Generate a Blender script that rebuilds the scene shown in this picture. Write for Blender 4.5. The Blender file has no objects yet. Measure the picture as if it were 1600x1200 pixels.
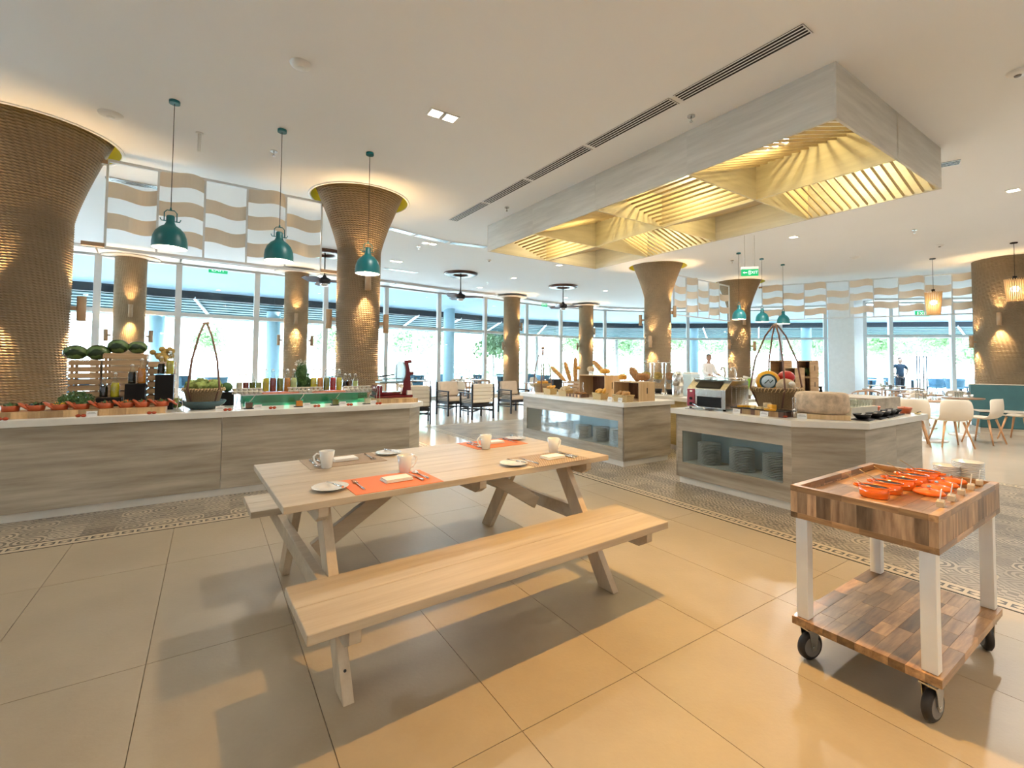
import bpy, bmesh, math, random
from mathutils import Vector, Matrix
random.seed(7)
R = math.radians; PI = math.pi
S = bpy.context.scene; COL = S.collection
# ---------------------------------------------------------------- camera, world, lights, exposure
F_PX, PITCH, ROLL, CY, EYE = 720.0, .035, .009, 541.0, 1.37
cd = bpy.data.cameras.new('camera'); cam = bpy.data.objects.new('camera', cd); COL.objects.link(cam)
cd.sensor_width = 36; cd.lens = 36*F_PX/1600; cd.shift_y = (CY-600)/1600; cd.clip_end = 300; cd.clip_start = .05
cam.rotation_mode = 'XYZ'
cam.matrix_world = Matrix.Translation((0, 0, EYE)) @ Matrix.Rotation(PI/2+PITCH, 4, 'X') @ Matrix.Rotation(ROLL, 4, 'Z')
S.camera = cam
S.view_settings.view_transform = 'Standard'; S.view_settings.look = 'None'
S.view_settings.gamma = 1; S.view_settings.use_curve_mapping = False
S.view_settings.exposure = 0.17
w = bpy.data.worlds.new('world'); S.world = w; w.use_nodes = True
nt = w.node_tree; bg = nt.nodes['Background']
tc = nt.nodes.new('ShaderNodeTexCoord'); sx = nt.nodes.new('ShaderNodeSeparateXYZ'); cr = nt.nodes.new('ShaderNodeValToRGB')
nt.links.new(tc.outputs['Generated'], sx.inputs[0]); nt.links.new(sx.outputs['Z'], cr.inputs[0]); nt.links.new(cr.outputs[0], bg.inputs[0])
cr.color_ramp.elements[0].position = 0; cr.color_ramp.elements[0].color = (.78, .90, 1, 1)
cr.color_ramp.elements[1].position = .6; cr.color_ramp.elements[1].color = (.52, .72, 1, 1)
bg.inputs[1].default_value = 17.0
def light(kind, name, loc, energy, color, size=.1, rot=(0, 0, 0), spot=None, blend=.4):
    l = bpy.data.lights.new(name, kind); l.energy = energy; l.color = color
    if kind == 'AREA': l.size = size; l.shape = 'DISK'
    elif kind == 'SUN': l.angle = size
    else: l.shadow_soft_size = size
    if kind == 'SPOT': l.spot_size = R(spot); l.spot_blend = blend
    o = bpy.data.objects.new(name, l); COL.objects.link(o); o.location = loc; o.rotation_euler = rot
    return o
light('SUN', 'sun', (0, 0, 20), 24.0, (.88, .95, 1), R(1), (R(-32), R(8), 0))
WARM = (1, .66, .30); SOFT = (1, .83, .62)
light('SPOT', 'downlight_or_fill', (.95, 2.3, 3.97), 520, (1, .56, .14), .035, spot=80, blend=1.0)
light('SPOT', 'downlight_or_fill', (2.5, -.6, 3.97), 440, (1, .58, .18), .05, spot=100, blend=1.0)
light('SPOT', 'downlight_or_fill', (-1.25, -1.7, 3.97), 80, (1, .84, .62), .05, spot=120, blend=.9)
DOWN_FILL = [(-.77, 4.83), (-1.855, 10.15), (7.44, 6.77), (5.76, 9.38), (-5.0, 2.2), (-6.0, -3.5), (1.0, -4.5), (6.5, -3), (7.5, 1.5), (11.5, 5.5), (-4.8, 8.9), (3.4, 8.9)]  # first four sit at ceiling fittings; the others are added fill without fittings
for x, y in DOWN_FILL:
    light('AREA', 'downlight_or_fill', (x, y, 3.965), (22 if x < -4 else 48 if x < 3 else 105), (1, .93, .84), .16)
# ---------------------------------------------------------------- projection helpers (rays of the camera meet real planes)
def ray(u, v):
    cr_, sr = math.cos(ROLL), math.sin(ROLL); a, b = u-800, v-CY
    X, Y = a*cr_+b*sr, -a*sr+b*cr_; c, s = math.cos(PITCH), math.sin(PITCH)
    return Vector((X/F_PX, c+Y/F_PX*s, s-Y/F_PX*c))
def gp(u, v, z=0.0):
    d = ray(u, v); t = (z-EYE)/d.z; return Vector((d.x*t, d.y*t, z))
def at(u, v, Y):
    d = ray(u, v); return Vector((0, 0, EYE))+d*(Y/d.y)
GY = R(33.3); E1 = Vector((math.cos(GY), math.sin(GY), 0)); E2 = Vector((-math.sin(GY), math.cos(GY), 0))
def st(s, t, z=0.0): return E1*s+E2*t+Vector((0, 0, z))
def ts(p): return p.dot(E1), p.dot(E2)
# ---------------------------------------------------------------- mesh builder
class MB:
    def __init__(s): s.v = []; s.f = []; s.m = []; s.sm = []
    def add(s, vs, fs, m=0, smooth=False):
        n = len(s.v); s.v += [tuple(v) for v in vs]
        for f in fs: s.f.append([i+n for i in f]); s.m.append(m); s.sm.append(smooth)
        return s
    def box(s, x0, x1, y0, y1, z0, z1, m=0):
        return s.add([(x, y, z) for z in (z0, z1) for y in (y0, y1) for x in (x0, x1)],
            [(0, 2, 3, 1), (4, 5, 7, 6), (0, 1, 5, 4), (2, 6, 7, 3), (0, 4, 6, 2), (1, 3, 7, 5)], m)
    def rbox(s, c, d, M=None, m=0):
        M = M or Matrix.Identity(3); c = Vector(c)
        vs = [c+M @ Vector((x*d[0]/2, y*d[1]/2, z*d[2]/2)) for z in (-1, 1) for y in (-1, 1) for x in (-1, 1)]
        return s.add(vs, [(0, 2, 3, 1), (4, 5, 7, 6), (0, 1, 5, 4), (2, 6, 7, 3), (0, 4, 6, 2), (1, 3, 7, 5)], m)
    def bar(s, p, q, w, h, up=(0, 0, 1), m=0):
        p, q = Vector(p), Vector(q); d = (q-p); L = d.length; d.normalize(); up = Vector(up)
        if abs(d.dot(up)) > .99: up = Vector((0, 1, 0))
        a = up.cross(d).normalized(); b = d.cross(a)
        return s.rbox((p+q)/2, (L, w, h), Matrix((d, a, b)).transposed(), m)
    def tube(s, pts, r, n=8, m=0, caps=True):
        pts = [Vector(p) for p in pts]; N = len(pts); rs = r if isinstance(r, (list, tuple)) else [r]*N
        vs = []; prev = None
        for i, p in enumerate(pts):
            d = (pts[min(i+1, N-1)]-pts[max(i-1, 0)]).normalized()
            if prev is None: a = d.orthogonal().normalized()
            else: a = (prev-d*prev.dot(d)); a = a.normalized() if a.length > 1e-6 else d.orthogonal().normalized()
            prev = a; b = d.cross(a)
            for k in range(n): vs.append(p+(a*math.cos(2*PI*k/n)+b*math.sin(2*PI*k/n))*rs[i])
        fs = [(i*n+k, i*n+(k+1) % n, (i+1)*n+(k+1) % n, (i+1)*n+k) for i in range(N-1) for k in range(n)]
        s.add(vs, fs, m, True)
        if caps: s.add(vs[:n], [tuple(range(n))[::-1]], m); s.add(vs[-n:], [tuple(range(n))], m)
        return s
    def lathe(s, prof, n=24, c=(0, 0, 0), m=0, smooth=True, closed=False, sc=(1, 1)):
        vs = [(c[0]+r*sc[0]*math.cos(2*PI*k/n), c[1]+r*sc[1]*math.sin(2*PI*k/n), c[2]+z) for r, z in prof for k in range(n)]
        P = len(prof)
        fs = [(i*n+k, i*n+(k+1) % n, ((i+1) % P)*n+(k+1) % n, ((i+1) % P)*n+k) for i in range(P if closed else P-1) for k in range(n)]
        return s.add(vs, fs, m, smooth)
    def cyl(s, p, r, z0, z1, n=24, r1=None, m=0):
        r1 = r if r1 is None else r1
        s.lathe([(r, z0), (r1, z1)], n, (p[0], p[1], 0), m)
        for rr, z, o in ((r, z0, -1), (r1, z1, 1)):
            vs = [(p[0]+rr*math.cos(2*PI*k/n), p[1]+rr*math.sin(2*PI*k/n), z) for k in range(n)]
            s.add(vs, [tuple(range(n))[::o]], m)
        return s
    def ell(s, c, r, n=16, k=10, m=0, M=None, f=None):
        if not isinstance(r, (tuple, list)): r = (r, r, r)
        M = M or Matrix.Identity(3); vs = []
        for i in range(k+1):
            th = PI*i/k
            for j in range(n):
                ph = 2*PI*j/n; v = Vector((math.sin(th)*math.cos(ph), math.sin(th)*math.sin(ph), math.cos(th)))
                if f: v = v*f(v)
                vs.append(Vector(c)+M @ Vector((v.x*r[0], v.y*r[1], v.z*r[2])))
        fs = [(i*n+j, (i+1)*n+j, (i+1)*n+(j+1) % n, i*n+(j+1) % n) for i in range(k) for j in range(n)]
        return s.add(vs, fs, m, True)
    def prism(s, poly, z0, z1, m=0):
        n = len(poly); vs = [(p[0], p[1], z0) for p in poly]+[(p[0], p[1], z1) for p in poly]
        return s.add(vs, [tuple(range(n))[::-1], tuple(range(n, 2*n))]+[(i, (i+1) % n, n+(i+1) % n, n+i) for i in range(n)], m)
    def build(s, name, mat, parent=None, loc=None, rz=None, bev=0, seg=2):
        me = bpy.data.meshes.new(name); me.from_pydata(s.v, [], s.f)
        for mm in (mat if isinstance(mat, (list, tuple)) else [mat]): me.materials.append(mm)
        me.polygons.foreach_set('material_index', s.m); me.polygons.foreach_set('use_smooth', s.sm); me.update()
        bm = bmesh.new(); bm.from_mesh(me); bmesh.ops.remove_doubles(bm, verts=bm.verts, dist=1e-5)
        bmesh.ops.recalc_face_normals(bm, faces=bm.faces); bm.to_mesh(me); bm.free()
        o = bpy.data.objects.new(name, me); COL.objects.link(o)
        if parent: o.parent = parent
        if loc is not None: o.location = loc
        if rz is not None: o.rotation_euler = (0, 0, rz)
        if bev: b = o.modifiers.new('bevel', 'BEVEL'); b.width = bev; b.segments = seg; b.limit_method = 'ANGLE'
        return o
def tag(o, label=None, cat=None, group=None, kind=None):
    if label: o['label'] = label
    if cat: o['category'] = cat
    if group: o['group'] = group
    if kind: o['kind'] = kind
    return o
def thing(name, label, cat, loc=(0, 0, 0), rz=0, group=None):
    o = bpy.data.objects.new(name, None); COL.objects.link(o); o.location = loc; o.rotation_euler = (0, 0, rz)
    o.empty_display_size = .1
    return tag(o, label, cat, group)
def kids(o): return KID.get(o.name, [])
def dup(o, loc=None, rz=None, label=None, group=None, parent=None, scale=None):
    c = o.copy(); COL.objects.link(c)
    if parent: c.parent = parent
    for ch in [x for x in o.children]: dup(ch, parent=c)
    if loc is not None: c.location = loc
    if rz is not None: c.rotation_euler = (0, 0, rz)
    if scale is not None: c.scale = (scale,)*3
    if label: c['label'] = label
    if group: c['group'] = group
    return c
# ---------------------------------------------------------------- materials
class NB:
    def __init__(s, name):
        s.mat = bpy.data.materials.new(name); s.mat.use_nodes = True; s.t = s.mat.node_tree
        s.b = s.t.nodes['Principled BSDF']; s.tc = s.t.nodes.new('ShaderNodeTexCoord')
    def n(s, typ, ins=None, **kw):
        x = s.t.nodes.new(typ)
        for k, v in kw.items(): setattr(x, k, v)
        for k, v in (ins or {}).items(): s.set(x.inputs[k], v)
        return x
    def set(s, sock, v):
        if hasattr(v, 'is_output') or isinstance(v, bpy.types.NodeSocket): s.t.links.new(v, sock)
        else: sock.default_value = v
    def math(s, op, a, b=None, c=None):
        x = s.t.nodes.new('ShaderNodeMath'); x.operation = op; s.set(x.inputs[0], a)
        if b is not None: s.set(x.inputs[1], b)
        if c is not None: s.set(x.inputs[2], c)
        return x.outputs[0]
    def mapping(s, src, scale=(1, 1, 1), rot=(0, 0, 0), loc=(0, 0, 0)):
        m = s.n('ShaderNodeMapping'); s.set(m.inputs[0], src); m.inputs['Scale'].default_value = scale
        m.inputs['Rotation'].default_value = rot; m.inputs['Location'].default_value = loc; return m.outputs[0]
    def noise(s, vec, scale, detail=4, rough=.55):
        x = s.n('ShaderNodeTexNoise'); s.set(x.inputs['Vector'], vec); x.inputs['Scale'].default_value = scale
        x.inputs['Detail'].default_value = detail; x.inputs['Roughness'].default_value = rough; return x.outputs['Fac']
    def ramp(s, fac, stops):
        x = s.n('ShaderNodeValToRGB'); s.set(x.inputs[0], fac); e = x.color_ramp.elements
        while len(e) < len(stops): e.new(.5)
        for i, (p, c) in enumerate(stops): e[i].position = p; e[i].color = (*c, 1)
        return x.outputs[0]
    def mix(s, f, a, b, mode='MIX'):
        x = s.n('ShaderNodeMix', data_type='RGBA', blend_type=mode); s.set(x.inputs[0], f)
        s.set(x.inputs[6], a if not isinstance(a, tuple) else (*a, 1)[:4]); s.set(x.inputs[7], b if not isinstance(b, tuple) else (*b, 1)[:4]); return x.outputs[2]
    def bump(s, h, dist=.01, strength=1):
        x = s.n('ShaderNodeBump'); s.set(x.inputs['Height'], h); x.inputs['Distance'].default_value = dist; x.inputs['Strength'].default_value = strength
        s.t.links.new(x.outputs[0], s.b.inputs['Normal'])
    def fin(s, col=None, rough=.5, metal=0, **kw):
        if col is not None: s.set(s.b.inputs['Base Color'], (*col, 1) if isinstance(col, tuple) and len(col) == 3 else col)
        s.set(s.b.inputs['Roughness'], rough); s.b.inputs['Metallic'].default_value = metal
        for k, v in kw.items(): s.set(s.b.inputs[k.replace('_', ' ')], v)
        return s.mat
def plain(name, col, rough=.5, metal=0, var=.12, sc=8, bump=0, **kw):
    b = NB(name); ob = b.tc.outputs['Object']; f = b.noise(ob, sc)
    c2 = tuple(max(0, c*(1-var)) for c in col); c1 = tuple(min(1, c*(1+var*.6)) for c in col)
    c = b.ramp(f, [(.3, c2), (.7, c1)])
    if bump: b.bump(b.noise(ob, sc*6), bump)
    return b.fin(c, rough, metal, **kw)
def wood(name, c1, c2, axis='x', sc=1.0, rough=.5, stretch=12, bump=.0006, rnd=.25, coat=0):
    b = NB(name); st_ = {'x': (sc, sc*stretch, sc*stretch), 'y': (sc*stretch, sc, sc*stretch), 'z': (sc*stretch, sc*stretch, sc)}[axis]
    oi = b.n('ShaderNodeObjectInfo'); off = b.n('ShaderNodeVectorMath', operation='ADD'); b.set(off.inputs[0], b.tc.outputs['Object'])
    sc3 = b.n('ShaderNodeCombineXYZ'); r5 = b.math('MULTIPLY', oi.outputs['Random'], 7.3)
    for i in range(3): b.set(sc3.inputs[i], r5)
    b.set(off.inputs[1], sc3.outputs[0]); m = b.mapping(off.outputs[0], st_)
    f = b.noise(m, 1.6, 6, .6); col = b.ramp(f, [(.3, c1), (.68, c2)])
    k = b.math('MULTIPLY_ADD', oi.outputs['Random'], rnd*2, 1-rnd)
    hs = b.n('ShaderNodeHueSaturation'); b.set(hs.inputs['Value'], k); b.set(hs.inputs['Color'], col)
    b.bump(f, bump)
    return b.fin(hs.outputs[0], rough, Coat_Weight=coat) if coat else b.fin(hs.outputs[0], rough)
def emit(name, col, st_):
    b = NB(name); return b.fin((0, 0, 0), .5, Emission_Color=(*col, 1), Emission_Strength=st_)
def glassy(name, col=(1, 1, 1), alpha=.12, rough=.03):
    b = NB(name); t = b.t; tr = b.n('ShaderNodeBsdfTransparent'); tr.inputs[0].default_value = (*col, 1)
    gl = b.n('ShaderNodeBsdfGlossy'); gl.inputs['Roughness'].default_value = rough; fz = b.n('ShaderNodeFresnel'); fz.inputs[0].default_value = 1.3
    f = b.math('MULTIPLY_ADD', fz.outputs[0], .6, alpha*.25)
    mx = b.n('ShaderNodeMixShader'); b.set(mx.inputs[0], f)
    t.links.new(tr.outputs[0], mx.inputs[1]); t.links.new(gl.outputs[0], mx.inputs[2])
    t.links.new(mx.outputs[0], t.nodes['Material Output'].inputs[0]); t.nodes.remove(b.b); return b.mat
M = {}
M['ceil'] = plain('ceiling_paint', (.87, .885, .90), .9, var=.02, sc=.4)
M['white'] = plain('white_paint', (.82, .82, .80), .45, var=.04)
M['ceramic'] = plain('white_ceramic', (.86, .86, .84), .12, var=.02, Coat_Weight=.5)
M['plate'] = plain('plate_glaze', (.82, .82, .81), .18, var=0)
M['black'] = plain('black_matt', (.010, .009, .009), .5, Specular_IOR_Level=.2)
M['iron'] = plain('black_iron', (.012, .012, .015), .45, Specular_IOR_Level=.4)
M['slate'] = plain('slate', (.018, .018, .02), .5, bump=.001, Specular_IOR_Level=.3)
M['steel'] = plain('brushed_steel', (.62, .62, .60), .24, 1, var=.08, sc=30)
M['chrome'] = plain('polished_steel', (.75, .75, .76), .1, 1, var=.05)
M['teal'] = plain('teal_enamel', (.001, .13, .145), .38, var=.06)
M['tealedge'] = plain('white_enamel_inside', (.9, .88, .8), .3, var=.02)
M['yellow'] = plain('yellow_green_paint', (.72, .68, .04), .6, var=.05)
M['slab'] = plain('cream_stone_slab', (.80, .77, .70), .28, var=.05, sc=5)
M['linen'] = plain('white_linen', (.88, .87, .84), .9, var=.04, bump=.0006)
M['orange'] = plain('orange_enamel', (.88, .17, .012), .16, var=.08, Coat_Weight=.6)
M['terra'] = plain('terracotta', (.50, .10, .028), .45, var=.2, sc=20)
M['creamy'] = plain('cream_plastic', (.74, .66, .54), .4, var=.03)
M['cushion'] = plain('beige_cushion', (.62, .50, .38), .9, var=.08, bump=.001)
M['booth'] = plain('teal_leather', (.035, .115, .125), .55, var=.15, sc=4)
M['red'] = plain('red_enamel', (.13, .004, .008), .2, var=.1, Coat_Weight=.6)
M['bread'] = plain('bread_crust', (.56, .29, .09), .7, var=.35, sc=25, bump=.004)
M['bread2'] = plain('brown_crust', (.36, .17, .06), .75, var=.4, sc=20, bump=.004)
M['flour'] = plain('floured_crust', (.66, .52, .34), .8, var=.3, sc=25, bump=.004)
M['golden'] = plain('golden_crust', (.78, .40, .06), .6, var=.3, sc=25, bump=.003)
M['leaf'] = plain('herb_leaves', (.05, .13, .03), .6, var=.5, sc=15)
M['lettuce'] = plain('lettuce', (.36, .46, .12), .6, var=.45, sc=18)
M['tree'] = plain('tree_leaves', (.25, .38, .19), .7, var=.4, sc=2)
M['bark'] = plain('pale_bark', (.40, .38, .33), .9, var=.3, bump=.01)
M['lawn'] = plain('lawn', (.50, .56, .38), .9, var=.2, sc=.6)
M['deck'] = plain('pale_deck', (.72, .72, .70), .7, var=.1, sc=.5)
M['soffit'] = plain('porch_soffit', (.45, .60, .70), .8, var=.04, sc=.5)
M['louvre'] = plain('teal_louvre', (.035, .10, .11), .7, var=.1, sc=1)
M['darksteel'] = plain('dark_steel', (.008, .016, .025), .6)
M['outcol'] = plain('pale_blue_render', (.42, .60, .68), .8, var=.03)
M['alu'] = plain('white_aluminium', (.70, .73, .74), .4, var=.03)
M['blueseat'] = plain('blue_grey_weave', (.07, .16, .22), .7, var=.2)
M['skin'] = plain('skin', (.44, .26, .18), .5, var=.08)
M['hair'] = plain('dark_hair', (.012, .010, .010), .6)
M['shirt'] = plain('white_shirt', (.82, .82, .82), .85, var=.03)
M['tee'] = plain('navy_cloth', (.012, .03, .055), .9)
M['trous'] = plain('dark_trousers', (.02, .022, .03), .9)
M['green'] = emit('exit_green', (.0, .55, .16), 1.0)
M['exitwhite'] = emit('exit_white', (.8, 1, .85), 1.6)
M['lamp'] = emit('lamp_glow', (1, .86, .62), 22)
M['warm'] = emit('warm_glow', (1, .62, .25), 30)
M['led'] = emit('yellow_led', (1, .85, .12), 1.8)
M['riser'] = glassy('green_glass', (.30, .85, .65), .45, .15)
M['glass'] = glassy('window_glass', (.96, 1, 1), .05, .02)
M['clear'] = glassy('clear_glass', (.97, 1, 1), .16, .03)
M['watermelon'] = NB('melon_rind').fin((.02, .05, .012), .3)
M['cheese'] = plain('yellow_wax', (.85, .42, .02), .35, var=.05)
M['paleche'] = plain('pale_cheese', (.78, .62, .30), .45, var=.1)
M['redwax'] = plain('red_wax', (.45, .01, .012), .3)
M['bigcheese'] = plain('cheese_rind', (.64, .49, .34), .8, var=.35, sc=14, bump=.003)
M['pink'] = plain('salmon_board', (.72, .25, .14), .5)
M['egg'] = plain('moulded_pulp', (.70, .66, .56), .9, var=.1)
M['tomato'] = plain('tomato_skin', (.45, .06, .02), .25, var=.3)
M['banana'] = plain('yellow_gourds', (.48, .32, .08), .6, var=.5, sc=20)
M['grey'] = plain('grey_plastic', (.2, .19, .18), .5)
M['rubber'] = plain('black_rubber', (.02, .018, .018), .55)
M['blueglaze'] = plain('blue_glaze', (.06, .12, .14), .15, var=.3)
M['bluecloth'] = plain('pale_blue_panel', (.62, .78, .88), .6, var=.03)
M['cane'] = plain('red_panel', (.32, .02, .04), .4)
M['lime'] = plain('lime_print', (.25, .55, .05), .6)
M['collar'] = plain('collar_paint', (.55, .53, .50), .6)
def basket_mat(name, c1, c2, k=60):
    b = NB(name); sp = b.n('ShaderNodeSeparateXYZ', {0: b.tc.outputs['Object']}); an = b.math('ARCTAN2', sp.outputs[0], sp.outputs[1])
    a = b.math('SINE', b.math('MULTIPLY', an, k)); h = b.math('SINE', b.math('MULTIPLY', sp.outputs[2], 520))
    f = b.math('MULTIPLY_ADD', b.math('MULTIPLY', a, h), .5, .5); c = b.ramp(f, [(.2, c1), (.8, c2)]); b.bump(f, .004); return b.fin(c, .6)
M['wicker'] = basket_mat('rattan_weave', (.20, .125, .065), (.50, .36, .20), 28)
M['wicker2'] = basket_mat('pale_rattan', (.50, .33, .13), (.78, .60, .32), 14)
M['pine'] = wood('pale_pine', (.44, .35, .245), (.56, .465, .34), 'x', 1.0, .42, 14, rnd=.05)
M['pinez'] = wood('pale_pine_leg', (.52, .40, .27), (.64, .52, .37), 'z', 1.0, .5, 14, rnd=.05)
M['acacia'] = wood('acacia_stave', (.15, .075, .035), (.47, .28, .13), 'x', 2.6, .32, 8, rnd=.6, coat=.3)
M['acaciaz'] = wood('acacia_stave_upright', (.15, .08, .045), (.50, .33, .19), 'z', 2.6, .35, 8, rnd=.6)
M['board'] = wood('butcher_block', (.42, .24, .10), (.66, .44, .22), 'z', 2, .5, 6, rnd=.3)
M['crate'] = wood('crate_pine', (.36, .22, .11), (.56, .38, .21), 'x', 1.5, .65, 14, rnd=.1)
M['cratez'] = wood('crate_plywood', (.56, .36, .17), (.74, .53, .30), 'z', 1.5, .55, 14, rnd=.08)
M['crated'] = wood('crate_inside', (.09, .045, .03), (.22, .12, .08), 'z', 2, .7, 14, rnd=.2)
M['walnut'] = wood('dark_fan_blade', (.05, .02, .015), (.12, .045, .03), 'x', 1, .3, 10)
M['beech'] = wood('beech_leg', (.50, .24, .10), (.68, .38, .18), 'z', 1, .45, 10)
M['tabletop'] = wood('brown_tabletop', (.30, .19, .12), (.46, .31, .21), 'x', 1, .3, 10)
M['laminate'] = wood('grey_oak_laminate', (.28, .23, .165), (.53, .465, .365), 'x', .7, .42, 11, bump=.0003, rnd=.03)
M['lamtop'] = wood('canopy_laminate', (.52, .49, .43), (.66, .63, .56), 'x', .8, .6, 11, bump=.0003, rnd=.03)
M['slatwood'] = wood('canopy_slat', (.62, .54, .34), (.76, .68, .46), 'x', .8, .6, 9, rnd=.04)
M['slatshade'] = wood('canopy_slat_shaded', (.40, .30, .15), (.52, .41, .22), 'x', .8, .6, 9, rnd=.04)  # shade of the backlit slats put into a darker wood colour
M['louvrewood'] = wood('yellow_oak', (.46, .34, .13), (.60, .46, .20), 'x', .8, .5, 9, rnd=.04)
M['tan'] = plain('taupe_felt', (.78, .71, .60), .85, var=.03, sc=3)
M['brass'] = plain('pale_brass', (.62, .48, .28), .3, .8)
M['greysteel'] = plain('grey_machine_steel', (.20, .30, .33), .35, .15, var=.2, sc=20)
M['sconce'] = plain('bronze_tube', (.40, .27, .16), .45)
M['bamboo'] = plain('dark_bamboo', (.20, .10, .07), .5, var=.2)
M['rattanlamp'] = plain('cane_slats', (.62, .40, .18), .6, var=.15)
def mat_weave(name, c1, c2):
    b = NB(name); sp = b.n('ShaderNodeSeparateXYZ', {0: b.tc.outputs['Object']})
    a = b.math('SINE', b.math('MULTIPLY', sp.outputs[0], 420)); c = b.math('SINE', b.math('MULTIPLY', sp.outputs[1], 420))
    f = b.math('MULTIPLY_ADD', b.math('MULTIPLY', a, c), .5, .5); b.bump(f, .0015); return b.fin(b.ramp(f, [(.25, c1), (.75, c2)]), .6)
M['matorange'] = mat_weave('orange_weave', (.74, .12, .02), (.88, .27, .08))
M['mattaupe'] = mat_weave('taupe_weave', (.16, .10, .06), (.56, .42, .28))
def floor_tile(name):
    b = NB(name); g = b.n('ShaderNodeNewGeometry').outputs['Position']; oi = b.n('ShaderNodeObjectInfo')
    f = b.noise(g, 1.3, 6, .65); f2 = b.noise(g, 60, 3)
    c = b.ramp(f, [(.3, (.36, .295, .205)), (.72, (.45, .375, .265))]); c = b.mix(b.math('MULTIPLY', f2, .16), c, (.30, .24, .17))
    hs = b.n('ShaderNodeHueSaturation'); b.set(hs.inputs['Value'], b.math('MULTIPLY_ADD', oi.outputs['Random'], .07, .965)); b.set(hs.inputs['Color'], c)
    b.bump(f2, .0006); return b.fin(hs.outputs[0], b.math('MULTIPLY_ADD', f, .14, .28))
M['tile'] = floor_tile('beige_stone_tile')
M['grout'] = plain('grout', (.38, .31, .22), .8)
M['farfloor'] = plain('polished_beige_floor', (.50, .42, .33), .16, var=.08, sc=1.5)
def pattern_floor(name):
    b = NB(name); ob = b.tc.outputs['Object']; sc = b.mapping(ob, (5, 5, 5))
    fl = b.n('ShaderNodeVectorMath', {0: sc}, operation='FLOOR').outputs[0]; fr = b.n('ShaderNodeVectorMath', {0: sc}, operation='FRACTION').outputs[0]
    wn = b.n('ShaderNodeTexWhiteNoise', {'Vector': fl}).outputs['Value']; sp = b.n('ShaderNodeSeparateXYZ', {0: fr})
    x = b.math('ABSOLUTE', b.math('SUBTRACT', sp.outputs[0], .5)); y = b.math('ABSOLUTE', b.math('SUBTRACT', sp.outputs[1], .5))
    d = b.math('SQRT', b.math('ADD', b.math('MULTIPLY', x, x), b.math('MULTIPLY', y, y)))
    p1 = b.math('GREATER_THAN', b.math('SINE', b.math('MULTIPLY', d, 34)), .1)
    p2 = b.math('GREATER_THAN', b.math('MULTIPLY', b.math('SINE', b.math('MULTIPLY', x, 26)), b.math('SINE', b.math('MULTIPLY', y, 26))), 0)
    p3 = b.math('GREATER_THAN', b.math('SINE', b.math('MULTIPLY', b.math('ADD', x, y), 27)), .25)
    p4 = b.math('GREATER_THAN', b.math('SINE', b.math('ADD', b.math('MULTIPLY', x, 30), b.math('MULTIPLY', b.math('SINE', b.math('MULTIPLY', y, 25)), 2))), .0)
    def sel(th, a, c): m = b.math('GREATER_THAN', wn, th); return b.math('ADD', b.math('MULTIPLY', m, c), b.math('MULTIPLY', b.math('SUBTRACT', 1, m), a))
    p = sel(.75, sel(.5, sel(.25, p1, p2), p3), p4)
    wear = b.noise(ob, 9, 5); dk = b.ramp(b.n('ShaderNodeTexWhiteNoise', {'Vector': fl}, noise_dimensions='4D').outputs['Value'], [(0, (.07, .058, .045)), (1, (.17, .145, .11))])
    lt = b.ramp(wn, [(0, (.54, .46, .34)), (.3, (.30, .25, .19)), (.6, (.50, .43, .33)), (.8, (.24, .20, .155)), (1, (.58, .50, .39))])
    c = b.mix(b.math('MULTIPLY', p, b.math('MULTIPLY_ADD', wear, .5, .6)), lt, dk)
    return b.fin(c, .35)
M['pattern'] = pattern_floor('patchwork_cement_tile')
def border_mat(name):
    b = NB(name); sp = b.n('ShaderNodeSeparateXYZ', {0: b.tc.outputs['Object']}); x, y = sp.outputs[0], sp.outputs[1]
    def band(a, c): return b.math('MULTIPLY', b.math('GREATER_THAN', y, a), b.math('LESS_THAN', y, c))
    fx = b.math('ABSOLUTE', b.math('SUBTRACT', b.math('FRACT', b.math('MULTIPLY', x, 11)), .5))
    fy = b.math('ABSOLUTE', b.math('DIVIDE', b.math('SUBTRACT', y, .08), .056))
    link = b.math('MULTIPLY', b.math('GREATER_THAN', b.math('ADD', b.math('MULTIPLY', fx, 1.3), fy), .42), b.math('LESS_THAN', fy, .5))
    hole = b.math('MULTIPLY', b.math('GREATER_THAN', fx, .40), band(.05, .11)); k = b.math('MAXIMUM', link, 0)
    k = b.math('MULTIPLY', k, b.math('SUBTRACT', 1, hole))
    k = b.math('MAXIMUM', k, b.math('MAXIMUM', band(0, .009), band(.146, .156)))
    return b.fin(b.mix(k, (.55, .46, .33), (.02, .017, .014)), .35)
M['border'] = border_mat('chain_border_tile')
def rope_mat(name, k=1):
    b = NB(name); sp = b.n('ShaderNodeSeparateXYZ', {0: b.tc.outputs['Object']}); an = b.math('ARCTAN2', sp.outputs[1], sp.outputs[0])
    r = b.math('SQRT', b.math('ADD', b.math('MULTIPLY', sp.outputs[0], sp.outputs[0]), b.math('MULTIPLY', sp.outputs[1], sp.outputs[1])))
    ph = b.math('ADD', b.math('MULTIPLY', b.math('MULTIPLY', an, .36), 150), b.math('MULTIPLY_ADD', sp.outputs[2], 150, b.math('MULTIPLY', b.math('FLOOR', b.math('DIVIDE', sp.outputs[2], .031)), 2.3)))
    tw = b.math('MULTIPLY_ADD', b.math('SINE', ph), .5, .5); nz = b.noise(b.tc.outputs['Object'], 7, 4); fi = b.noise(b.tc.outputs['Object'], 150, 2)
    c = b.ramp(b.math('ADD', b.math('MULTIPLY', nz, .3), b.math('MULTIPLY', fi, .7)), [(.3, (.36*k, .255*k, .145*k)), (.7, (.54*k, .40*k, .245*k))])
    b.bump(b.math('ADD', tw, b.math('MULTIPLY', fi, .2)), .006, .9); return b.fin(c, .85)
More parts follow.
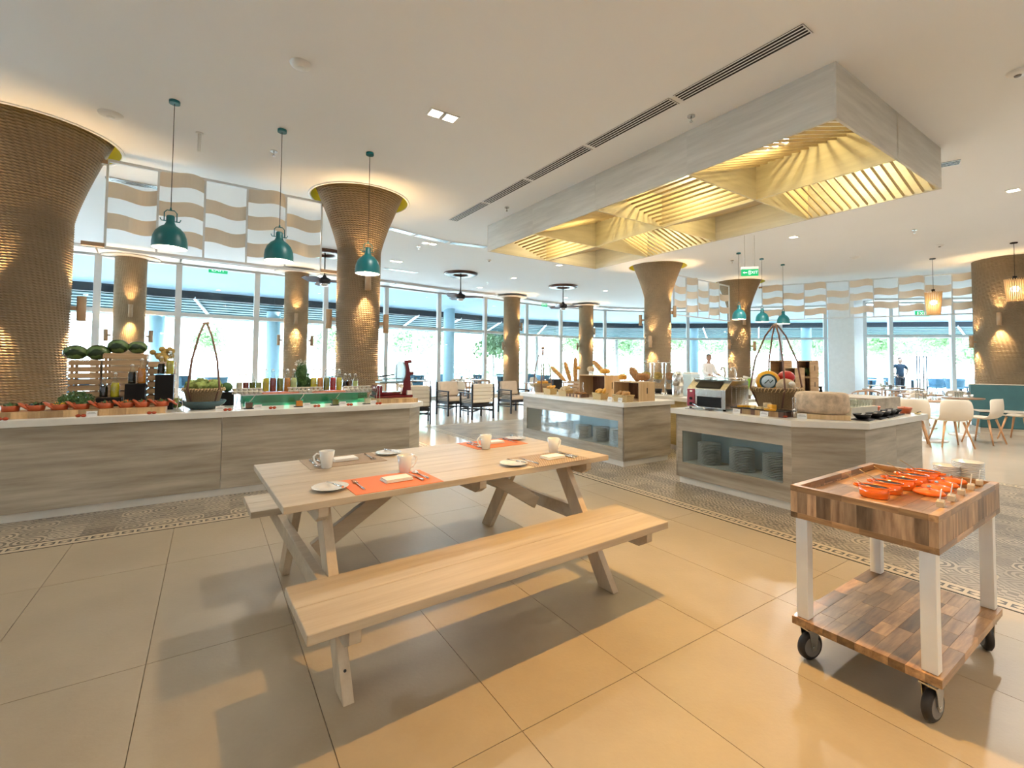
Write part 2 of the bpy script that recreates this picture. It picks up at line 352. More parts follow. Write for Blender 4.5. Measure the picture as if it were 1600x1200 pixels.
M['rope'] = rope_mat('sisal_rope', .50); M['rope2'] = rope_mat('pale_sisal_rope', .78)
def melon():
    b = NB('striped_rind'); sp = b.n('ShaderNodeSeparateXYZ', {0: b.tc.outputs['Object']}); an = b.math('ARCTAN2', sp.outputs[2], sp.outputs[1])
    f = b.math('MULTIPLY_ADD', b.math('SINE', b.math('ADD', b.math('MULTIPLY', an, 9), b.math('MULTIPLY', b.noise(b.tc.outputs['Object'], 20), 5))), .5, .5)
    return b.fin(b.ramp(f, [(.35, (.015, .035, .012)), (.8, (.09, .16, .05))]), .25)
M['melon'] = melon()
def liquid(name, c): return plain(name, c, .12, var=.25, sc=14, Coat_Weight=.8)
LQ = dict(yellow=liquid('yellow_oil', (.62, .52, .02)), red=liquid('red_dressing', (.22, .015, .008)), dark=liquid('balsamic', (.012, .006, .006)), amber=liquid('amber_oil', (.60, .22, .02)),
    olive=liquid('olive_oil', (.16, .17, .015)), pale=liquid('pale_oil', (.55, .62, .22)), pink=liquid('raspberry', (.48, .02, .02)), brown=liquid('brown_sauce', (.16, .06, .02)), orange=liquid('orange_sauce', (.85, .30, .01)), green=liquid('green_sauce', (.20, .20, .02)), cream=liquid('cream_sauce', (.78, .70, .48)))
def text(body, size, M4, mat, name, parent=None, ext=.001):
    cu = bpy.data.curves.new(name, 'FONT'); cu.body = body; cu.size = size; cu.align_x = 'CENTER'; cu.align_y = 'CENTER'; cu.extrude = ext; cu.resolution_u = 3
    t = bpy.data.objects.new('tmp', cu); COL.objects.link(t); dg = bpy.context.evaluated_depsgraph_get()
    me = bpy.data.meshes.new_from_object(t.evaluated_get(dg)); bpy.data.objects.remove(t)
    me.materials.clear(); me.materials.append(mat); o = bpy.data.objects.new(name, me); COL.objects.link(o)
    if parent: o.parent = parent
    o.matrix_local = M4; return o
CH = 4.0; CT = .85
# ================================================================ SETTING
def struct(name, mb, mat, parent=None, **k): return tag(mb.build(name, mat, parent, **k), kind='structure')
GL = [(-16.0, 6.6), (-13.5, 8.8), (-10.4, 11.0), (-9.0, 12.2), (-7.4, 13.4), (-4.3, 15.7), (-2.85, 17.0), (-1.1, 18.2), (.55, 19.9), (2.3, 21.2), (4.4, 22.2), (6.4, 22.55), (9.0, 22.2), (11.6, 21.7), (14.35, 20.7)]
GR = [(14.35, 18.75), (18.3, 18.1), (26.0, 16.9)]
room = [(-16, -7)]+GL+GR+[(26, -7)]
room = [(-16.0, -7.0), (26.0, -7.0)]+GR[::-1]+GL[::-1]
# floor base
struct('floor', MB().prism(room, -.05, -.008), M['grout'])
floor = bpy.data.objects['floor']
# tiles (local s,t frame)
fr = thing('floor_tiles_frame', None, None); bpy.data.objects.remove(fr)
TW, TL = .605, 1.22
tme = {}
for i in range(-9, 8):
    for j in range(-3, 3):
        s0, s1 = -.2+i*TW, -.2+(i+1)*TW; t0, t1 = 1.445+j*TL, 1.445+(j+1)*TL
        s1, t1 = min(s1, 3.81), min(t1, 4.67)
        if s1-s0 < .05 or t1-t0 < .05: continue
        c = st((s0+s1)/2, (t0+t1)/2)
        if c.y < -.4: continue
        k = (round(s1-s0, 3), round(t1-t0, 3))
        if k not in tme:
            o = MB().box(-k[0]/2+.0015, k[0]/2-.0015, -k[1]/2+.0015, k[1]/2-.0015, -.008, 0).build('tile', M['tile'], floor, c, GY); tme[k] = o
        else: dup(tme[k], c, GY, parent=floor)
# paving beyond the tiles we can tell apart, pattern zones and border strips, all butt-jointed
def slab(name, s0, s1, t0, t1, mat, z=0, th=.008, parent=floor):
    return MB().box(s0, s1, t0, t1, z-th, z).build(name, mat, parent, (0, 0, 0), GY)
slab('cement_tile_field', -9, 2.9, 4.836, 8.4, M['pattern']); slab('cement_tile_field', 3.976, 7.7, -3.5, 9.1, M['pattern'])
def strip(name, a, b_, th=.01):
    a, b_ = Vector(a), Vector(b_); L = (b_-a).length; g = math.atan2((b_-a).y, (b_-a).x)
    return MB().box(0, L, 0, .156, -.008, 0).build(name, M['border'], floor, a, g)
strip('border_strip', st(-9, 4.675), st(2.9, 4.675)); strip('border_strip', st(3.976, -3.5), st(3.976, 9.1))
strip('border_strip', st(3.056, 4.675), st(3.056, 8.4)); strip('border_strip', st(3.82, 9.11), st(7.7, 9.11)); strip('border_strip', st(7.71, 9.1), st(7.71, -3.5))
far = MB()
for s0, s1, t0, t1 in ((3.06, 3.815, 4.675, 30), (-20, 3.06, 8.4, 30), (3.815, 7.9, 9.27, 30), (7.87, 32, -20, 9.27), (7.9, 32, 9.27, 30), (-22, -5.7, -16, 4.67), (-5.7, 3.815, -16, -2.2), (3.815, 7.87, -16, -3.5)):
    far.box(s0, s1, t0, t1, -.008, 0)
import itertools
fo = far.build('polished_floor', M['farfloor'], floor, (0, 0, 0), GY)
bm = bmesh.new(); bm.from_mesh(fo.data); Mi = Matrix.Rotation(-GY, 4, 'Z')   # trim the paving at the glass line
for (a, b_) in list(zip(GL[:-1], GL[1:])):
    pass
bm.free()
# near-left / near-right plain areas continue the tile material
# ceiling with holes
HOLES = {}
COLS = [('A', -5.72, 5.36, .41, .72, 3.0), ('B', -2.50, 7.45, .335, .64, 3.12), ('C', 3.93, 12.42, .345, .64, 3.12), ('D', 7.26, 14.72, .335, .64, 3.12)]
def face_with_holes(outer, holes, z, mat, name, up=False):
    bm = bmesh.new(); es = []
    for loop in [outer]+holes:
        vs = [bm.verts.new((p[0], p[1], z)) for p in loop]
        es += [bm.edges.new((vs[i], vs[(i+1) % len(vs)])) for i in range(len(vs))]
    bmesh.ops.triangle_fill(bm, use_beauty=True, use_dissolve=False, edges=es)
    for f in bm.faces:
        if f.normal.z > 0: f.normal_flip()
    me = bpy.data.meshes.new(name); bm.to_mesh(me); bm.free(); me.materials.append(mat)
    o = bpy.data.objects.new(name, me); COL.objects.link(o); return tag(o, kind='structure')
def circle(x, y, r, n=40): return [(x+r*math.cos(2*PI*k/n), y+r*math.sin(2*PI*k/n)) for k in range(n)]
ceil = face_with_holes(room, [circle(x, y, R1+.11) for _, x, y, r, R1, _z in COLS], CH, M['ceil'], 'ceiling')
for n_, x, y, r, R1, _z in COLS:
    rr = R1+.11
    m = MB().lathe([(rr, 0), (rr, .28), (.05, .28)], 40); m.build('light_recess', M['yellow'], ceil, (x, y, CH))
    MB().lathe([(rr-.03+.018*math.cos(a), .24+.018*math.sin(a)) for a in [k*PI/4 for k in range(8)]], 40, closed=True).build('led_strip', M['led'], ceil, (x, y, CH))
    MB().lathe([(rr, -.012), (rr+.035, -.012), (rr+.035, 0), (rr, 0)], 40, closed=True).build('recess_rim', M['ceil'], ceil, (x, y, CH))
# roof above the ceiling so that the sky does not leak in
struct('roof', MB().prism(room, CH+.32, CH+.5), M['ceil'])
# perimeter walls out of frame
for nm, a, b_ in (('wall_back', (-16, -7), (26, -7)), ('wall_left', (-16, 3.80), (-16, -7)), ('wall_right', (26, -7), (26, 16.9))):
    struct(nm, MB().bar((a[0], a[1], CH/2), (b_[0], b_[1], CH/2), .15, CH), M['ceil'])
# glazing ------------------------------------------------------------
def hit(px, poly):
    d = Vector(((px-800)/F_PX, 1))
    for a, b_ in zip(poly[:-1], poly[1:]):
        a, b_ = Vector(a), Vector(b_); e = b_-a; den = d.x*e.y-d.y*e.x
        if abs(den) < 1e-9: continue
        u = (a.x*d.y-a.y*d.x)/den*1.0
        if -1e-6 <= u <= 1+1e-6:
            P = a+e*u
            if P.dot(d) > 0: return P
mp = [Vector(GL[0]), Vector(GL[1])]+[hit(px, GL) for px in (45, 148, 276, 399, 507, 602, 685, 757, 822, 876, 945, 1008, 1075, 1150, 1220, 1290)]+[Vector(GL[-1])]
mp2 = [Vector(GR[0]), hit(1392, GR), hit(1489, GR), hit(1530, GR), hit(1549, GR), hit(1640, GR), Vector(GR[-1])]
TRZ = 2.57; wi = 0
def bay(p, q, first=False):
    global wi; wi += 1
    root = tag(bpy.data.objects.new('window_%d' % wi, None), kind='structure'); COL.objects.link(root); root.location = (p.x, p.y, 0)
    d = q-p; L = d.length; root.rotation_euler = (0, 0, math.atan2(d.y, d.x))
    MB().box(-.07, .07, -.07, .07, 0, CH).build('mullion', M['alu'], root, bev=.006)
    MB().box(.07, L-.07, -.045, .045, TRZ-.05, TRZ+.05).build('transom', M['alu'], root)
    MB().box(.07, L-.07, -.05, .05, 0, .10).build('sill_rail', M['alu'], root)
    MB().box(.07, L-.07, -.05, .05, CH-.12, CH).build('head_rail', M['alu'], root)
    for z0, z1 in ((.10, TRZ-.05), (TRZ+.05, CH-.12)): MB().box(.07, L-.07, -.004, .004, z0, z1).build('pane', M['glass'], root)
for a, b_ in zip(mp[:-1], mp[1:]): bay(a, b_)
for k in range(4, 5): bay(Vector((-16, -7+2.72*k)), Vector((-16, -7+2.72*(k+1))))  # added bay, out of view, to let cool daylight in from the left
for a, b_ in zip(mp2[:-1], mp2[1:]): bay(a, b_)
for p in (mp[-1], mp2[-1]): struct('trim_1' if p is mp[-1] else 'trim_2', MB().box(p.x-.07, p.x+.07, p.y-.07, p.y+.07, 0, CH), M['alu'])
struct('wall_return', MB().box(14.28, 14.42, 18.82, 20.63, 0, CH), M['alu'])
struct('wall_pier', MB().prism([(12.42, 16.7), (13.55, 17.75), (12.9, 18.5), (12.02, 17.5)], 0, CH), M['white'])
# white ceiling margin above the glass
m = MB()
for P in (mp, mp2):
    for a, b_ in zip(P[:-1], P[1:]):
        d = (b_-a).normalized(); n = Vector((d.y, -d.x))
        m.prism([a+n*.08, b_+n*.08, b_+n*.75, a+n*.75], CH-.07, CH-.002)
struct('trim_3', m, M['white'])
# outside -------------------------------------------------------------
def offs(P, k):
    out = []
    for i, p in enumerate(P):
        a = P[max(i-1, 0)]; b_ = P[min(i+1, len(P)-1)]; d = (Vector(b_)-Vector(a)).normalized(); out.append(Vector(p)+Vector((-d.y, d.x))*k)
    return out
OUT = [Vector(p) for p in GL[:-1]]+[Vector((14.4, 21.2)), Vector((19, 20.2)), Vector((26, 18.8)), Vector((34, 17))]
out0 = OUT[:-4]+[Vector((14.35, 20.7)), Vector((14.42, 18.75)), Vector((18.3, 18.1)), Vector((26, 16.9)), Vector((34, 15.6))]
def ringslab(P, Q, z0, z1, h=0): 
    m = MB(); n = min(len(P), len(Q))
    for i in range(n-1):
        a, b_, c, d = P[i], P[i+1], Q[i+1], Q[i]
        m.add([(a.x, a.y, z0), (b_.x, b_.y, z0), (c.x, c.y, z1), (d.x, d.y, z1)]+[(a.x, a.y, z0+h), (b_.x, b_.y, z0+h), (c.x, c.y, z1+h), (d.x, d.y, z1+h)],
              [(0, 1, 2, 3), (7, 6, 5, 4), (0, 4, 5, 1), (2, 6, 7, 3), (1, 5, 6, 2), (0, 3, 7, 4)])
    return m
P0 = OUT; P3 = offs(OUT, 2.6); P6 = offs(OUT, 6.2); P3b = offs(OUT, 2.75)
soff = struct('porch_roof', ringslab(OUT, P3, 4.02, 3.54, .12), M['soffit'])
ringslab(P3, P3b, 3.30, 3.30, .24).build('porch_beam', M['darksteel'], soff)
NS = 9
for i in range(NS):
    a0 = 2.8+i*.40; z = 3.36-i*.05
    ringslab(offs(OUT, a0), offs(OUT, a0+.42), z, z-.02, .03).build('louvre', M['louvre'], soff)
for i in range(len(OUT)-1):
    for k in (0.3,):
        a = P3[i].lerp(P3[i+1], k); q = offs(OUT, 5.9); b_ = q[i].lerp(q[i+1], min(1, k+.35))
        MB().bar((a.x, a.y, 3.33), (b_.x, b_.y, 2.93), .07, .07).build('strut', M['alu'], soff)
struct('deck', MB().prism([(-40, -12), (60, -12), (60, 90), (-40, 90)], -.30, -.06), M['deck'])
struct('deck_edge', ringslab([p+Vector((0, 0)) for p in OUT], offs(OUT, 9), -.05, -.05, .062), M['deck'])
m = MB(); Q1, Q2 = offs(OUT, 9), offs(OUT, 40); struct('lawn', ringslab(Q1, Q2, -.05, -.05, .01), M['lawn'])
col = None
for px, Y in ((243, 16.5), (426, 17.5), (701, 19.8), (1084, 25), (1260, 24), (1300, 21.9), (60, 14)):
    p = at(px, 560, Y)
    if col is None: col = struct('porch_column', MB().cyl((0, 0), .24, -.06, 4.0, 28), M['outcol'], loc=(p.x, p.y, 0))
    else: dup(col, (p.x, p.y, 0))
# trees and hedge outside
def leafblob(n, cx, rx, size, rnd):
    m = MB()
    for i in range(n):
        v = Vector((rnd.gauss(0, 1), rnd.gauss(0, 1), rnd.gauss(0, 1))).normalized()*rnd.uniform(.55, 1)
        c = Vector(cx)+Vector((v.x*rx[0], v.y*rx[1], v.z*rx[2])); a = Vector((rnd.gauss(0, 1), rnd.gauss(0, 1), rnd.gauss(0, 1))).normalized(); b_ = a.orthogonal().normalized(); s = size*rnd.uniform(.6, 1.3)
        m.add([c-a*s, c+b_*s*.4, c+a*s, c-b_*s*.4], [(0, 1, 2, 3)])
    return m
rnd = random.Random(3)
def make_tree(lab, h, r):
    t = thing('garden_tree', lab, 'tree', group='trees in the garden beyond the glass'); m = MB()
    for k in range(6):
        a = rnd.uniform(0, 6.28); m2 = leafblob(240, (math.cos(a)*r*.45, math.sin(a)*r*.45, h*.62+rnd.uniform(-.25, .3)*h), (r*.6, r*.6, h*.17), .16, rnd); m.add(m2.v, m2.f)
    m.build('crown', M['tree'], t); MB().tube([(0, 0, -.06), (.05, 0, h*.35), (-.03, .04, h*.75)], [.1, .07, .03]).build('trunk', M['bark'], t); return t
def make_palm(lab, h):
    t = thing('palm_tree', lab, 'tree', group='palms in the garden beyond the glass'); m = MB()
    for k in range(16):
        a = 2*PI*k/16+rnd.uniform(-.1, .1); L = h*.34; up = rnd.uniform(.2, .9); pts = []
        for i in range(7):
            u = i/6; pts.append(Vector((math.cos(a)*L*u, math.sin(a)*L*u, h+up*L*u*.8-L*u*u*1.0)))
        for i in range(1, 7):
            d = (pts[i]-pts[i-1]); sd = Vector((-math.sin(a), math.cos(a), 0))
            for j in range(3):
                p = pts[i-1]+d*(j/3)
                for sg in (-1, 1): m.add([p, p+sd*sg*.45*(1-.5*i/7)+d*.5-Vector((0, 0, .18)), p+d*.16], [(0, 1, 2)])
    m.build('fronds', M['tree'], t); MB().tube([(0, 0, -.06), (.1, 0, h*.5), (0, 0, h)], [.14, .11, .09]).build('trunk', M['bark'], t); return t
tr = make_tree('pale green garden tree outside the glass, one of a scattered row', 4.2, 1.5)
pl = make_palm('slim palm tree standing in the garden outside the glass', 4.8)
TRP = []
for i, (px, Y, s) in enumerate([(770, 26, .8), (790, 33, 1.0), (640, 30, .9), (660, 36, 1.2), (905, 36, 1.0), (985, 33, .9), (1065, 38, 1.2), (1120, 34, 1.1), (1215, 36, 1.2), (1275, 30, 1.0), (1375, 34, 1.0), (1430, 32, .9), (1475, 36, 1.2), (1510, 31, .8), (330, 30, .9), (520, 34, 1.0), (1345, 45, 1.2), (1180, 46, 1.3), (1000, 47, 1.4), (1395, 39, 1.1), (1455, 40, 1.1), (1520, 42, 1.2), (1250, 41, 1.1), (1150, 40, 1.0)]):
    p = at(px, 560, Y)
    if i and any((Vector((p.x, p.y))-q_).length < 1.9*(s+k_)/2+.5 for q_, k_ in TRP): continue
    TRP.append((Vector((p.x, p.y)), s))
    if i == 0: tr.location = (p.x, p.y, 0); tr.scale = (s,)*3
    else: dup(tr, (p.x, p.y, 0), rnd.uniform(0, 6), scale=s)
for i, (px, Y, s) in enumerate([(645, 25, 1.0), (965, 28.5, 1.0), (1040, 29, .85), (1140, 28.5, .9), (1232, 29, .95), (838, 27, .9)]):
    p = at(px, 560, Y)
    if i and any((Vector((p.x, p.y))-q_).length < 1.4*(s+k_)/2+.8 for q_, k_ in TRP): continue
    TRP.append((Vector((p.x, p.y)), s))
    if i == 0: pl.location = (p.x, p.y, 0)
    else: dup(pl, (p.x, p.y, 0), rnd.uniform(0, 6), scale=s)
hd = MB()
for i in range(2600):
    x = rnd.uniform(-12, 40); z = rnd.uniform(0, 1.3); y = 53+rnd.uniform(-.8, .8)-.12*abs(x-14)
    c = Vector((x, y, z)); a = Vector((rnd.gauss(0, 1), rnd.gauss(0, 1), rnd.gauss(0, 1))).normalized(); b_ = a.orthogonal(); s = .22
    hd.add([c-a*s, c+b_*s*.5, c+a*s, c-b_*s*.5], [(0, 1, 2, 3)])
tag(hd.build('hedge', M['tree']), 'low loose hedge along the far edge of the garden', 'hedge', kind='stuff')

# ================================================================ COLUMNS WITH ROPE
def rope_profile(r, Rt, zf, z1, pitch=.031):
    pr = []; n = int(z1/pitch)
    for i in range(n):
        z = i*pitch; u = max(0, (z-zf)/(CH+.02-zf)) if Rt > r else 0; rr = r+(Rt-r)*(u**1.25)
        for k, (dz, dr) in enumerate(((0, -.016), (.22, .000), (.5, .005), (.78, .000))): pr.append((rr+dr, z+dz*pitch))
    return pr
lab = {'A': 'huge flared rope-wrapped column at the left edge of the picture', 'B': 'flared rope-wrapped column behind the salad counter with the meat slicer in front',
 'C': 'flared rope-wrapped column behind the middle bread island, left of the two right-hand ones', 'D': 'flared rope-wrapped column behind the toaster and the three far pendants'}
for n_, x, y, r, R1, zf in COLS:
    t = thing('rope_column', lab[n_], 'column', (x, y, 0), 0, 'rope wrapped columns')
    MB().lathe(rope_profile(r, R1, zf, 4.17), 72).build('rope_wrap', M['rope'], t)
    MB().cyl((0, 0), r-.02, 0, 4.2, 24).build('core', M['white'], t)
SC = [('F', -9.62, 11.55, 'straight rope-wrapped column with a disc collar behind the melon crates'), ('G', -6.28, 13.35, 'straight rope-wrapped column with a collar behind the bottles and herb bunch'),
      ('H', -.02, 18.0, 'straight rope-wrapped column behind the beige armchairs'), ('I', 3.28, 20.4, 'straight rope-wrapped column behind the baguettes, the farthest one')]
sc0 = None
for n_, x, y, l_ in SC:
    if sc0 is None:
        sc0 = thing('rope_column', l_, 'column', (x, y, 0), 0, 'rope wrapped columns')
        MB().lathe(rope_profile(.32, .32, 9, 4.0), 56).build('rope_wrap', M['rope2'], sc0)
        MB().lathe([(.30, 3.90), (.58, 3.90), (.60, 3.925), (.30, 3.93)], 40, closed=True).build('collar', M['collar'], sc0)
        MB().cyl((0, 0), .3, 0, 4.0, 20).build('core', M['white'], sc0)
    else: dup(sc0, (x, y, 0), 0, l_)
t = thing('rope_column', 'broad rope-wrapped column behind the teal booth at the right edge', 'column', (12.1, 11.2, 0), 0, 'rope wrapped columns')
MB().lathe(rope_profile(.62, .62, 9, 4.0), 96).build('rope_wrap', M['rope'], t); MB().cyl((0, 0), .6, 0, 4, 24).build('core', M['white'], t)
# sconces: (column x, y, radius, px, py) -> placed on the column surface seen at that pixel
sconce0 = None; scn = 0
def sconce(cx, cy, r, ang, z, label, power=9, h=.30):
    global sconce0
    d = Vector((math.cos(ang), math.sin(ang), 0)); base = Vector((cx, cy, z))+d*(r+.005)
    if sconce0 is None:
        sconce0 = thing('wall_lamp', label, 'lamp', base, ang, 'tube lamps on the rope columns')
        MB().lathe([(.04, -.15), (.045, -.15), (.045, .15), (.04, .15)], 20, (.10, 0, 0), closed=True).build('tube', M['sconce'], sconce0)
        MB().cyl((.10, 0), .039, -.11, -.10, 16).build('bulb', M['warm'], sconce0); MB().cyl((.10, 0), .039, .10, .11, 16).build('bulb', M['warm'], sconce0)
        MB().bar((0, 0, 0), (.056, 0, 0), .03, .05).build('bracket', M['sconce'], sconce0)
    else: dup(sconce0, base, ang, label)
    p = base+d*.10
    light('SPOT', 'sconce_lamp', (p.x, p.y, p.z-.13), power*13, (1, .64, .30), .02, (0, 0, 0), 75, .7)
    light('SPOT', 'sconce_lamp', (p.x, p.y, p.z+.13), power*4, (1, .64, .30), .02, (PI, 0, 0), 75, .7)
def view_ang(cx, cy, off): return math.atan2(-cy, -cx)+R(off)
for (cx, cy, r), lst in (
    ((-5.72, 5.36, .41), [(-32, 2.02, 'near tube lamp on the left edge column, low left side', 14), (75, 1.98, 'tube lamp on the right side of the huge left column', 14), (-60, 2.65, 'upper tube lamp at the left edge of the huge left column', 8)]),
    ((-9.62, 11.55, .33), [(2, 2.55, 'tube lamp facing the room on the column behind the melon crates', 16), (-88, 1.95, 'left lower tube lamp of the column behind the melon crates', 8), (88, 1.95, 'right lower tube lamp of the column behind the melon crates', 8)]),
    ((-6.28, 13.35, .33), [(0, 2.55, 'tube lamp facing the room on the column behind the herb bunch', 16), (-88, 1.95, 'left lower tube lamp of the column behind the herb bunch', 8), (88, 1.95, 'right lower tube lamp of the column behind the herb bunch', 8)]),
    ((-2.5, 7.45, .335), [(-82, 2.03, 'tube lamp on the left side of the column behind the slicer', 14), (80, 1.98, 'tube lamp on the right side of the column behind the slicer', 14), (18, 2.62, 'tube lamp hidden behind the third near pendant', 14)]),
    ((-.02, 18.0, .33), [(60, 2.75, 'upper right tube lamp on the column behind the armchairs', 16), (-50, 2.0, 'lower left tube lamp on the column behind the armchairs', 12)]),
    ((3.28, 20.4, .33), [(55, 2.75, 'upper right tube lamp on the farthest column', 16), (-60, 2.1, 'lower left tube lamp on the farthest column', 12)]),
    ((3.93, 12.42, .345), [(72, 2.75, 'upper right tube lamp on the column behind the bread island', 16), (-25, 1.95, 'lower front tube lamp on the column behind the bread island', 14), (-88, 2.55, 'left tube lamp on the column behind the bread island', 6)]),
    ((7.26, 14.72, .335), [(-40, 2.0, 'lower front tube lamp on the column behind the toaster', 16), (85, 1.95, 'right side tube lamp on the column behind the toaster', 8), (20, 2.75, 'upper tube lamp on the column behind the toaster', 8)]),
    ((12.1, 11.2, .62), [(-62, 1.98, 'left tube lamp on the broad right column', 14), (-12, 2.5, 'front tube lamp on the broad right column', 16)])):
    for off, z, l_, pw in lst: sconce(cx, cy, r, view_ang(cx, cy, off), z, l_, pw)

# ================================================================ WOVEN SCREENS
def screen(label, A, B, z0, z1, ncol, phase=0, arms=(0, 0)):
    A, B = Vector(A), Vector(B); d = B-A; L = d.length
    t = thing('woven_screen', label, 'screen', (A.x, A.y, 0), math.atan2(d.y, d.x), 'hanging woven screens')
    m = MB()
    for z in (z0, z1): m.box(0, L, -.02, .02, z-.018, z+.018)
    for k in range(ncol+1): m.box(k*L/ncol-.012, k*L/ncol+.012, -.015, .015, z0, z1)
    m.build('frame', M['alu'], t)
    H_ = z1-z0; p = H_/5.6; cw = L/ncol
    for k in range(ncol):
        rows = [(0, 1), (2, 3), (4, 5)] if (k+phase) % 2 else [(1.35, 2.35), (3.35, 4.35)]
        for r0, r1 in rows:
            vs = []; n = 12; sg = 1 if (k+phase) % 2 else -1
            for i in range(n+1):
                x = k*cw+cw*i/n; wv = math.sin(PI*i/n); y = -sg*wv*.10; dz = -.02*math.sin(2*PI*i/n)*sg
                zt = z1-r0*p+dz; zb = z1-r1*p+dz; 
                for yy in (y-.003, y+.003): vs += [(x, yy, zb), (x, yy, zt)]
            fs = []
            for i in range(n):
                a = i*4; b_ = a+4
                fs += [(a, a+1, b_+1, b_), (a+3, a+2, b_+2, b_+3), (a+1, a+3, b_+3, b_+1), (a+2, a, b_, b_+2)]
            fs += [(0, 2, 3, 1), (n*4, n*4+1, n*4+3, n*4+2)]
            MB().add(vs, fs).build('strip', M['tan'], t)
    m = MB()
    for x, l_ in ((0, -arms[0]), (L, arms[1])):
        if l_:
            for z in (z0+.03, z1-.03): m.bar((x, 0, z), (x+l_, 0, z), .05, .05)
    if arms != (0, 0): m.build('mounting_arm', M['sconce'], t)
    return t
cA, cB = Vector((-5.72, 5.36)), Vector((-2.5, 7.45)); dAB = (cB-cA).normalized()
a_ = at(169, 251, 5.75); b_ = at(503, 317, 7.25)
zt = (a_.z+b_.z)/2; zb = (at(163.5, 387, 5.75).z+at(500, 426, 7.25).z)/2
screen('woven taupe and white screen hanging left between the two near flared columns', (a_.x, a_.y), (b_.x, b_.y), zb, zt, 5, 0, (.22, .3))
a_ = at(1053, 427, 12.6); b_ = at(1139, 441, 14.4); screen('short woven screen between the flared columns right of the ceiling canopy', (a_.x, a_.y), (b_.x, b_.y), 2.72, 3.82, 5, 0, (.1, .0))
a_ = at(1191, 441, 14.5); b_ = at(1531, 411, 12.0); screen('long woven screen behind the far pendants at right, running to the broad column', (a_.x, a_.y), (b_.x, b_.y), 2.76, 3.84, 9, 1, (.1, .5))

# ================================================================ CEILING CANOPY WITH LOUVRES
BX = ts(gp(1306, 95, 4)); u0 = Vector((2.777, 3.893, 0)); uL = (Vector((-.491, 8.815, 0))-u0); vW = (Vector((5.145, 5.481, 0))-u0)
LU, LV = uL.length, vW.length; du = uL.normalized(); dv = Vector((du.y, -du.x, 0)); 
can = thing('ceiling_canopy', 'long boxed timber ceiling canopy with glowing louvred bays above the buffet', 'ceiling light', u0, math.atan2(dv.y, dv.x))
# local x = v (width), local y = u (length)
Z0, Z1 = 3.5, 4.0; TH = .025
m = MB(); m.box(0, LV, 0, TH, Z0, Z1); m.build('end_board', M['lamtop'], can, bev=.003); MB().box(0, LV, LU-TH, LU, Z0, Z1).build('end_board', M['lamtop'], can)
for k, (x0, x1) in enumerate(((0, TH), (LV-TH, LV))):
    for j in range(4):
        a, b_ = j*LU/4, (j+1)*LU/4
        o = MB().box(-LU/8+.002, LU/8-.002, 0, TH, Z0, Z1).build('side_board', M['lamtop'], can, (x1 if k == 0 else x1, (a+b_)/2, 0), PI/2)
        if j in (0,): o.location.y += TH/2
NU, NV = 4, 2; cu, cv = LU/NU, LV/NV
MB().box(-LU/2, LU/2, -.012, .012, Z0, Z1).build('spine_board', M['slatwood'], can, (LV/2, LU/2, 0), PI/2)
for i in range(1, NU):
    MB().box(TH, LV-TH, i*cu-.012, i*cu+.012, Z0, Z1).build('cross_board', M['slatwood'], can)
slat_u = None; slat_v = None; SL = math.hypot(cv, Z1-Z0-.06)
for i in range(NU):
    for j in range(NV):
        ylo, yhi = i*cu+.02, (i+1)*cu-.02; xs = (j*cv+.03, (j+1)*cv-.03)   # outer -> spine for j=0
        outer, spine = (xs[0], xs[1]) if j == 0 else (xs[1], xs[0])
        lo, hi = (outer, spine) if i % 2 == 0 else (spine, outer)
        if j == 1: lo, hi = (outer, spine) if i % 2 == 0 else (spine, outer)
        A = Vector((lo, 0, Z0+.02)); B = Vector((hi, 0, Z1-.07)); n = 15
        for k in range(n):
            u = (k+.5)/n
            if i % 2 == 0:      # slats run down the slope
                y = ylo+(yhi-ylo)*u; L = (B-A).length; an = math.atan2(B.z-A.z, B.x-A.x)
                if slat_v is None:
                    slat_v = MB().box(-L/2, L/2, -.009, .009, -.012, .012).build('slat', M['slatshade'], can); o = slat_v
                else: o = slat_v.copy(); COL.objects.link(o); o.parent = can
                o.location = ((A.x+B.x)/2, y, (A.z+B.z)/2); o.rotation_euler = (0, -an, 0)
            else:
                p = A.lerp(B, u); L = yhi-ylo
                if slat_u is None:
                    slat_u = MB().box(-L/2, L/2, -.009, .009, -.012, .012).build('slat', M['slatshade'], can); o = slat_u
                else: o = slat_u.copy(); COL.objects.link(o); o.parent = can
                o.location = (p.x, (ylo+yhi)/2, p.z); o.rotation_euler = (0, 0, PI/2)
        lp = can.matrix_basis if 0 else None
        lx = lo+(hi-lo)*.3
        wp = u0+dv*lx+du*((ylo+yhi)/2)
        light('POINT', 'canopy_lamp', (wp.x, wp.y, 3.90), 26, (1, .80, .38), .05)
        if (i, j) in ((0, 0), (1, 0)):
            fx = MB()
            for q in range(3): fx.cyl(((outer if i else outer)+(.15 if i else .42), (ylo+yhi)/2-.1+q*.1), .03, (3.97 if i else 3.66), (3.985 if i else 3.70), 12)
            fx.build('spot_cluster', M['lamp'], can)
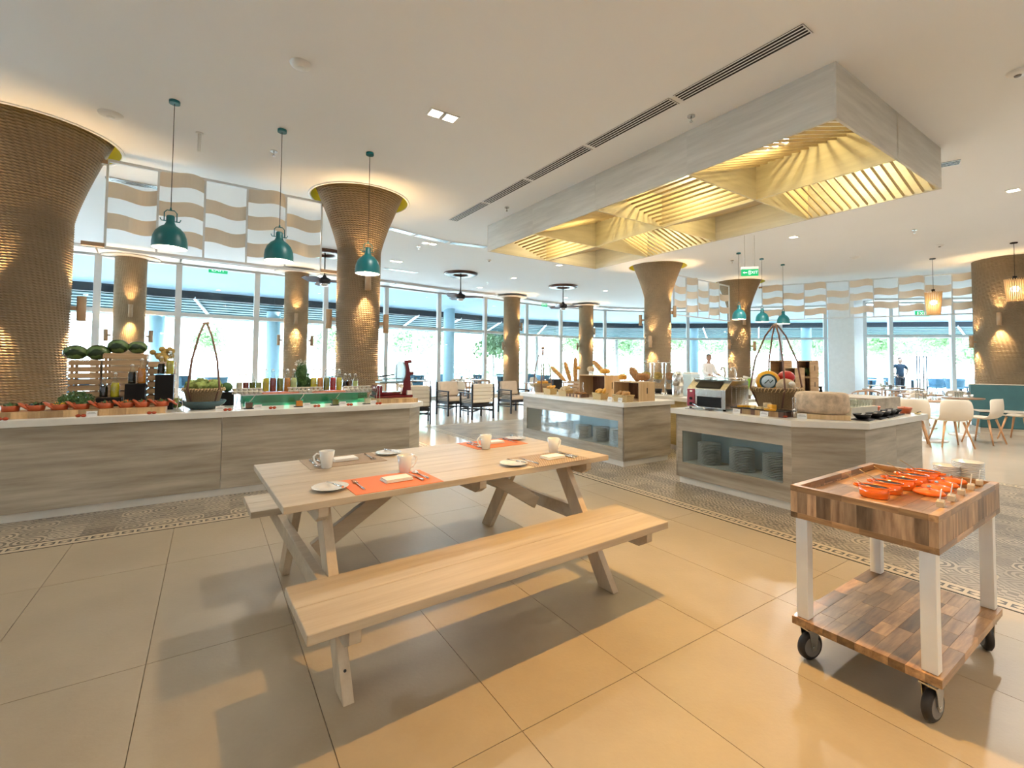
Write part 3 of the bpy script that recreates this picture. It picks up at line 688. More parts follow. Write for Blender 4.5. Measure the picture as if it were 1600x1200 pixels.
# ================================================================ CEILING FITTINGS
A0, A1 = Vector((2.60, 3.05, 0)), Vector((-1.132, 8.511, 0)); dd = (A1-A0).normalized()
br = [Vector((2.75, 2.82, 0))]+[gp(u, v, 4) for u, v in ((1060, 157), (923, 230), (830, 282), (760, 317), (707, 345))]
tb = [(b_-A1).dot(-dd) for b_ in br]; tb[0] = tb[1]+(tb[1]-tb[2])*1.5
tb[0] = (gp(1270, 42, 4)-A1).dot(-dd)
for i in range(5):
    s1, s0 = tb[i], tb[i+1]; L = s1-s0-.05; c = A1-dd*((s0+s1)/2)
    t = thing('slot_air_vent', ['nearest and longest black slot vent segment in the ceiling', 'second slot vent segment from the near end', 'middle slot vent segment of the diagonal line', 'fourth slot vent segment from the near end', 'farthest slot vent segment of the diagonal line'][i], 'vent', (c.x, c.y, CH), math.atan2(dd.y, dd.x), 'slot vents in a diagonal line')
    MB().box(-L/2, L/2, -.085, .085, -.006, -.002).build('dark_slot', M['black'], t)
    m = MB()
    for k in range(5): m.box(-L/2, L/2, -.085+k*.0395, -.085+k*.0395+.012, -.008, -.006)
    for x in (-L/2, L/2-.01): m.box(x, x+.01, -.085, .085, -.008, -.006)
    m.build('blade', M['ceil'], t)
def vent_at(p, q, lab_, wd=.16):
    P, Q = gp(*p, 4), gp(*q, 4); d = Q-P; c = (P+Q)/2; L = d.length
    t = thing('slot_air_vent', lab_, 'vent', (c.x, c.y, CH), math.atan2(d.y, d.x), 'far slot vents')
    MB().box(-L/2, L/2, -wd/2, wd/2, -.006, -.002).build('dark_slot', M['darksteel'], t)
    m = MB()
    for k in range(4): m.box(-L/2, L/2, -wd/2+k*wd/3.4, -wd/2+k*wd/3.4+wd/8, -.012, -.006)
    m.build('blade', M['steel'], t)
vent_at((608, 356), (646, 366), 'slot vent right of the slicer column, near end of the far line'); vent_at((650, 367), (700, 378), 'second slot vent of the far line beside the canopy'); vent_at((704, 379), (760, 386), 'slot vent of the far line ending at the canopy corner')
vent_at((1468, 258), (1500, 252), 'short slot vent right of the canopy corner'); vent_at((165, 278), (246, 293), 'slot vent seen through the near woven screen'); vent_at((600, 419), (652, 426), 'small distant vent over the slicer')
def downl(px, py, lab_, n=1, rz=GY):
    p = gp(px, py, 4); t = thing('ceiling_downlight', lab_, 'downlight', (p.x, p.y, CH), rz, 'square recessed downlights')
    m = MB(); g = MB()
    for k in range(n):
        x = (k-(n-1)/2)*.17
        for a, b_, c, d in ((-.08, .08, -.08, -.062), (-.08, .08, .062, .08), (-.08, -.062, -.062, .062), (.062, .08, -.062, .062)): m.box(x+a, x+b_, c, d, -.012, -.001)
        g.box(x-.062, x+.062, -.062, .062, -.008, -.003)
    m.build('frame', M['white'], t); g.build('lamp', M['lamp'], t)
for px, py, n, l_ in ((692, 180, 2, 'bright twin square downlight in the near ceiling'), (671, 380, 2, 'twin downlight between the slicer column and the canopy'), (619, 408, 2, 'twin downlight above the slicer, farther back'), (1583, 297, 1, 'single square downlight at the right edge'),
    (1240, 370, 1, 'single downlight beside the canopy above the teal far pendants'), (874, 414, 1, 'downlight under the far canopy edge'), (803, 434, 1, 'downlight left of the second fan'), (750, 449, 1, 'distant downlight left of the armchair column'), (946, 454, 1, 'distant downlight right of the second fan'), (884, 465, 1, 'distant downlight above the second fan blades')):
    downl(px, py, l_, n)
def disc(px, py, r, lab_, nm='smoke_detector', cat='detector'):
    p = gp(px, py, 4); t = thing(nm, lab_, cat, (p.x, p.y, CH)); MB().lathe([(0, -.035), (r*.6, -.035), (r*.95, -.015), (r, -.001)], 28).build('cover', M['white'], t)
    MB().lathe([(0, -.045), (r*.3, -.044), (r*.34, -.035)], 16).build('sensor', M['grey'] if r < .08 else M['white'], t)
disc(173, 178, .11, 'round white ceiling speaker above the screen at left', 'ceiling_speaker', 'speaker'); disc(470, 100, .09, 'faint round white access disc in the near ceiling', 'ceiling_disc', 'ceiling disc')
disc(1590, 112, .075, 'round smoke detector with a grey eye at the right edge'); disc(1468, 383, .07, 'small smoke detector above the right woven screen'); disc(764, 406, .06, 'tiny detector left of the canopy corner'); disc(1335, 402, .11, 'round ceiling speaker above the right screen', 'ceiling_speaker', 'speaker')
sp0 = None
for px, py, l_ in ((428, 240, 'sprinkler between the first two near pendants'), (1080, 185, 'sprinkler beside the near side of the canopy'), (792, 328, 'sprinkler near the far corner of the canopy'), (654, 389, 'sprinkler under the twin downlight right of the slicer column'), (1429, 363, 'sprinkler right of the canopy towards the screen'), (1144, 411, 'sprinkler left of the hanging exit sign'), (762, 445, 'tiny far sprinkler near the first fan')):
    p = gp(px, py-4, 4)
    if sp0 is None:
        sp0 = thing('sprinkler', l_, 'sprinkler', (p.x, p.y, CH), 0, 'ceiling sprinklers'); MB().cyl((0, 0), .04, -.012, 0, 16).build('rose', M['steel'], sp0)
        m = MB(); m.cyl((0, 0), .008, -.06, -.012, 8); m.cyl((0, 0), .018, -.066, -.06, 12); m.build('head', M['steel'], sp0)
    else: dup(sp0, (p.x, p.y, CH), label=l_)
p = gp(312, 208, 4); t = thing('rod_sensor', 'white rod hanging from the ceiling between the first two pendants', 'sensor', (p.x, p.y, CH)); MB().cyl((0, 0), .018, -.22, 0, 12).build('rod', M['white'], t); MB().cyl((0, 0), .04, -.012, 0, 12).build('rose', M['white'], t)
# pendants
pend0 = None
def pendant(px, py, label, zshade, sc=1, style=0):
    global pend0
    p = gp(px, py, 4)
    L = CH-zshade
    t = thing('pendant_lamp', label, 'pendant lamp', (p.x, p.y, CH), GY, 'teal dome pendants')
    MB().cyl((0, 0), .048, -.03, 0, 24).build('ceiling_rose', M['teal'], t)
    z = -L   # rim height
    MB().tube([(0, 0, -.03), (0, 0, z+.42)], .0035, 6).build('cord', M['black'], t)
    pr = [(.150, 0), (.150, .05), (.143, .11), (.122, .165), (.088, .205), (.050, .232), (.036, .262), (.036, .32), (.030, .332), (0, .334)]
    MB().lathe([(r, z+h) for r, h in pr], 36).build('shade', M['teal'], t)
    MB().lathe([(r-.004, z+h+(.0005 if i == 0 else 0)) for i, (r, h) in enumerate(pr[:6])], 36).build('shade_lining', M['tealedge'], t)
    m = MB(); m.tube([(-.052, 0, z+.27), (-.052, 0, z+.36), (-.03, 0, z+.385), (.03, 0, z+.385), (.052, 0, z+.36), (.052, 0, z+.27)], .005, 8)
    for sg in (-1, 1): m.tube([(sg*.036, 0, z+.275), (sg*.075, 0, z+.275), (sg*.085, 0, z+.30)], .005, 6)
    m.tube([(0, 0, z+.385), (0, 0, z+.42)], [.012, .004], 8); m.build('yoke', M['teal'], t)
    MB().ell((0, 0, z+.05), .045, 16, 10).build('bulb', M['lamp'], t)
    light('POINT', 'pendant_bulb', (p.x, p.y, zshade+.0), 9, SOFT, .05)
    return t
for px, py, vy, l_ in ((273, 158, 388, 'nearest teal dome pendant, left of the three over the salad counter'), (441, 203, 408, 'middle teal dome pendant of the three over the salad counter'), (578, 239, 428, 'third teal dome pendant, in front of the rope column'),
    (1154, 395, 499, 'left of the three far teal pendants'), (1190, 404, 503, 'middle of the three far teal pendants, beneath the exit sign'), (1223, 413, 506, 'right of the three far teal pendants')):
    P = gp(px, py, 4); zr = at(px, vy, P.y).z; pendant(px, py, l_, zr)
for px, py, y0, y1, l_, dd_ in ((1457, 404, 456, 492, 'cane basket pendant lamp in front of the right woven screen', .165), (1584, 379, 436, 470, 'cane basket pendant lamp in front of the broad right column', .165)):
    P = gp(px, py, 3.9999); t = thing('basket_pendant', l_, 'pendant lamp', (P.x, P.y, CH))
    z1 = at(px, y0, P.y).z-CH; z0 = at(px, y1, P.y).z-CH
    MB().cyl((0, 0), .06, -.02, 0, 20).build('ceiling_rose', M['black'], t); MB().tube([(0, 0, -.02), (0, 0, z1+.02)], .005, 6).build('cord', M['black'], t)
    MB().cyl((0, 0), .035, (z1-.02), (z1+.06), 12).build('lamp_holder', M['black'], t)
    for k in range(28):
        a = 2*PI*k/28; o = MB().bar((dd_*math.cos(a), dd_*math.sin(a), z1), (dd_*.78*math.cos(a), dd_*.78*math.sin(a), z0), .018, .004, (math.cos(a), math.sin(a), 0)).build('cane_slat', M['rattanlamp'], t)
    m = MB()
    for z, r in ((z1-.03, dd_*.98), ((z0+z1)/2, dd_*.89), (z0+.02, dd_*.79)): m.lathe([(r-.012, z-.006), (r-.006, z-.006), (r-.006, z+.006), (r-.012, z+.006)], 28, closed=True)
    m.build('hoop', M['rattanlamp'], t)
    MB().ell((0, 0, (z0+z1)/2+.02), (.07, .07, .06)).build('bulb', M['lamp'], t); light('POINT', 'basket_bulb', (P.x, P.y, CH+(z0+z1)/2+.0), 14, (1, .7, .38), .07)
# fans
fan0 = None
for px, py, Yv, z, rz, l_ in ((720, 427, 0, 3.33, 0.0, 'dark wooden ceiling fan above the armchairs'), (880, 447, 0, 3.27, .05, 'dark wooden ceiling fan in front of the far column'), (508, 395, 0, 3.34, .1, 'dark wooden ceiling fan left of the slicer column')):
    p = gp(px, py, 4)
    if fan0 is None:
        fan0 = thing('ceiling_fan', l_, 'fan', (p.x, p.y, CH), rz, 'dark ceiling fans')
        MB().lathe([(.22, -.012), (.22, -.05), (.26, -.06), (.46, -.06), (.50, -.03), (.50, 0), (.22, 0)], 40, closed=True).build('ceiling_ring', M['walnut'], fan0)
        MB().cyl((0, 0), .015, -.60, 0, 10).build('downrod', M['iron'], fan0)
        MB().lathe([(0, -.54), (.03, -.55), (.05, -.60), (.13, -.64), (.15, -.70), (.12, -.76), (0, -.76)], 24).build('motor', M['iron'], fan0)
        MB().ell((0, 0, -.77), (.10, .10, .06)).build('light_globe', M['chrome'], fan0)
        for k in range(3):
            a = R(-8+120*k); vs = []
            for i in range(9):
                u = i/8; r = .12+.55*u; wd = .05+.075*math.sin(PI*min(1, u*1.15)**.8); ca, sa = math.cos(a+.18*u), math.sin(a+.18*u)
                for sg in (-1, 1):
                    for dz in (-.008, .008): vs.append((r*ca-sg*wd*sa, r*sa+sg*wd*ca, -.70+sg*wd*.35+dz))
            fs = []
            for i in range(8):
                q = i*4; fs += [(q, q+4, q+6, q+2), (q+1, q+3, q+7, q+5), (q, q+1, q+5, q+4), (q+2, q+6, q+7, q+3)]
            fs += [(0, 2, 3, 1), (32, 33, 35, 34)]; MB().add(vs, fs).build('blade', M['walnut'], fan0)
    else: dup(fan0, (p.x, p.y, CH), rz, l_)
# exit signs
def exit_sign(loc, rz, w_, h_, label, arrow=False, hang=False):
    t = thing('exit_sign', label, 'sign', loc, rz); MB().box(-w_/2, w_/2, -.012, .012, -h_/2, h_/2).build('panel', M['green'], t)
    Mx = Matrix.Translation(((w_*.2 if arrow else 0), -.016, 0)) @ Matrix.Rotation(PI/2, 4, 'X'); text('EXIT', h_*(.62 if arrow else .85), Mx, M['exitwhite'], 'lettering', t)
    if arrow:
        m = MB(); m.box(-w_*.08, w_*.04, -.016, -.013, -h_*.3, h_*.3); m.build('running_figure_panel', M['exitwhite'], t)
        m = MB(); m.tube([(-w_*.02, -.018, h_*.16), (-w_*.02, -.018, 0), (-w_*.05, -.018, -h_*.2)], h_*.05, 6); m.ell((-w_*.01, -.018, h_*.22), h_*.05, 8, 6); m.tube([(-w_*.02, -.018, 0), (w_*.02, -.018, -h_*.2)], h_*.04, 6); m.build('running_figure', M['green'], t)
        m = MB(); m.box(-w_*.38, -w_*.16, -.016, -.013, -h_*.05, h_*.05); m.prism([(-w_*.42, 0), (-w_*.32, h_*.16), (-w_*.32, -h_*.16)], .013, .016); 
        m.v = m.v[:8]+[(x, -z, y) for x, y, z in m.v[8:]]; m.build('arrow', M['exitwhite'], t)
    if hang: MB().box(-w_/2, w_/2, -.03, .03, h_/2, h_/2+.05).build('housing', M['white'], t)
p = at(341, 422, 13.1); exit_sign(p, R(36), .46, .19, 'green EXIT sign at the head of the left glass wall')
p = at(850.5, 475.5, 19.9); exit_sign(p, R(40), .34, .2, 'small green exit sign above the armchair column windows')
p = at(1171.5, 426, 9.3); p.z = at(1171, 426, 9.3).z; exit_sign(p, R(-12), .32, .135, 'green hanging exit sign with an arrow above the far pendants', True, True)
m = MB(); m.bar((p.x-.1, p.y, p.z+.1), (p.x-.1, p.y, CH), .008, .008); m.bar((p.x+.1, p.y, p.z+.1), (p.x+.1, p.y, CH), .008, .008)
o = m.build('hanger_wires', M['steel']); tag(o, 'pair of thin wires holding the arrow exit sign', 'wire')
p = at(1441, 490, 17.9); exit_sign(p, R(-9), .5, .22, 'green exit sign partly behind the basket pendant')
# ================================================================ COUNTERS
def lam(name, parent, s0, s1, t0, t1, z0, z1, mat=None, bev=.0):
    c = st((s0+s1)/2, (t0+t1)/2); c.z = 0
    return MB().box(-(s1-s0)/2, (s1-s0)/2, -(t1-t0)/2, (t1-t0)/2, z0, z1).build(name, mat or M['laminate'], parent, c, GY, bev=bev)
def lamT(name, parent, s0, s1, t0, t1, z0, z1, mat=None):   # long axis along t
    c = st((s0+s1)/2, (t0+t1)/2)
    return MB().box(-(t1-t0)/2, (t1-t0)/2, -(s1-s0)/2, (s1-s0)/2, z0, z1).build(name, mat or M['laminate'], parent, c, GY+PI/2)
def stpoly(mb_name, poly, z0, z1, mat, parent=None, **k): return MB().prism([st(*p)[:2] for p in poly], z0, z1).build(mb_name, mat, parent, **k)
# left salad counter
lc = thing('buffet_counter', 'long left buffet counter in grey-brown wood laminate below the salad display', 'counter', (0, 0, 0))
for a, b_ in ((-5.3, -3.7), (-3.7, -2.13), (-2.13, .127), (.127, 2.10)): lam('front_panel', lc, a+.002, b_-.002, 5.50, 5.52, .075, .79)
def diag(name, par, a, b_, z0, z1, th=.02):
    A, B = st(*a), st(*b_); d = B-A; n_ = Vector((-d.y, d.x, 0)).normalized()*th/2; c = (A+B)/2+n_
    return MB().box(-d.length/2, d.length/2, -th/2, th/2, z0, z1).build(name, M['laminate'], par, (c.x, c.y, 0), math.atan2(d.y, d.x))
diag('corner_panel', lc, (2.10, 5.50), (2.32, 5.72), .075, .79); lamT('end_panel', lc, 2.30, 2.32, 5.735, 6.5, .075, .79)
stpoly('carcass', [(-5.3, 5.53), (2.07, 5.53), (2.26, 5.75), (2.26, 6.5), (-5.3, 6.5)], .08, .788, M['white'], lc)
stpoly('plinth', [(-5.3, 5.53), (2.07, 5.53), (2.26, 5.75), (2.26, 6.48), (-5.3, 6.48)], 0, .075, M['slab'], lc)
wt = stpoly('worktop', [(-5.35, 5.475), (2.12, 5.475), (2.36, 5.70), (2.36, 6.54), (-5.35, 6.54)], .79, CT, M['slab'], bev=.004); tag(wt, 'cream stone worktop with a cut corner on the left buffet counter', 'worktop')
rc = thing('rear_counter', 'low cream rear counter behind the left buffet, at the foot of the rope column', 'counter', (0, 0, 0))
stpoly('body', [(-6, 6.95), (-1.05, 6.95), (-1.05, 7.1), (-6, 7.1)], 0, .80, M['laminate'], rc); stpoly('top', [(-6, 6.9), (-1.0, 6.9), (-1.0, 7.13), (-6, 7.13)], .80, .855, M['slab'], rc)
def sneeze(px, lab_):
    p = gp(px, 622, CT); t = thing('sneeze_guard', lab_, 'glass guard', p, GY, 'clear sneeze guards')
    prf = [(0, 0), (0, .14), (-.02, .18), (-.06, .205), (-.20, .21)]
    m = MB()
    for i in range(4):
        a, b_ = prf[i], prf[i+1]; m.add([(a[0], 0, a[1]), (b_[0], 0, b_[1]), (b_[0], .6, b_[1]), (a[0], .6, a[1])], [(0, 1, 2, 3)])
    m.build('curved_glass', M['clear'], t)
    MB().tube([(x, 0, z) for x, z in prf], .006, 8).build('edge', M['chrome'], t)
sneeze(44, 'curved clear guard at far left behind the terracotta pots'); sneeze(82, 'second curved clear guard left of the herb bush')
# islands: front along s = 4.6
def island(name, lab_, t0, t1, poly, n0, n1, panels, plates, gname):
    r = thing('buffet_island', lab_, 'counter', (0, 0, 0))
    S0, S1 = 4.6, 4.62
    lamT('front_panel', r, S0, S1, t0, t1, .60, .79); lamT('front_panel', r, S0, S1, t0, t1, .075, .24)
    lamT('front_stile', r, S0, S1, t0, n0, .24, .60); lamT('front_stile', r, S0, S1, n1, t1, .24, .60)
    ti = .02
    inner = [(5.02, t0+ti if poly is None else t0+ti)]
    for nm, a, b_ in panels: diag(nm, r, a, b_, .075, .79)
    core = [(5.0, t0+.03), (5.0, t1-.03)]
    # niche lining
    lamT('niche_floor', r, 4.62, 4.99, n0-.02, n1+.02, .215, .24, M['slab']); lamT('niche_ceiling', r, 4.62, 4.99, n0-.02, n1+.02, .60, .62, M['white'])
    lamT('niche_back', r, 4.97, 4.99, n0-.02, n1+.02, .24, .60, M['bluecloth']); lam('niche_side', r, 4.62, 4.97, n0-.02, n0, .24, .60, M['white']); lam('niche_side', r, 4.62, 4.97, n1, n1+.02, .24, .60, M['white'])
    lamT('niche_glass', r, 4.606, 4.610, n0, n1, .24, .60, M['glass'])
    return r
il = island('mid', 'middle bread island in grey wood laminate with a glazed plate niche', 4.30, 6.63, None, 4.40, 6.52,
    [('end_panel', (4.60, 4.30), (5.56, 4.30)), ('end_panel', (5.56, 6.63), (4.60, 6.63)), ('back_panel', (5.56, 4.32), (5.56, 6.61))], 0, '')
stpoly('plinth', [(4.62, 4.32), (5.52, 4.32), (5.52, 6.60), (4.62, 6.60)], 0, .075, M['slab'], il)
tag(stpoly('worktop', [(4.56, 4.26), (5.60, 4.26), (5.60, 6.68), (4.56, 6.68)], .79, CT, M['slab'], bev=.004), 'cream stone worktop of the middle bread island', 'worktop')
ir = island('right', 'right-hand cheese island in grey wood laminate with a glazed plate niche', 2.20, 3.48, None, 2.28, 3.40,
    [('corner_panel', (4.60, 2.20), (5.02, 1.76)), ('side_panel', (5.02, 1.76), (5.76, 1.76)), ('side_panel', (5.762, 1.76), (6.50, 1.76)), ('end_panel', (6.50, 3.48), (4.60, 3.48)), ('back_panel', (6.50, 1.78), (6.50, 3.46))], 0, '')
stpoly('plinth', [(4.62, 2.23), (5.04, 1.79), (6.47, 1.79), (6.47, 3.45), (4.62, 3.45)], 0, .075, M['slab'], ir)
tag(stpoly('worktop', [(4.56, 2.18), (5.0, 1.72), (6.55, 1.72), (6.55, 3.53), (4.56, 3.53)], .79, CT, M['slab'], bev=.004), 'cream stone worktop of the right-hand cheese island', 'worktop')
# plate stacks
plate0 = None
def plate_me():
    return MB().lathe([(0, 0), (.075, 0), (.082, .004), (.118, .014), (.125, .017), (.123, .019), (.08, .009), (0, .006)], 28)
def stack(p, z, n, dz, lab_, grp, sc=1, rz=0):
    global plate0
    for k in range(n):
        if plate0 is None: plate0 = plate_me().build('plate', M['plate']); o = plate0
        else: o = plate0.copy(); COL.objects.link(o)
        o.location = (p.x, p.y, z+k*dz); o.scale = (sc, sc, 1); tag(o, lab_, 'plate', grp)
nm5 = ['leftmost', 'second', 'third', 'fourth', 'rightmost']
for i, tt in enumerate((6.18, 5.72, 5.30, 4.92, 4.58)):
    stack(st(4.80, tt), .24, [13, 12, 11, 12, 13][i], .0165, 'white plate in the %s of five stacks inside the bread island niche' % nm5[i], 'plates in %s bread island stack' % nm5[i])
for i, tt in enumerate((3.17, 2.79, 2.43)):
    stack(st(4.78, tt), .24, 14, .0165, 'white plate in the %s of three stacks inside the cheese island niche' % ['left', 'middle', 'right'][i], 'plates in %s cheese island stack' % ['left', 'middle', 'right'][i])
# rear drinks station between the islands
ds = thing('drinks_station', 'yellow oak rear cabinet with louvred doors behind the islands', 'cabinet', (0, 0, 0))
stpoly('carcass', [(6.25, 3.9), (6.9, 3.9), (6.9, 7.2), (6.25, 7.2)], .08, .74, M['louvrewood'], ds); stpoly('top', [(6.18, 3.85), (7.0, 3.85), (7.0, 7.3), (6.18, 7.3)], .78, .84, M['slab'], ds); stpoly('top_rail', [(6.23, 3.9), (6.9, 3.9), (6.9, 7.2), (6.23, 7.2)], .74, .78, M['louvrewood'], ds)
for k in range(7):
    d = lamT('door', ds, 6.23, 6.25, 3.9+k*.47+.01, 3.9+(k+1)*.47-.01, .10, .62, M['louvrewood'])
    m = MB()
    for q in range(16): m.box(-.2, .2, .010, .022, .13+q*.03, .145+q*.03)
    o = m.build('louvre_slats', M['louvrewood'], d); tag(o, kind='stuff')
stpoly('plinth', [(6.3, 3.9), (6.9, 3.9), (6.9, 7.2), (6.3, 7.2)], 0, .08, M['slab'], ds)
DT = .84
# ================================================================ PICNIC TABLE
PX, PY, PA, PL, PW, PH, BH = -.958, 1.966, .623, 1.99, .968, .75, .45
pt = thing('picnic_table', 'pale wooden picnic table with two attached plank benches in the foreground', 'picnic table', (PX, PY, 0), PA)
def pb(name, x0, x1, y0, y1, z0, z1, mat='pine', bev=.004):
    c = Vector(((x0+x1)/2, (y0+y1)/2, (z0+z1)/2)); d = ((x1-x0)/2, (y1-y0)/2, (z1-z0)/2)
    return MB().box(-d[0], d[0], -d[1], d[1], -d[2], d[2]).build(name, M[mat], pt, c, bev=bev)
for k in range(5): pb('table_plank', 0, PL, k*PW/5+.0006, (k+1)*PW/5-.0006, PH-.032, PH, bev=.0025)
for y0 in (-.482, PW+.078):
    for k in range(2): pb('bench_plank', 0.0, PL-.02, y0+k*.202+.0006, y0+(k+1)*.202-.0006, BH-.04, BH, bev=.004)
def chamfer_beam(name, a, y0, y1, z0, z1, th=.045, ch=.05):
    pr = [(y0+ch, z0), (y1-ch, z0), (y1, z0+ch*.6), (y1, z1), (y0, z1), (y0, z0+ch*.6)]
    vs = [(a, y, z) for y, z in pr]+[(a+th, y, z) for y, z in pr]; n = 6
    return MB().add(vs, [tuple(range(n))[::-1], tuple(range(n, 2*n))]+[(i, (i+1) % n, n+(i+1) % n, n+i) for i in range(n)]).build(name, M['pine'], pt, bev=.003)
for a in (.145, .985, 1.80): chamfer_beam('top_crossbeam', a, .02, PW-.02, PH-.032-.075, PH-.0325)
for a in (.145, 1.80): chamfer_beam('bench_beam', a, -.462, PW+.462, BH-.04-.09, BH-.0405, ch=.06)
def leg(a, sgn):
    yt, yb, wd = (.30, -.255, .12) if sgn < 0 else (PW-.30, PW+.255, .12)
    zt = PH-.033; s = 1 if sgn < 0 else -1
    pr = [(yb, 0), (yb+s*wd, 0), (yt+s*wd*.2, zt), (yt-s*wd*.85, zt)]
    vs = [(a, y, z) for y, z in pr]+[(a+.045, y, z) for y, z in pr]
    return MB().add(vs, [(3, 2, 1, 0), (4, 5, 6, 7)]+[(i, (i+1) % 4, 4+(i+1) % 4, 4+i) for i in range(4)]).build('leg', M['pinez'], pt, bev=.003)
for a in (.191, 1.755):
    for sg in (-1, 1): leg(a, sg)
for a0, a1 in ((.24, .78), (1.75, 1.20)):
    MB().bar((a0, PW/2, .36), (a1, PW/2, .70), .04, .085).build('brace', M['pine'], pt, bev=.003)
MB().cyl((0, 0), .006, -.002, .003, 10).build('bolt', M['iron'], pt, (.213, -.192, .10)).rotation_euler = (PI/2-.56, 0, 0)
TB = Matrix.Translation((PX, PY, 0)) @ Matrix.Rotation(PA, 4, 'Z')
def tb_(a, b_, z=PH): return TB @ Vector((a, b_, z))
# settings on the table
mat0 = {}; mug0 = plt0 = None
def mug():
    t = thing('mug', 'x', 'mug'); t['label'] = ''
    pr = [(0, 0), (.026, 0), (.030, .005), (.036, .05), (.043, .098), (.0405, .098), (.033, .045), (.026, .008), (0, .006)]
    MB().lathe(pr, 28).build('body', M['ceramic'], t)
    MB().tube([(.037, 0, .080), (.058, 0, .088), (.074, 0, .074), (.070, 0, .048), (.052, 0, .026), (.032, 0, .022)], [.0055, .0055, .006, .0055, .005, .005], 8).build('handle', M['ceramic'], t); return t
def side_plate():
    t = thing('side_plate', 'x', 'plate'); MB().lathe([(0, 0), (.045, 0), (.05, .004), (.083, .014), (.085, .016), (.082, .0165), (.048, .007), (0, .005)], 32).build('dish', M['ceramic'], t); return t
def fork():
    t = thing('fork', 'x', 'fork'); m = MB(); m.tube([(0, -.10, .003), (0, -.04, .004), (0, .03, .004), (0, .05, .002)], [.006, .004, .003, .004], 8)
    m.bar((0, .045, .003), (0, .062, .003), .024, .003)
    for k in range(4): m.bar(((k-1.5)*.0065, .06, .003), ((k-1.5)*.0065, .10, .006), .003, .002)
    m.build('fork_body', M['chrome'], t); return t
def mesh_thing(mb, name, cat): o = mb.build(name, M['chrome']); tag(o, 'x', cat); return o
def knife_mb(s=1):
    m = MB(); m.tube([(0, -.10*s, .004), (0, -.06*s, .005), (0, 0, .004)], [.007, .006, .005], 8); m.add([(-.004, 0, .003), (-.008, .04*s, .003), (-.007, .09*s, .003), (0, .11*s, .003), (.004, .09*s, .003), (.004, 0, .003)]+[(-.004, 0, .006), (-.008, .04*s, .006), (-.007, .09*s, .005), (0, .11*s, .004), (.004, .09*s, .006), (.004, 0, .006)],
        [(5, 4, 3, 2, 1, 0), (6, 7, 8, 9, 10, 11)]+[(i, (i+1) % 6, 6+(i+1) % 6, 6+i) for i in range(6)]); return m
def spoon_mb():
    m = MB(); m.tube([(0, -.10, .004), (0, -.03, .005), (0, .05, .004)], [.0065, .004, .003], 8); m.ell((0, .072, .005), (.017, .026, .005), 14, 8); return m
knife0 = mesh_thing(knife_mb(), 'table_knife', 'knife'); spoon0 = mesh_thing(spoon_mb(), 'spoon', 'spoon'); bkn0 = mesh_thing(knife_mb(.75), 'butter_knife', 'knife')
mug0, plt0, fork0 = mug(), side_plate(), fork()
nap0 = None
def napkin():
    m = MB()
    for k in range(3): m.box(-.075+.003*k, .075-.002*k, -.045+.002*k, .045-.001*k, .0015+k*.0055, .0060+k*.0055)
    o = m.build('napkin', M['linen'], bev=.002); return o
nap0 = napkin(); nap0['label'] = 'x'
used = set()
def place(o, a, b_, rot, lab_, cat=None, grp=None, z=PH):
    p = tb_(a, b_, z)
    if o.name not in used: used.add(o.name); o.location = p; o.rotation_euler = (0, 0, PA+rot); q = o
    else: q = dup(o, p, PA+rot)
    q['label'] = lab_
    if cat: q['category'] = cat
    if grp: q['group'] = grp
    return q
SETS = [('near left orange placemat', .53, .155, 0, 'matorange', (.665, .300), (.235, .18), 'near left'), ('far left taupe placemat', .47, .80, PI, 'mattaupe', (.335, .655), (.775, .84), 'far left'),
        ('far right orange placemat', 1.58, .80, PI, 'matorange', (1.42, .645), (1.84, .86), 'far right'), ('near right taupe placemat', 1.58, .135, 0, 'mattaupe', (1.745, .285), (1.285, .12), 'near right')]
for nm, a, b_, r, mt, mg, pl_, q in SETS:
    o = MB().box(-.225, .225, -.15, .15, 0, .0025).build('placemat', M[mt]); p = tb_(a, b_); o.location = p; o.rotation_euler = (0, 0, PA+r)
    tag(o, {'n': nm[:0]}.get('x', '')+'woven %s placemat at the %s seat of the picnic table' % (mt[3:], q), 'placemat', 'placemats on the picnic table')
    c, s = math.cos(r), math.sin(r)
    def rel(x, y): return a+x*c-y*s, b_+x*s+y*c
    z = PH+.0026
    x, y = rel(.0, 0.0); place(nap0, x+.03*(1 if r == 0 else .3), y, r+.03, 'folded white napkin on the %s placemat' % q, 'napkin', 'folded napkins', z)
    x, y = rel(-.165, 0); place(fork0, x, y, r-.02, 'steel fork on the %s placemat' % q, 'fork', 'forks on the picnic table', z)
    x, y = rel(.135, 0); place(knife0, x, y, r+.04, 'steel knife on the %s placemat' % q, 'knife', 'knives on the picnic table', z)
    x, y = rel(.175, .02); place(spoon0, x, y, r+.03, 'steel spoon on the %s placemat' % q, 'spoon', 'spoons on the picnic table', z)
    place(mug0, mg[0], mg[1], (r if r == 0 else r)+(.15 if r == 0 else .1), 'tall white mug at the %s seat of the picnic table' % q, 'mug', 'white mugs on the picnic table', PH+.0001)
    place(plt0, pl_[0], pl_[1], 0, 'small white side plate at the %s seat' % q, 'plate', 'side plates on the picnic table', PH+.0002)
    place(bkn0, pl_[0]+.02, pl_[1]+.0, r+.25, 'butter knife lying across the %s side plate' % q, 'knife', 'butter knives', PH+.0165)
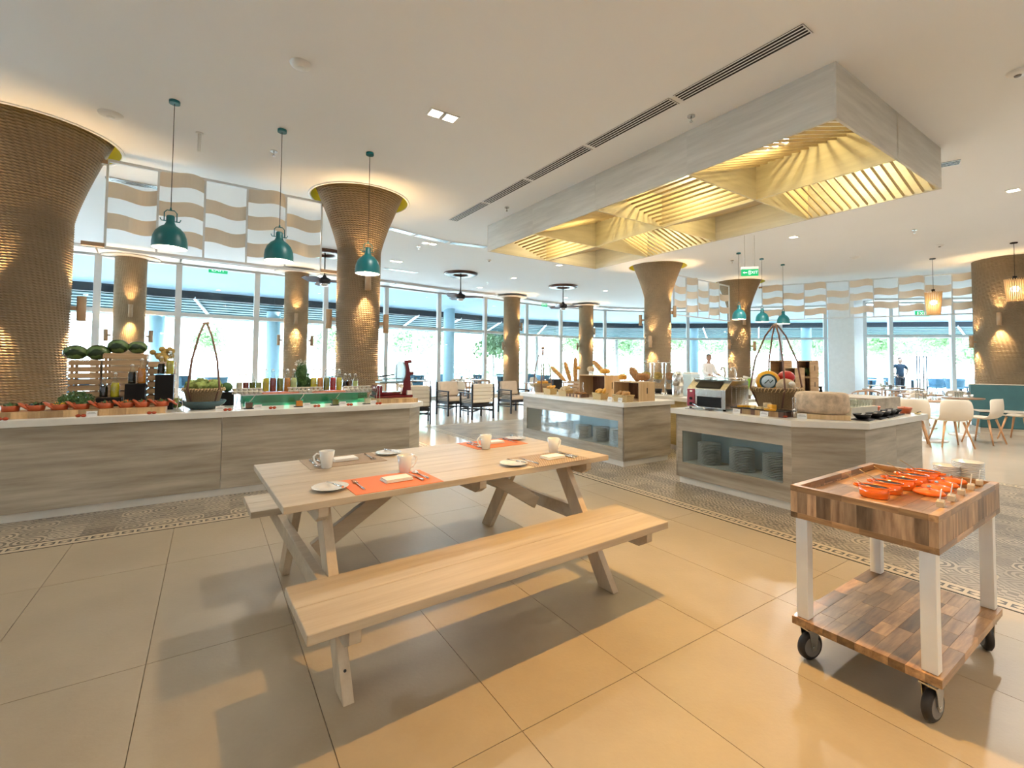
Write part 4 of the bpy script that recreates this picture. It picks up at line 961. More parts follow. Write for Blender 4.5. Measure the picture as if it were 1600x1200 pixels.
# ================================================================ TROLLEY
CX, CY_, CA = 1.321, 2.199, -.982; CL, CW, CZ = .529, .935, .804
ca = thing('serving_trolley', 'wooden serving trolley with white legs, acacia tray and shelf on castors', 'trolley', (CX, CY_, 0), CA)
TCt = Matrix.Translation((CX, CY_, 0)) @ Matrix.Rotation(CA, 4, 'Z')
rn = random.Random(11)
def cbox(name, x0, x1, y0, y1, z0, z1, mat, bev=.0015, rot=0):
    c = ((x0+x1)/2, (y0+y1)/2, (z0+z1)/2); d = ((x1-x0)/2, (y1-y0)/2, (z1-z0)/2)
    if rot: o = MB().box(-d[1], d[1], -d[0], d[0], -d[2], d[2]).build(name, M[mat], ca, c, PI/2, bev=bev)
    else: o = MB().box(-d[0], d[0], -d[1], d[1], -d[2], d[2]).build(name, M[mat], ca, c, 0, bev=bev)
    return o
for x in (.015, CL-.015-.05):
    for y in (.015, CW-.065): cbox('leg', x, x+.05, y, y+.05, .20, CZ-.148, 'white', .002)
def staves(x0, x1, y0, y1, z0, z1, wd, along='y', Lr=(.12, .3)):
    a = x0 if along == 'y' else y0; end = x1 if along == 'y' else y1
    while a < end-.005:
        w_ = min(wd*rn.uniform(.85, 1.15), end-a); w_ = end-a if end-a-w_ < .015 else w_
        b_ = y0 if along == 'y' else x0; be = y1 if along == 'y' else x1
        while b_ < be-.005:
            l_ = min(rn.uniform(*Lr), be-b_); l_ = be-b_ if be-b_-l_ < .05 else l_
            if along == 'y': cbox('stave', a+.0003, a+w_-.0003, b_+.0003, b_+l_-.0003, z0, z1+rn.uniform(0, .0006), 'acacia', .0006, 1)
            else: cbox('stave', b_+.0003, b_+l_-.0003, a+.0003, a+w_-.0003, z0, z1+rn.uniform(0, .0006), 'acacia', .0006)
            b_ += l_
        a += w_
staves(0, CL, 0, CW, .165, .198, .062, 'y', (.12, .32))
staves(.03, CL-.03, .03, CW-.03, CZ-.05, CZ-.032, .07, 'y', (.2, .4))
# apron faces: strips, upright staves, strips
for (x0, x1, y0, y1, ax) in ((0, .03, 0, CW, 'y'), (CL-.03, CL, 0, CW, 'y'), (.03, CL-.03, 0, .03, 'x'), (.03, CL-.03, CW-.03, CW, 'x')):
    for z0, z1, lr in ((CZ-.026, CZ, (.10, .26)), (CZ-.147, CZ-.122, (.10, .26))):
        b_, be = (y0, y1) if ax == 'y' else (x0, x1)
        while b_ < be-.005:
            l_ = min(rn.uniform(*lr), be-b_); l_ = be-b_ if be-b_-l_ < .05 else l_
            if ax == 'y': cbox('stave', x0, x1, b_, b_+l_, z0, z1, 'acacia', .0008, 1)
            else: cbox('stave', b_, b_+l_, y0, y1, z0, z1, 'acacia', .0008)
            b_ += l_
    b_, be = (y0, y1) if ax == 'y' else (x0, x1)
    while b_ < be-.005:
        l_ = min(rn.uniform(.035, .06), be-b_); l_ = be-b_ if be-b_-l_ < .02 else l_
        if ax == 'y': cbox('stave', x0+.0006, x1-.0006, b_, b_+l_, CZ-.122, CZ-.026, 'acaciaz', .0006)
        else: cbox('stave', b_, b_+l_, y0+.0006, y1-.0006, CZ-.122, CZ-.026, 'acaciaz', .0006)
        b_ += l_
for x, y, rz in ((.045, .07, -.35), (CL-.045, .06, -.15), (CL-.05, CW-.06, .5), (.05, CW-.07, .2)):
    c_ = MB().lathe([(.030, -.016), (.052, -.016), (.0625, -.008), (.0625, .008), (.052, .016), (.030, .016)], 32, closed=True).build('castor_wheel', M['rubber'], ca, (x, y, .0626)); c_.rotation_euler = (PI/2, 0, rz+PI/2)
    MB().cyl((0, 0), .044, -.0175, .0175, 28).build('hub', M['grey'], c_); MB().cyl((0, 0), .008, -.028, .028, 12).build('axle', M['steel'], c_)
    f_ = MB()
    for sg in (-1, 1): f_.add([(-.028, sg*.026, .078), (.028, sg*.026, .078), (.012, sg*.026, -.012), (-.012, sg*.026, -.012), (-.028, sg*.023, .078), (.028, sg*.023, .078), (.012, sg*.023, -.012), (-.012, sg*.023, -.012)], [(0, 1, 2, 3), (7, 6, 5, 4), (0, 4, 5, 1), (1, 5, 6, 2), (2, 6, 7, 3), (3, 7, 4, 0)])
    f_.box(-.035, .035, -.03, .03, .078, .084); f_.cyl((0, 0), .02, .084, .102, 16)
    o = f_.build('castor_fork', M['steel'], ca, (x, y, .0626)); o.rotation_euler = (0, 0, rz+PI/2)
o = MB().box(-.02, .02, .03, .075, .03, .045).box(-.02, .02, .06, .075, -.01, .045).build('brake_pedal', M['lime'] if 0 else M['leaf'], ca, (CL-.05, CW-.06, .07)); o.rotation_euler = (0, 0, .5)
TZ = CZ-.0312
def onzc(u, v): return gp(u, v, TZ)
coc0 = None
def cocotte_mb():
    t = thing('cocotte', 'x', 'cooking pot')
    MB().lathe([(0, 0), (.062, 0), (.068, .008), (.074, .062), (.071, .062), (.064, .012), (0, .010)], 32, sc=(1, .78)).build('pot', M['orange'], t)
    MB().lathe([(0, .050), (.0705, .050), (.0712, .0565), (0, .0565)], 32, sc=(1, .78)).build('dark_filling', M['black'], t)
    MB().lathe([(.069, .055), (.0725, .0625), (.0745, .0625), (.0745, .055)], 32, sc=(1, .78), closed=True).build('rim', M['orange'], t)
    for sg in (-1, 1): MB().tube([(sg*.070, -.022, .050), (sg*.090, -.018, .054), (sg*.096, 0, .055), (sg*.090, .018, .054), (sg*.070, .022, .050)], .0055, 8).build('handle', M['orange'], t)
    return t
coc0 = cocotte_mb(); lad0 = None
CP = [(1366, 779), (1400, 769), (1420, 761), (1442, 751), (1462, 744)]
ordn = ['nearest', 'second', 'third', 'fourth', 'farthest']
CLc = [(1366, 777), (1387, 770), (1408, 763.5), (1428, 757), (1446, 751)]
lad0 = None
for i, (x, y) in enumerate(CLc):
    p = gp(x, y, TZ); l_ = '%s of five orange enamel pots in a row on the trolley tray' % ordn[i]
    if i == 0: coc0.location = p; coc0.scale = (.80, .72, .85); coc0.rotation_euler = (0, 0, CA+.1); tag(coc0, l_, None, 'orange pots on the trolley')
    else: dup(coc0, p, CA+.1, l_, 'orange pots on the trolley')
    q = p+Vector((-.03, .0, .048)); e = q+Vector((-.085, .02, .055)); l2 = 'thin ladle resting in the %s orange pot' % ordn[i]
    m = MB(); m.tube([Vector((0, 0, 0)), (e-q)], .002, 8); m.ell((0, 0, 0), (.012, .012, .006), 10, 6)
    if lad0 is None: lad0 = m.build('ladle', M['brass'], None, q); tag(lad0, l2, 'ladle', 'ladles in the orange pots')
    else: o = lad0.copy(); COL.objects.link(o); o.location = q; tag(o, l2)
lid0 = None
for i in range(4):
    p = gp(*((1452, 774), (1464, 768), (1474, 763), (1487, 758))[i], TZ)+Vector((0, 0, .010+i*.003)); l_ = '%s of four overlapping orange pot lids on the trolley' % ['nearest', 'second', 'third', 'farthest'][i]
    if lid0 is None:
        lid0 = thing('pot_lid', l_, 'pot lid', p, CA, 'orange pot lids on the trolley'); lid0.scale = (.85, .75, .85)
        MB().lathe([(0, 0), (.068, 0), (.073, .004), (.06, .016), (.02, .022), (0, .022)], 32, sc=(1, .78)).build('lid', M['orange'], lid0)
        MB().lathe([(0, .022), (.006, .022), (.005, .03), (.010, .038), (.006, .043), (0, .043)], 16).build('knob', M['chrome'], lid0); o = lid0
    else: o = dup(lid0, p, CA, l_)
    o.rotation_euler = (.13, 0, CA)
stack(gp(1479, 750, TZ), TZ, 8, .0085, 'white plate in the left, lower stack at the far end of the trolley', 'plates in the left trolley stack', .44)
stack(gp(1513, 752, TZ), TZ, 11, .0085, 'white plate in the right, taller stack at the far end of the trolley', 'plates in the right trolley stack', .50)
card0 = None
for i, q_ in enumerate(((1476, 792), (1493, 782.5), (1508, 773), (1523, 765), (1536, 758))):
    p = gp(*q_, CZ+.001)-TCt.to_3x3() @ Vector((.012, 0, 0)); l_ = '%s wooden block with an upright white name card on the trolley edge' % ordn[i]
    if card0 is None:
        card0 = thing('card_holder', l_, 'card holder', p, CA+.15, 'name card blocks on the trolley')
        MB().box(-.012, .012, -.028, .028, 0, .022).build('block', M['pinez'], card0, bev=.002); MB().rbox((0, 0, .042), (.0025, .034, .05), Matrix.Rotation(.12, 3, 'Y')).build('card', M['linen'], card0)
    else: dup(card0, p, CA+.15, l_)
# ================================================================ SALAD COUNTER DISPLAY   (s, t) grid coordinates, fronts face -t
rb = random.Random(5)
bd = thing('serving_board', 'long butcher-block board under the row of terracotta pots', 'board', st(0, 0)); 
x = -1.95
while x < -.36:
    w_ = rb.uniform(.045, .085); w_ = min(w_, -.33-x)
    c = st(x+w_/2, 5.72, CT+.029); MB().box(-w_/2+.0003, w_/2-.0003, -.13, .13, -.0285, .0285+rb.uniform(0, .0008)).build('stave', M['board'], bd, c, GY, bev=.0006); x += w_
BZ = CT+.0585
def sprig_mb(n, r, h, s, seed, flat=False):
    m = MB(); q = random.Random(seed)
    for i in range(n):
        a = q.uniform(0, 6.28); rr = r*math.sqrt(q.random()); z = h*q.uniform(.2, 1)*(1-.4*(rr/r)**2)
        c = Vector((rr*math.cos(a), rr*math.sin(a), z)); d = Vector((q.gauss(0, 1), q.gauss(0, 1), q.gauss(.6, .8))).normalized(); e = d.orthogonal().normalized(); sz = s*q.uniform(.5, 1.2)
        m.add([c-d*sz, c+e*sz*.35, c+d*sz, c-e*sz*.35], [(0, 1, 2, 3)])
    return m
fills = [('leaf', 'greens and a spoon'), ('black', 'dark olives'), ('cheese', 'pale strips'), ('leaf', 'cress'), ('tomato', 'tomato'), ('orange', 'carrot shreds'), ('tomato', 'red peppers'), ('terra', 'dried fruit')]
pot0 = None
for i, (px, fl) in enumerate(zip((20, 60, 96, 130, 168, 200, 225, 255), fills)):
    d = ray(px, 560); k = 5.70/(Vector((d.x, d.y, 0)).dot(E2)); s_ = Vector((d.x*k, d.y*k, 0)).dot(E1)
    p = st(s_, 5.70, BZ); l_ = 'terracotta pot number %s from the left on the board, with %s' % (['one', 'two', 'three', 'four', 'five', 'six', 'seven', 'eight'][i], fl[1])
    if pot0 is None:
        pot0 = thing('terracotta_pot', l_, 'pot', p, GY, 'terracotta pots on the board')
        MB().lathe([(0, 0), (.052, 0), (.056, .006), (.062, .05), (.058, .05), (.053, .01), (0, .01)], 28).build('body', M['terra'], pot0)
        MB().tube([(.055, -.015, .040), (.075, -.01, .043), (.075, .01, .043), (.055, .015, .040)], .006, 8).build('handle', M['terra'], pot0)
        o = pot0
    else: o = dup(pot0, p, GY, l_)
    sprig_mb(40, .05, .03, .02, i).build('filling', M[fl[0]] if fl[0] in M else M['leaf'], o, (0, 0, .035))
    # lid leaning against the pot
    if i == 0:
        ld0 = thing('pot_lid', 'terracotta lid leaning right of pot number one', 'pot lid', st(s_+.085, 5.69, BZ+.035), GY, 'leaning terracotta lids')
        MB().lathe([(0, 0), (.05, 0), (.056, .004), (.05, .012), (0, .016)], 24).build('lid', M['terra'], ld0); MB().lathe([(0, .016), (.008, .016), (.012, .028), (0, .03)], 12).build('knob', M['terra'], ld0); q = ld0
    else: q = dup(ld0, st(s_+.085, 5.69, BZ+.035), GY, 'terracotta lid leaning right of pot number %s' % ['one', 'two', 'three', 'four', 'five', 'six', 'seven', 'eight'][i])
    q.rotation_euler = (0, R(40), GY)
def tag_card(s, t, lab_, z=CT, w_=.075, h_=.05, yaw=0):
    o = thing('label_card', lab_, 'card', st(s, t, z), GY+yaw, 'small white label cards'); MB().rbox((0, .0, h_/2), (w_, .002, h_), Matrix.Rotation(-.15, 3, 'X')).build('card', M['linen'], o)
    m = MB()
    for k, ww in enumerate((.6, .8, .5)): m.rbox((0, -.0022+.0016*k-.001, h_*(.72-.2*k)), (w_*ww, .0006, h_*.05), Matrix.Rotation(-.15, 3, 'X'))
    tag(m.build('printed_lines', M['grey'], o), kind='stuff'); return o
def SX(px, t):
    d = ray(px, 560); k = t/(Vector((d.x, d.y, 0)).dot(E2)); return k*Vector((d.x, d.y, 0)).dot(E1)
def TX(px, s):
    d = ray(px, 560); k = s/(Vector((d.x, d.y, 0)).dot(E1)); return k*Vector((d.x, d.y, 0)).dot(E2)
for px, l_ in ((147, 'white label card against the butcher-block board'), (346, 'white label card beside the blue bowl'), (405, 'white label card beside the brown sauce'), (481, 'white label card beside the orange sauce'), (537, 'white label card beside the green sauce'), (585, 'white label card beside the white sauce')):
    tag_card(SX(px, 5.54), 5.54, l_)
for px, l_ in ((8, 'pair of small red tomatoes at the far left counter edge'), (130, 'pair of small red tomatoes in front of the board'), (240, 'pair of small red tomatoes near the end of the board'), (358, 'pair of small tomatoes beside the blue bowl'), (428, 'pair of small tomatoes right of the brown sauce'), (497, 'pair of small tomatoes right of the orange sauce'), (548, 'pair of small tomatoes right of the green sauce'), (593, 'pair of small tomatoes by the slicer board')):
    t = thing('tomato_garnish', l_, 'tomatoes', st(SX(px, 5.52), 5.52, CT), GY, 'tomato garnishes along the counter edge'); 
    for k in (-1, 1): MB().ell((k*.018, 0, .014), (.019, .016, .014), 14, 8).build('tomato', M['tomato'], t)
# crates
def slat_crate(s0, s1, t, dpt, z0, z1, lab_, gap=.018):
    r_ = thing('slatted_crate', lab_, 'crate', st((s0+s1)/2, t, z0), GY, 'slatted wooden crates'); w_ = s1-s0; h_ = z1-z0; n = max(3, int(h_/.062)); sh = h_/n
    for k in range(n):
        for y in (0, dpt): MB().box(-w_/2, w_/2, -.006, .006, -(sh-gap)/2, (sh-gap)/2).build('slat', M['crate'], r_, (0, y, sh*(k+.5)), bev=.001)
        for x in (-w_/2, w_/2): MB().box(-dpt/2, dpt/2, -.006, .006, -(sh-gap)/2, (sh-gap)/2).build('slat', M['crate'], r_, (x, dpt/2, sh*(k+.5)), PI/2)
    for x in (-w_/2+.02, w_/2-.02):
        for y in (.012, dpt-.012): MB().box(-.012, .012, -.006, .006, 0, h_).build('corner_post', M['crate'], r_, (x, y, 0))
    MB().box(-w_/2, w_/2, 0, dpt, h_-.008, h_).build('lid_board', M['crate'], r_); return r_
TC = 6.22
slat_crate(-1.155, -.925, TC, .22, CT, 1.355, 'left slatted crate carrying two dark melons'); slat_crate(-.90, -.56, TC, .24, CT, 1.425, 'tallest middle slatted crate carrying two melons'); slat_crate(-.535, -.31, TC, .22, CT, 1.345, 'right slatted crate carrying yellow gourds')
for i, (s_, z, r_, l_) in enumerate(((-1.13, 1.356, (.10, .07, .074), 'dark striped melon at the left on the left crate'), (-.955, 1.356, (.10, .07, .078), 'lighter striped melon at the right on the left crate'), (-.80, 1.426, (.09, .07, .074), 'striped melon at the left on the tall crate'), (-.64, 1.426, (.085, .07, .068), 'dark melon at the right on the tall crate'))):
    o = MB().ell((0, 0, r_[2]), r_, 24, 16).build('melon', M['melon'], None, st(s_, TC+.1, z), GY); tag(o, l_, 'melon', 'melons on the crates')
gq = random.Random(4)
gr = thing('gourd_bunch', 'bunch of knobbly yellow gourds on the right crate', 'gourds', st(-.42, TC+.1, 1.346), GY)
for k in range(22):
    a = gq.uniform(0, 6.28); rr = gq.uniform(0, .12); MB().ell((rr*math.cos(a), rr*.7*math.sin(a), gq.uniform(.03, .14)), (gq.uniform(.02, .032), gq.uniform(.02, .032), gq.uniform(.025, .04)), 12, 8, f=lambda v: 1+.18*math.sin(9*v.x)*math.sin(8*v.z)).build('gourd', M['banana'], gr)
# herb bush in a pot
t = thing('herb_plant', 'low bushy green herb plant behind the terracotta pots', 'plant', st(-1.05, 6.0, CT), GY)
MB().lathe([(0, 0), (.06, 0), (.075, .09), (.068, .09), (0, .08)], 24).build('planter', M['terra'], t); sprig_mb(1200, .13, .16, .016, 9).build('leaves', M['leaf'], t, (0, 0, .05))
# bottles
def bottle(s_, t_, z, h, r_, liq, lab_, fill=.62, grp='swing-top bottles on the salad counter'):
    o = thing('glass_bottle', lab_, 'bottle', st(s_, t_, z), GY, grp)
    pr = [(0, .002), (r_*.92, .002), (r_, .012), (r_, h*.48), (r_*.9, h*.56), (r_*.45, h*.74), (r_*.36, h*.80), (r_*.34, h*.90), (r_*.42, h*.905), (r_*.42, h*.93), (r_*.34, h*.935)]
    MB().lathe(pr, 20).build('glass_body', M['clear'], o)
    def rad(z_):
        for (a, b_), (c, d) in zip(pr[2:-1], pr[3:]):
            if b_ <= z_ <= d: return a+(c-a)*(z_-b_)/(d-b_+1e-9)
        return r_
    hz = h*fill; L_ = [(0, .006), (r_*.86, .006), (r_*.94, .015)]
    for k in range(1, 8):
        z_ = .015+(hz-.015)*k/7; L_.append((rad(z_)*.93, z_))
    L_.append((0, hz)); MB().lathe(L_, 20).build('liquid', LQ[liq], o)
    MB().lathe([(0, h*.93), (r_*.34, h*.93), (r_*.36, h*.96), (r_*.2, h), (0, h)], 12).build('stopper', M['white'], o)
    MB().tube([(-r_*.45, 0, h*.86), (-r_*.48, 0, h*.95), (0, 0, h*1.01), (r_*.48, 0, h*.95), (r_*.45, 0, h*.86)], .0015, 6).build('wire_clip', M['steel'], o)
    return o
def block(s_, t_, w_, d_, z0, z1, lab_):
    o = MB().box(-w_/2, w_/2, -d_/2, d_/2, 0, z1-z0).build('black_riser', M['black'], None, st(s_, t_, z0), GY, bev=.002); tag(o, lab_, 'display block', 'black display blocks')
TB_ = 6.02
for s_, w_, zt, bl in ((SX(174, TB_), .19, .985, (('dark', -.05, .20, 'dark vinegar bottle on the lowest black block'), ('olive', .04, .25, 'yellow-green oil bottle on the lowest black block'))),
                 (SX(214, TB_), .16, 1.118, (('dark', -.035, .20, 'dark vinegar bottle on the middle black block'), ('amber', .045, .26, 'amber oil bottle on the middle black block'))),
                 (SX(259, TB_), .155, 1.21, (('dark', -.035, .19, 'dark vinegar bottle on the tallest black block'), ('olive', .04, .25, 'yellow-green oil bottle on the tallest black block')))):
    block(s_, TB_, w_, .14, CT, zt, '%s black display block behind the terracotta pots' % ('lowest' if zt < 1 else 'middle' if zt < 1.15 else 'tallest'))
    for liq, dx, h, l_ in bl: bottle(s_+dx, TB_+(.02 if dx < 0 else -.02), zt, h, .036 if liq != 'dark' else .033, liq if liq == 'dark' else {'olive': 'yellow', 'amber': 'amber'}[liq], l_, .6)
# tongs standing upright
def tongs(s_, t_, z, h, lab_, yaw=0, k=1, grp=None, base=True):
    o = thing('tongs', lab_, 'tongs', st(s_, t_, z), GY+yaw, grp or 'steel serving tongs')
    for sg in (-1, 1): MB().tube([(sg*.03*k, 0, .004), (sg*.02*k, 0, h*.35), (sg*.012*k, 0, h*.7), (sg*.020*k, 0, h*.86), (sg*.012*k, 0, h*.98), (sg*.002, 0, h)], .0035, 8).build('arm', M['chrome'], o)
    if base: MB().box(-.04, .04, -.025, .025, 0, .006).build('base', M['chrome'], o)
    return o
tongs(SX(284, 5.62), 5.62, CT, .20, 'upright steel tongs left of the blue bowl and lettuce basket'); tongs(SX(375, 5.62), 5.62, CT, .17, 'upright steel tongs right of the lettuce basket'); tongs(SX(592, 5.6), 5.6, CT, .24, 'upright steel tongs in front of the red slicer')
# carrying baskets with bamboo arms
def carry_basket(s_, t_, z, r0, r1, h, apex, lab_, cat='basket', arms=4, yaw=0):
    o = thing('carrying_basket', lab_, cat, st(s_, t_, z), GY+yaw, 'woven carrying baskets with tall bamboo arms')
    MB().lathe([(0, .0), (r0, 0), (r0*1.03, .01), (r1*.97, h*.92), (r1*1.04, h*.93), (r1*1.05, h), (r1*.98, h+.004), (r1*.94, h*.9), (r0*.95, .02), (0, .015)], 40).build('weave_body', M['wicker'], o)
    m = MB(); n = 44
    for k in range(n):
        a = 2*PI*k/n; m.tube([(r1*.99*math.cos(a), r1*.99*math.sin(a), h*.80), (r1*1.07*math.cos(a+.05), r1*1.07*math.sin(a+.05), h*.9), (r1*1.02*math.cos(a+.1), r1*1.02*math.sin(a+.1), h+.006)], .004, 5)
    tag(m.build('rim_lacing', M['wicker2'], o), kind='stuff')
    for k in range(arms):
        a = PI/4+2*PI*k/arms; c, s2 = math.cos(a), math.sin(a)
        MB().tube([(r0*c, r0*s2, .01), (r1*1.06*c, r1*1.06*s2, h), (r1*.86*c, r1*.86*s2, h+(apex-h)*.42), (r1*.42*c, r1*.42*s2, h+(apex-h)*.8), (.018*c, .018*s2, apex-.02)], [.011, .010, .009, .009, .010], 8).build('bamboo_arm', M['bamboo'], o)
    MB().tube([(-.03, 0, apex-.02), (.03, 0, apex-.005)], .012, 8).build('top_tie', M['tabletop'], o); return o
bs = SX(320, 5.92)
t = thing('glazed_bowl', 'wide blue-glazed bowl under the lettuce basket', 'bowl', st(bs, 5.88, CT), GY); MB().lathe([(0, 0), (.11, 0), (.19, .05), (.212, .088), (.205, .09), (.18, .055), (.10, .012), (0, .01)], 40).build('bowl_body', M['blueglaze'], t)
carry_basket(bs, 5.90, CT+.062, .14, .185, .155, .86, 'carrying basket piled with lettuce, in the blue bowl on the salad counter')
for i, (dx, dy, r_, mt, l_) in enumerate(((-.02, -.05, .07, 'lettuce', 'pale curly lettuce at the front of the carrying basket'), (.09, -.03, .065, 'lettuce', 'curly lettuce at the right of the carrying basket'), (-.10, -.01, .06, 'lettuce', 'curly lettuce at the left of the carrying basket'), (-.03, .08, .07, 'leaf', 'dark green cabbage at the back of the carrying basket'), (.07, .08, .055, 'tomato', 'red-leaved lettuce at the back of the carrying basket'))):
    m = MB(); q = random.Random(i)
    m.ell((0, 0, 0), r_*.8, 14, 9)
    for k in range(160):
        v = Vector((q.gauss(0, 1), q.gauss(0, 1), abs(q.gauss(0, 1)))).normalized(); c = v*r_*q.uniform(.8, 1.2); e = v.orthogonal().normalized(); f_ = v.cross(e); s2 = r_*.28
        m.add([c-e*s2, c+f_*s2+v*s2*.3, c+e*s2+v*s2*.4, c-f_*s2], [(0, 1, 2, 3)])
    o = m.build('lettuce_head', M[mt], None, st(bs+dx, 5.90+dy, CT+.235)); tag(o, l_, 'lettuce', 'salad heads in the carrying basket')
for k, (px, l_) in enumerate(((279, 'round green cabbage left of the carrying basket'), (356, 'round green cabbage behind the right side of the basket'))):
    z_ = .93 if k == 0 else 1.06
    if k: block(SX(px, 6.25), 6.25, .14, .12, CT, 1.0, 'small dark block lifting the cabbage right of the basket'); z_ = 1.0+.055
    o = MB().ell((0, 0, 0), (.06, .06, .055), 18, 12, f=lambda v: 1+.05*math.sin(11*v.x+7*v.y)).build('cabbage', M['lettuce'] if k == 0 else M['leaf'], None, st(SX(px, 6.1 if k == 0 else 6.25), 6.1 if k == 0 else 6.25, z_ if k else CT+.055)); tag(o, l_, 'cabbage')
# glass riser
r0_, r1_ = .33, 1.70; RZ = .985
t = thing('glass_riser', 'long green-lit glass riser carrying the bottle row', 'riser', st(0, 0)); stpoly('front_pane', [(r0_, 5.95), (r1_, 5.95), (r1_, 5.957), (r0_, 5.957)], CT, RZ-.012, M['riser'], t); stpoly('back_panel', [(r0_, 6.38), (r1_, 6.38), (r1_, 6.387), (r0_, 6.387)], CT, RZ-.012, NB('sea_green').fin((.14, .33, .27), .5), t)
stpoly('shelf', [(r0_-.03, 5.93), (r1_+.03, 5.93), (r1_+.03, 6.40), (r0_-.03, 6.40)], RZ-.012, RZ, M['steel'], t)
for q in (.4, .8, 1.2, 1.6): 
    p = st(q, 6.15, .90); light('POINT', 'riser_lamp', p, .22, (.5, 1, .8), .03)
spec = [(400, .17, .030, 'pale', 'small pale bottle, first of the low four'), (386+0, 0, 0, '', '')]
low = [(375, 'cream', 'clear bottle at the left end of the riser'), (385.5, 'red', 'small red dressing bottle second on the riser'), (395.5, 'olive', 'small olive oil bottle third on the riser'), (405.5, 'pale', 'small pale oil bottle fourth on the riser'), (540, 'dark', 'small dark bottle right of the tall row'), (547, 'brown', 'small brown bottle right of the tall row'), (556, 'pale', 'small pale bottle at the right end of the riser')]
tall = [(416.5, 'yellow', 'tall yellow oil bottle, first of the tall row'), (427.5, 'red', 'tall dark red dressing bottle'), (438.5, 'olive', 'tall green-brown oil bottle left of the herb bunch'), (450, 'amber', 'tall amber oil bottle left of the herb bunch'), (460, 'pale', 'tall pale bottle touching the herb bunch'), (491, 'yellow', 'tall yellow bottle touching the right of the herb bunch'), (501, 'amber', 'tall amber bottle right of the herb bunch'), (511, 'olive', 'tall olive bottle right of the herb bunch'), (521, 'pink', 'tall raspberry red bottle'), (530.5, 'yellow', 'tall yellow bottle at the right end of the tall row')]
for px, lq, l_ in low: bottle(SX(px, 6.2), 6.2, RZ+.045, .175, .033, lq, l_, .45)
bx_ = st(SX(390, 6.2), 6.2, RZ)
for a_, b_, l_ in ((SX(369, 6.2), SX(411, 6.2), 'pale step under the low left bottles'), (SX(535, 6.2), SX(562, 6.2), 'pale step under the low right bottles')):
    o = MB().box(-(b_-a_)/2, (b_-a_)/2, -.05, .05, 0, .045).build('display_step', M['slab'], None, st((a_+b_)/2, 6.2, RZ), GY, bev=.002); tag(o, l_, 'display block', 'pale steps')
for px, lq, l_ in tall: bottle(SX(px, 6.12), 6.12, RZ+.012, .27, .037, lq, l_, .60)
for a_, b_, l_ in ((410, 466, 'salmon pink board under the left tall bottles'), (486, 537, 'salmon pink board under the right tall bottles')):
    a_, b_ = SX(a_, 6.1), SX(b_, 6.1); o = MB().box(-(b_-a_)/2, (b_-a_)/2, -.11, .11, 0, .012).build('serving_board', M['pink'], None, st((a_+b_)/2, 6.07, RZ), GY, bev=.002); tag(o, l_, 'board', 'salmon pink boards')
# herb bunch
hs_ = SX(474, 6.14)
t = thing('herb_bunch', 'tall dark green bunch of flowering herbs standing among the bottles', 'herbs', st(hs_, 6.24, RZ), GY)
MB().lathe([(0, 0), (.04, 0), (.045, .06), (.04, .06), (0, .05)], 20).build('vase', M['clear'], t)
m = MB(); q = random.Random(8)
for k in range(70):
    a = q.uniform(0, 6.28); rr = q.uniform(.01, .07); m.tube([(.01*math.cos(a), .01*math.sin(a), .01), (rr*math.cos(a), rr*math.sin(a), q.uniform(.26, .40))], .0015, 4)
tag(m.build('stems', M['leaf'], t), kind='stuff'); m = sprig_mb(1300, .085, .36, .022, 12); m2 = sprig_mb(600, .12, .17, .025, 13); m.add([(x+.06, y, z) for x, y, z in m2.v], m2.f); tag(m.build('foliage', M['leaf'], t), kind='stuff')
m = sprig_mb(160, .07, .09, .009, 14); tag(m.build('flower_tips', M['linen'], t, (-.01, 0, .31)), kind='stuff')
# pulp-like white sauce bowls on the riser
bw0 = None
cup = [(364, 412, 6), (452, 506, 8), (540, 582, 6)]; gi = ['left', 'middle', 'right']
for g_, (a_, b_, n) in enumerate(cup):
    for rr_ in range(2):
        for k in range(n):
            s_ = SX(a_, 6.0)+(SX(b_, 6.0)-SX(a_, 6.0))*(k+.5)/n; p = st(s_, 5.985 if rr_ == 0 else 6.06, RZ+(0 if rr_ == 0 else .03)); 
            l_ = 'small white dip bowl in the %s, %s group on the glass riser' % ('front row' if rr_ == 0 else 'raised back row', gi[g_])
            if bw0 is None:
                bw0 = MB().lathe([(0, 0), (.012, 0), (.027, .028), (.029, .034), (.026, .033), (.011, .005), (0, .004)], 16).build('dip_bowl', M['egg']); o = bw0
            else: o = bw0.copy(); COL.objects.link(o)
            o.location = p; tag(o, l_, 'bowl', '%s dip bowls, %s group' % ('front' if rr_ == 0 else 'raised', gi[g_]))
    a2, b2 = SX(a_, 6.06), SX(b_, 6.06); o = MB().box(-(b2-a2)/2, (b2-a2)/2, -.03, .03, 0, .0295).build('display_step', M['slab'], None, st((a2+b2)/2, 6.06, RZ), GY); tag(o, 'narrow pale step under the %s group of raised dip bowls' % gi[g_], 'display block')
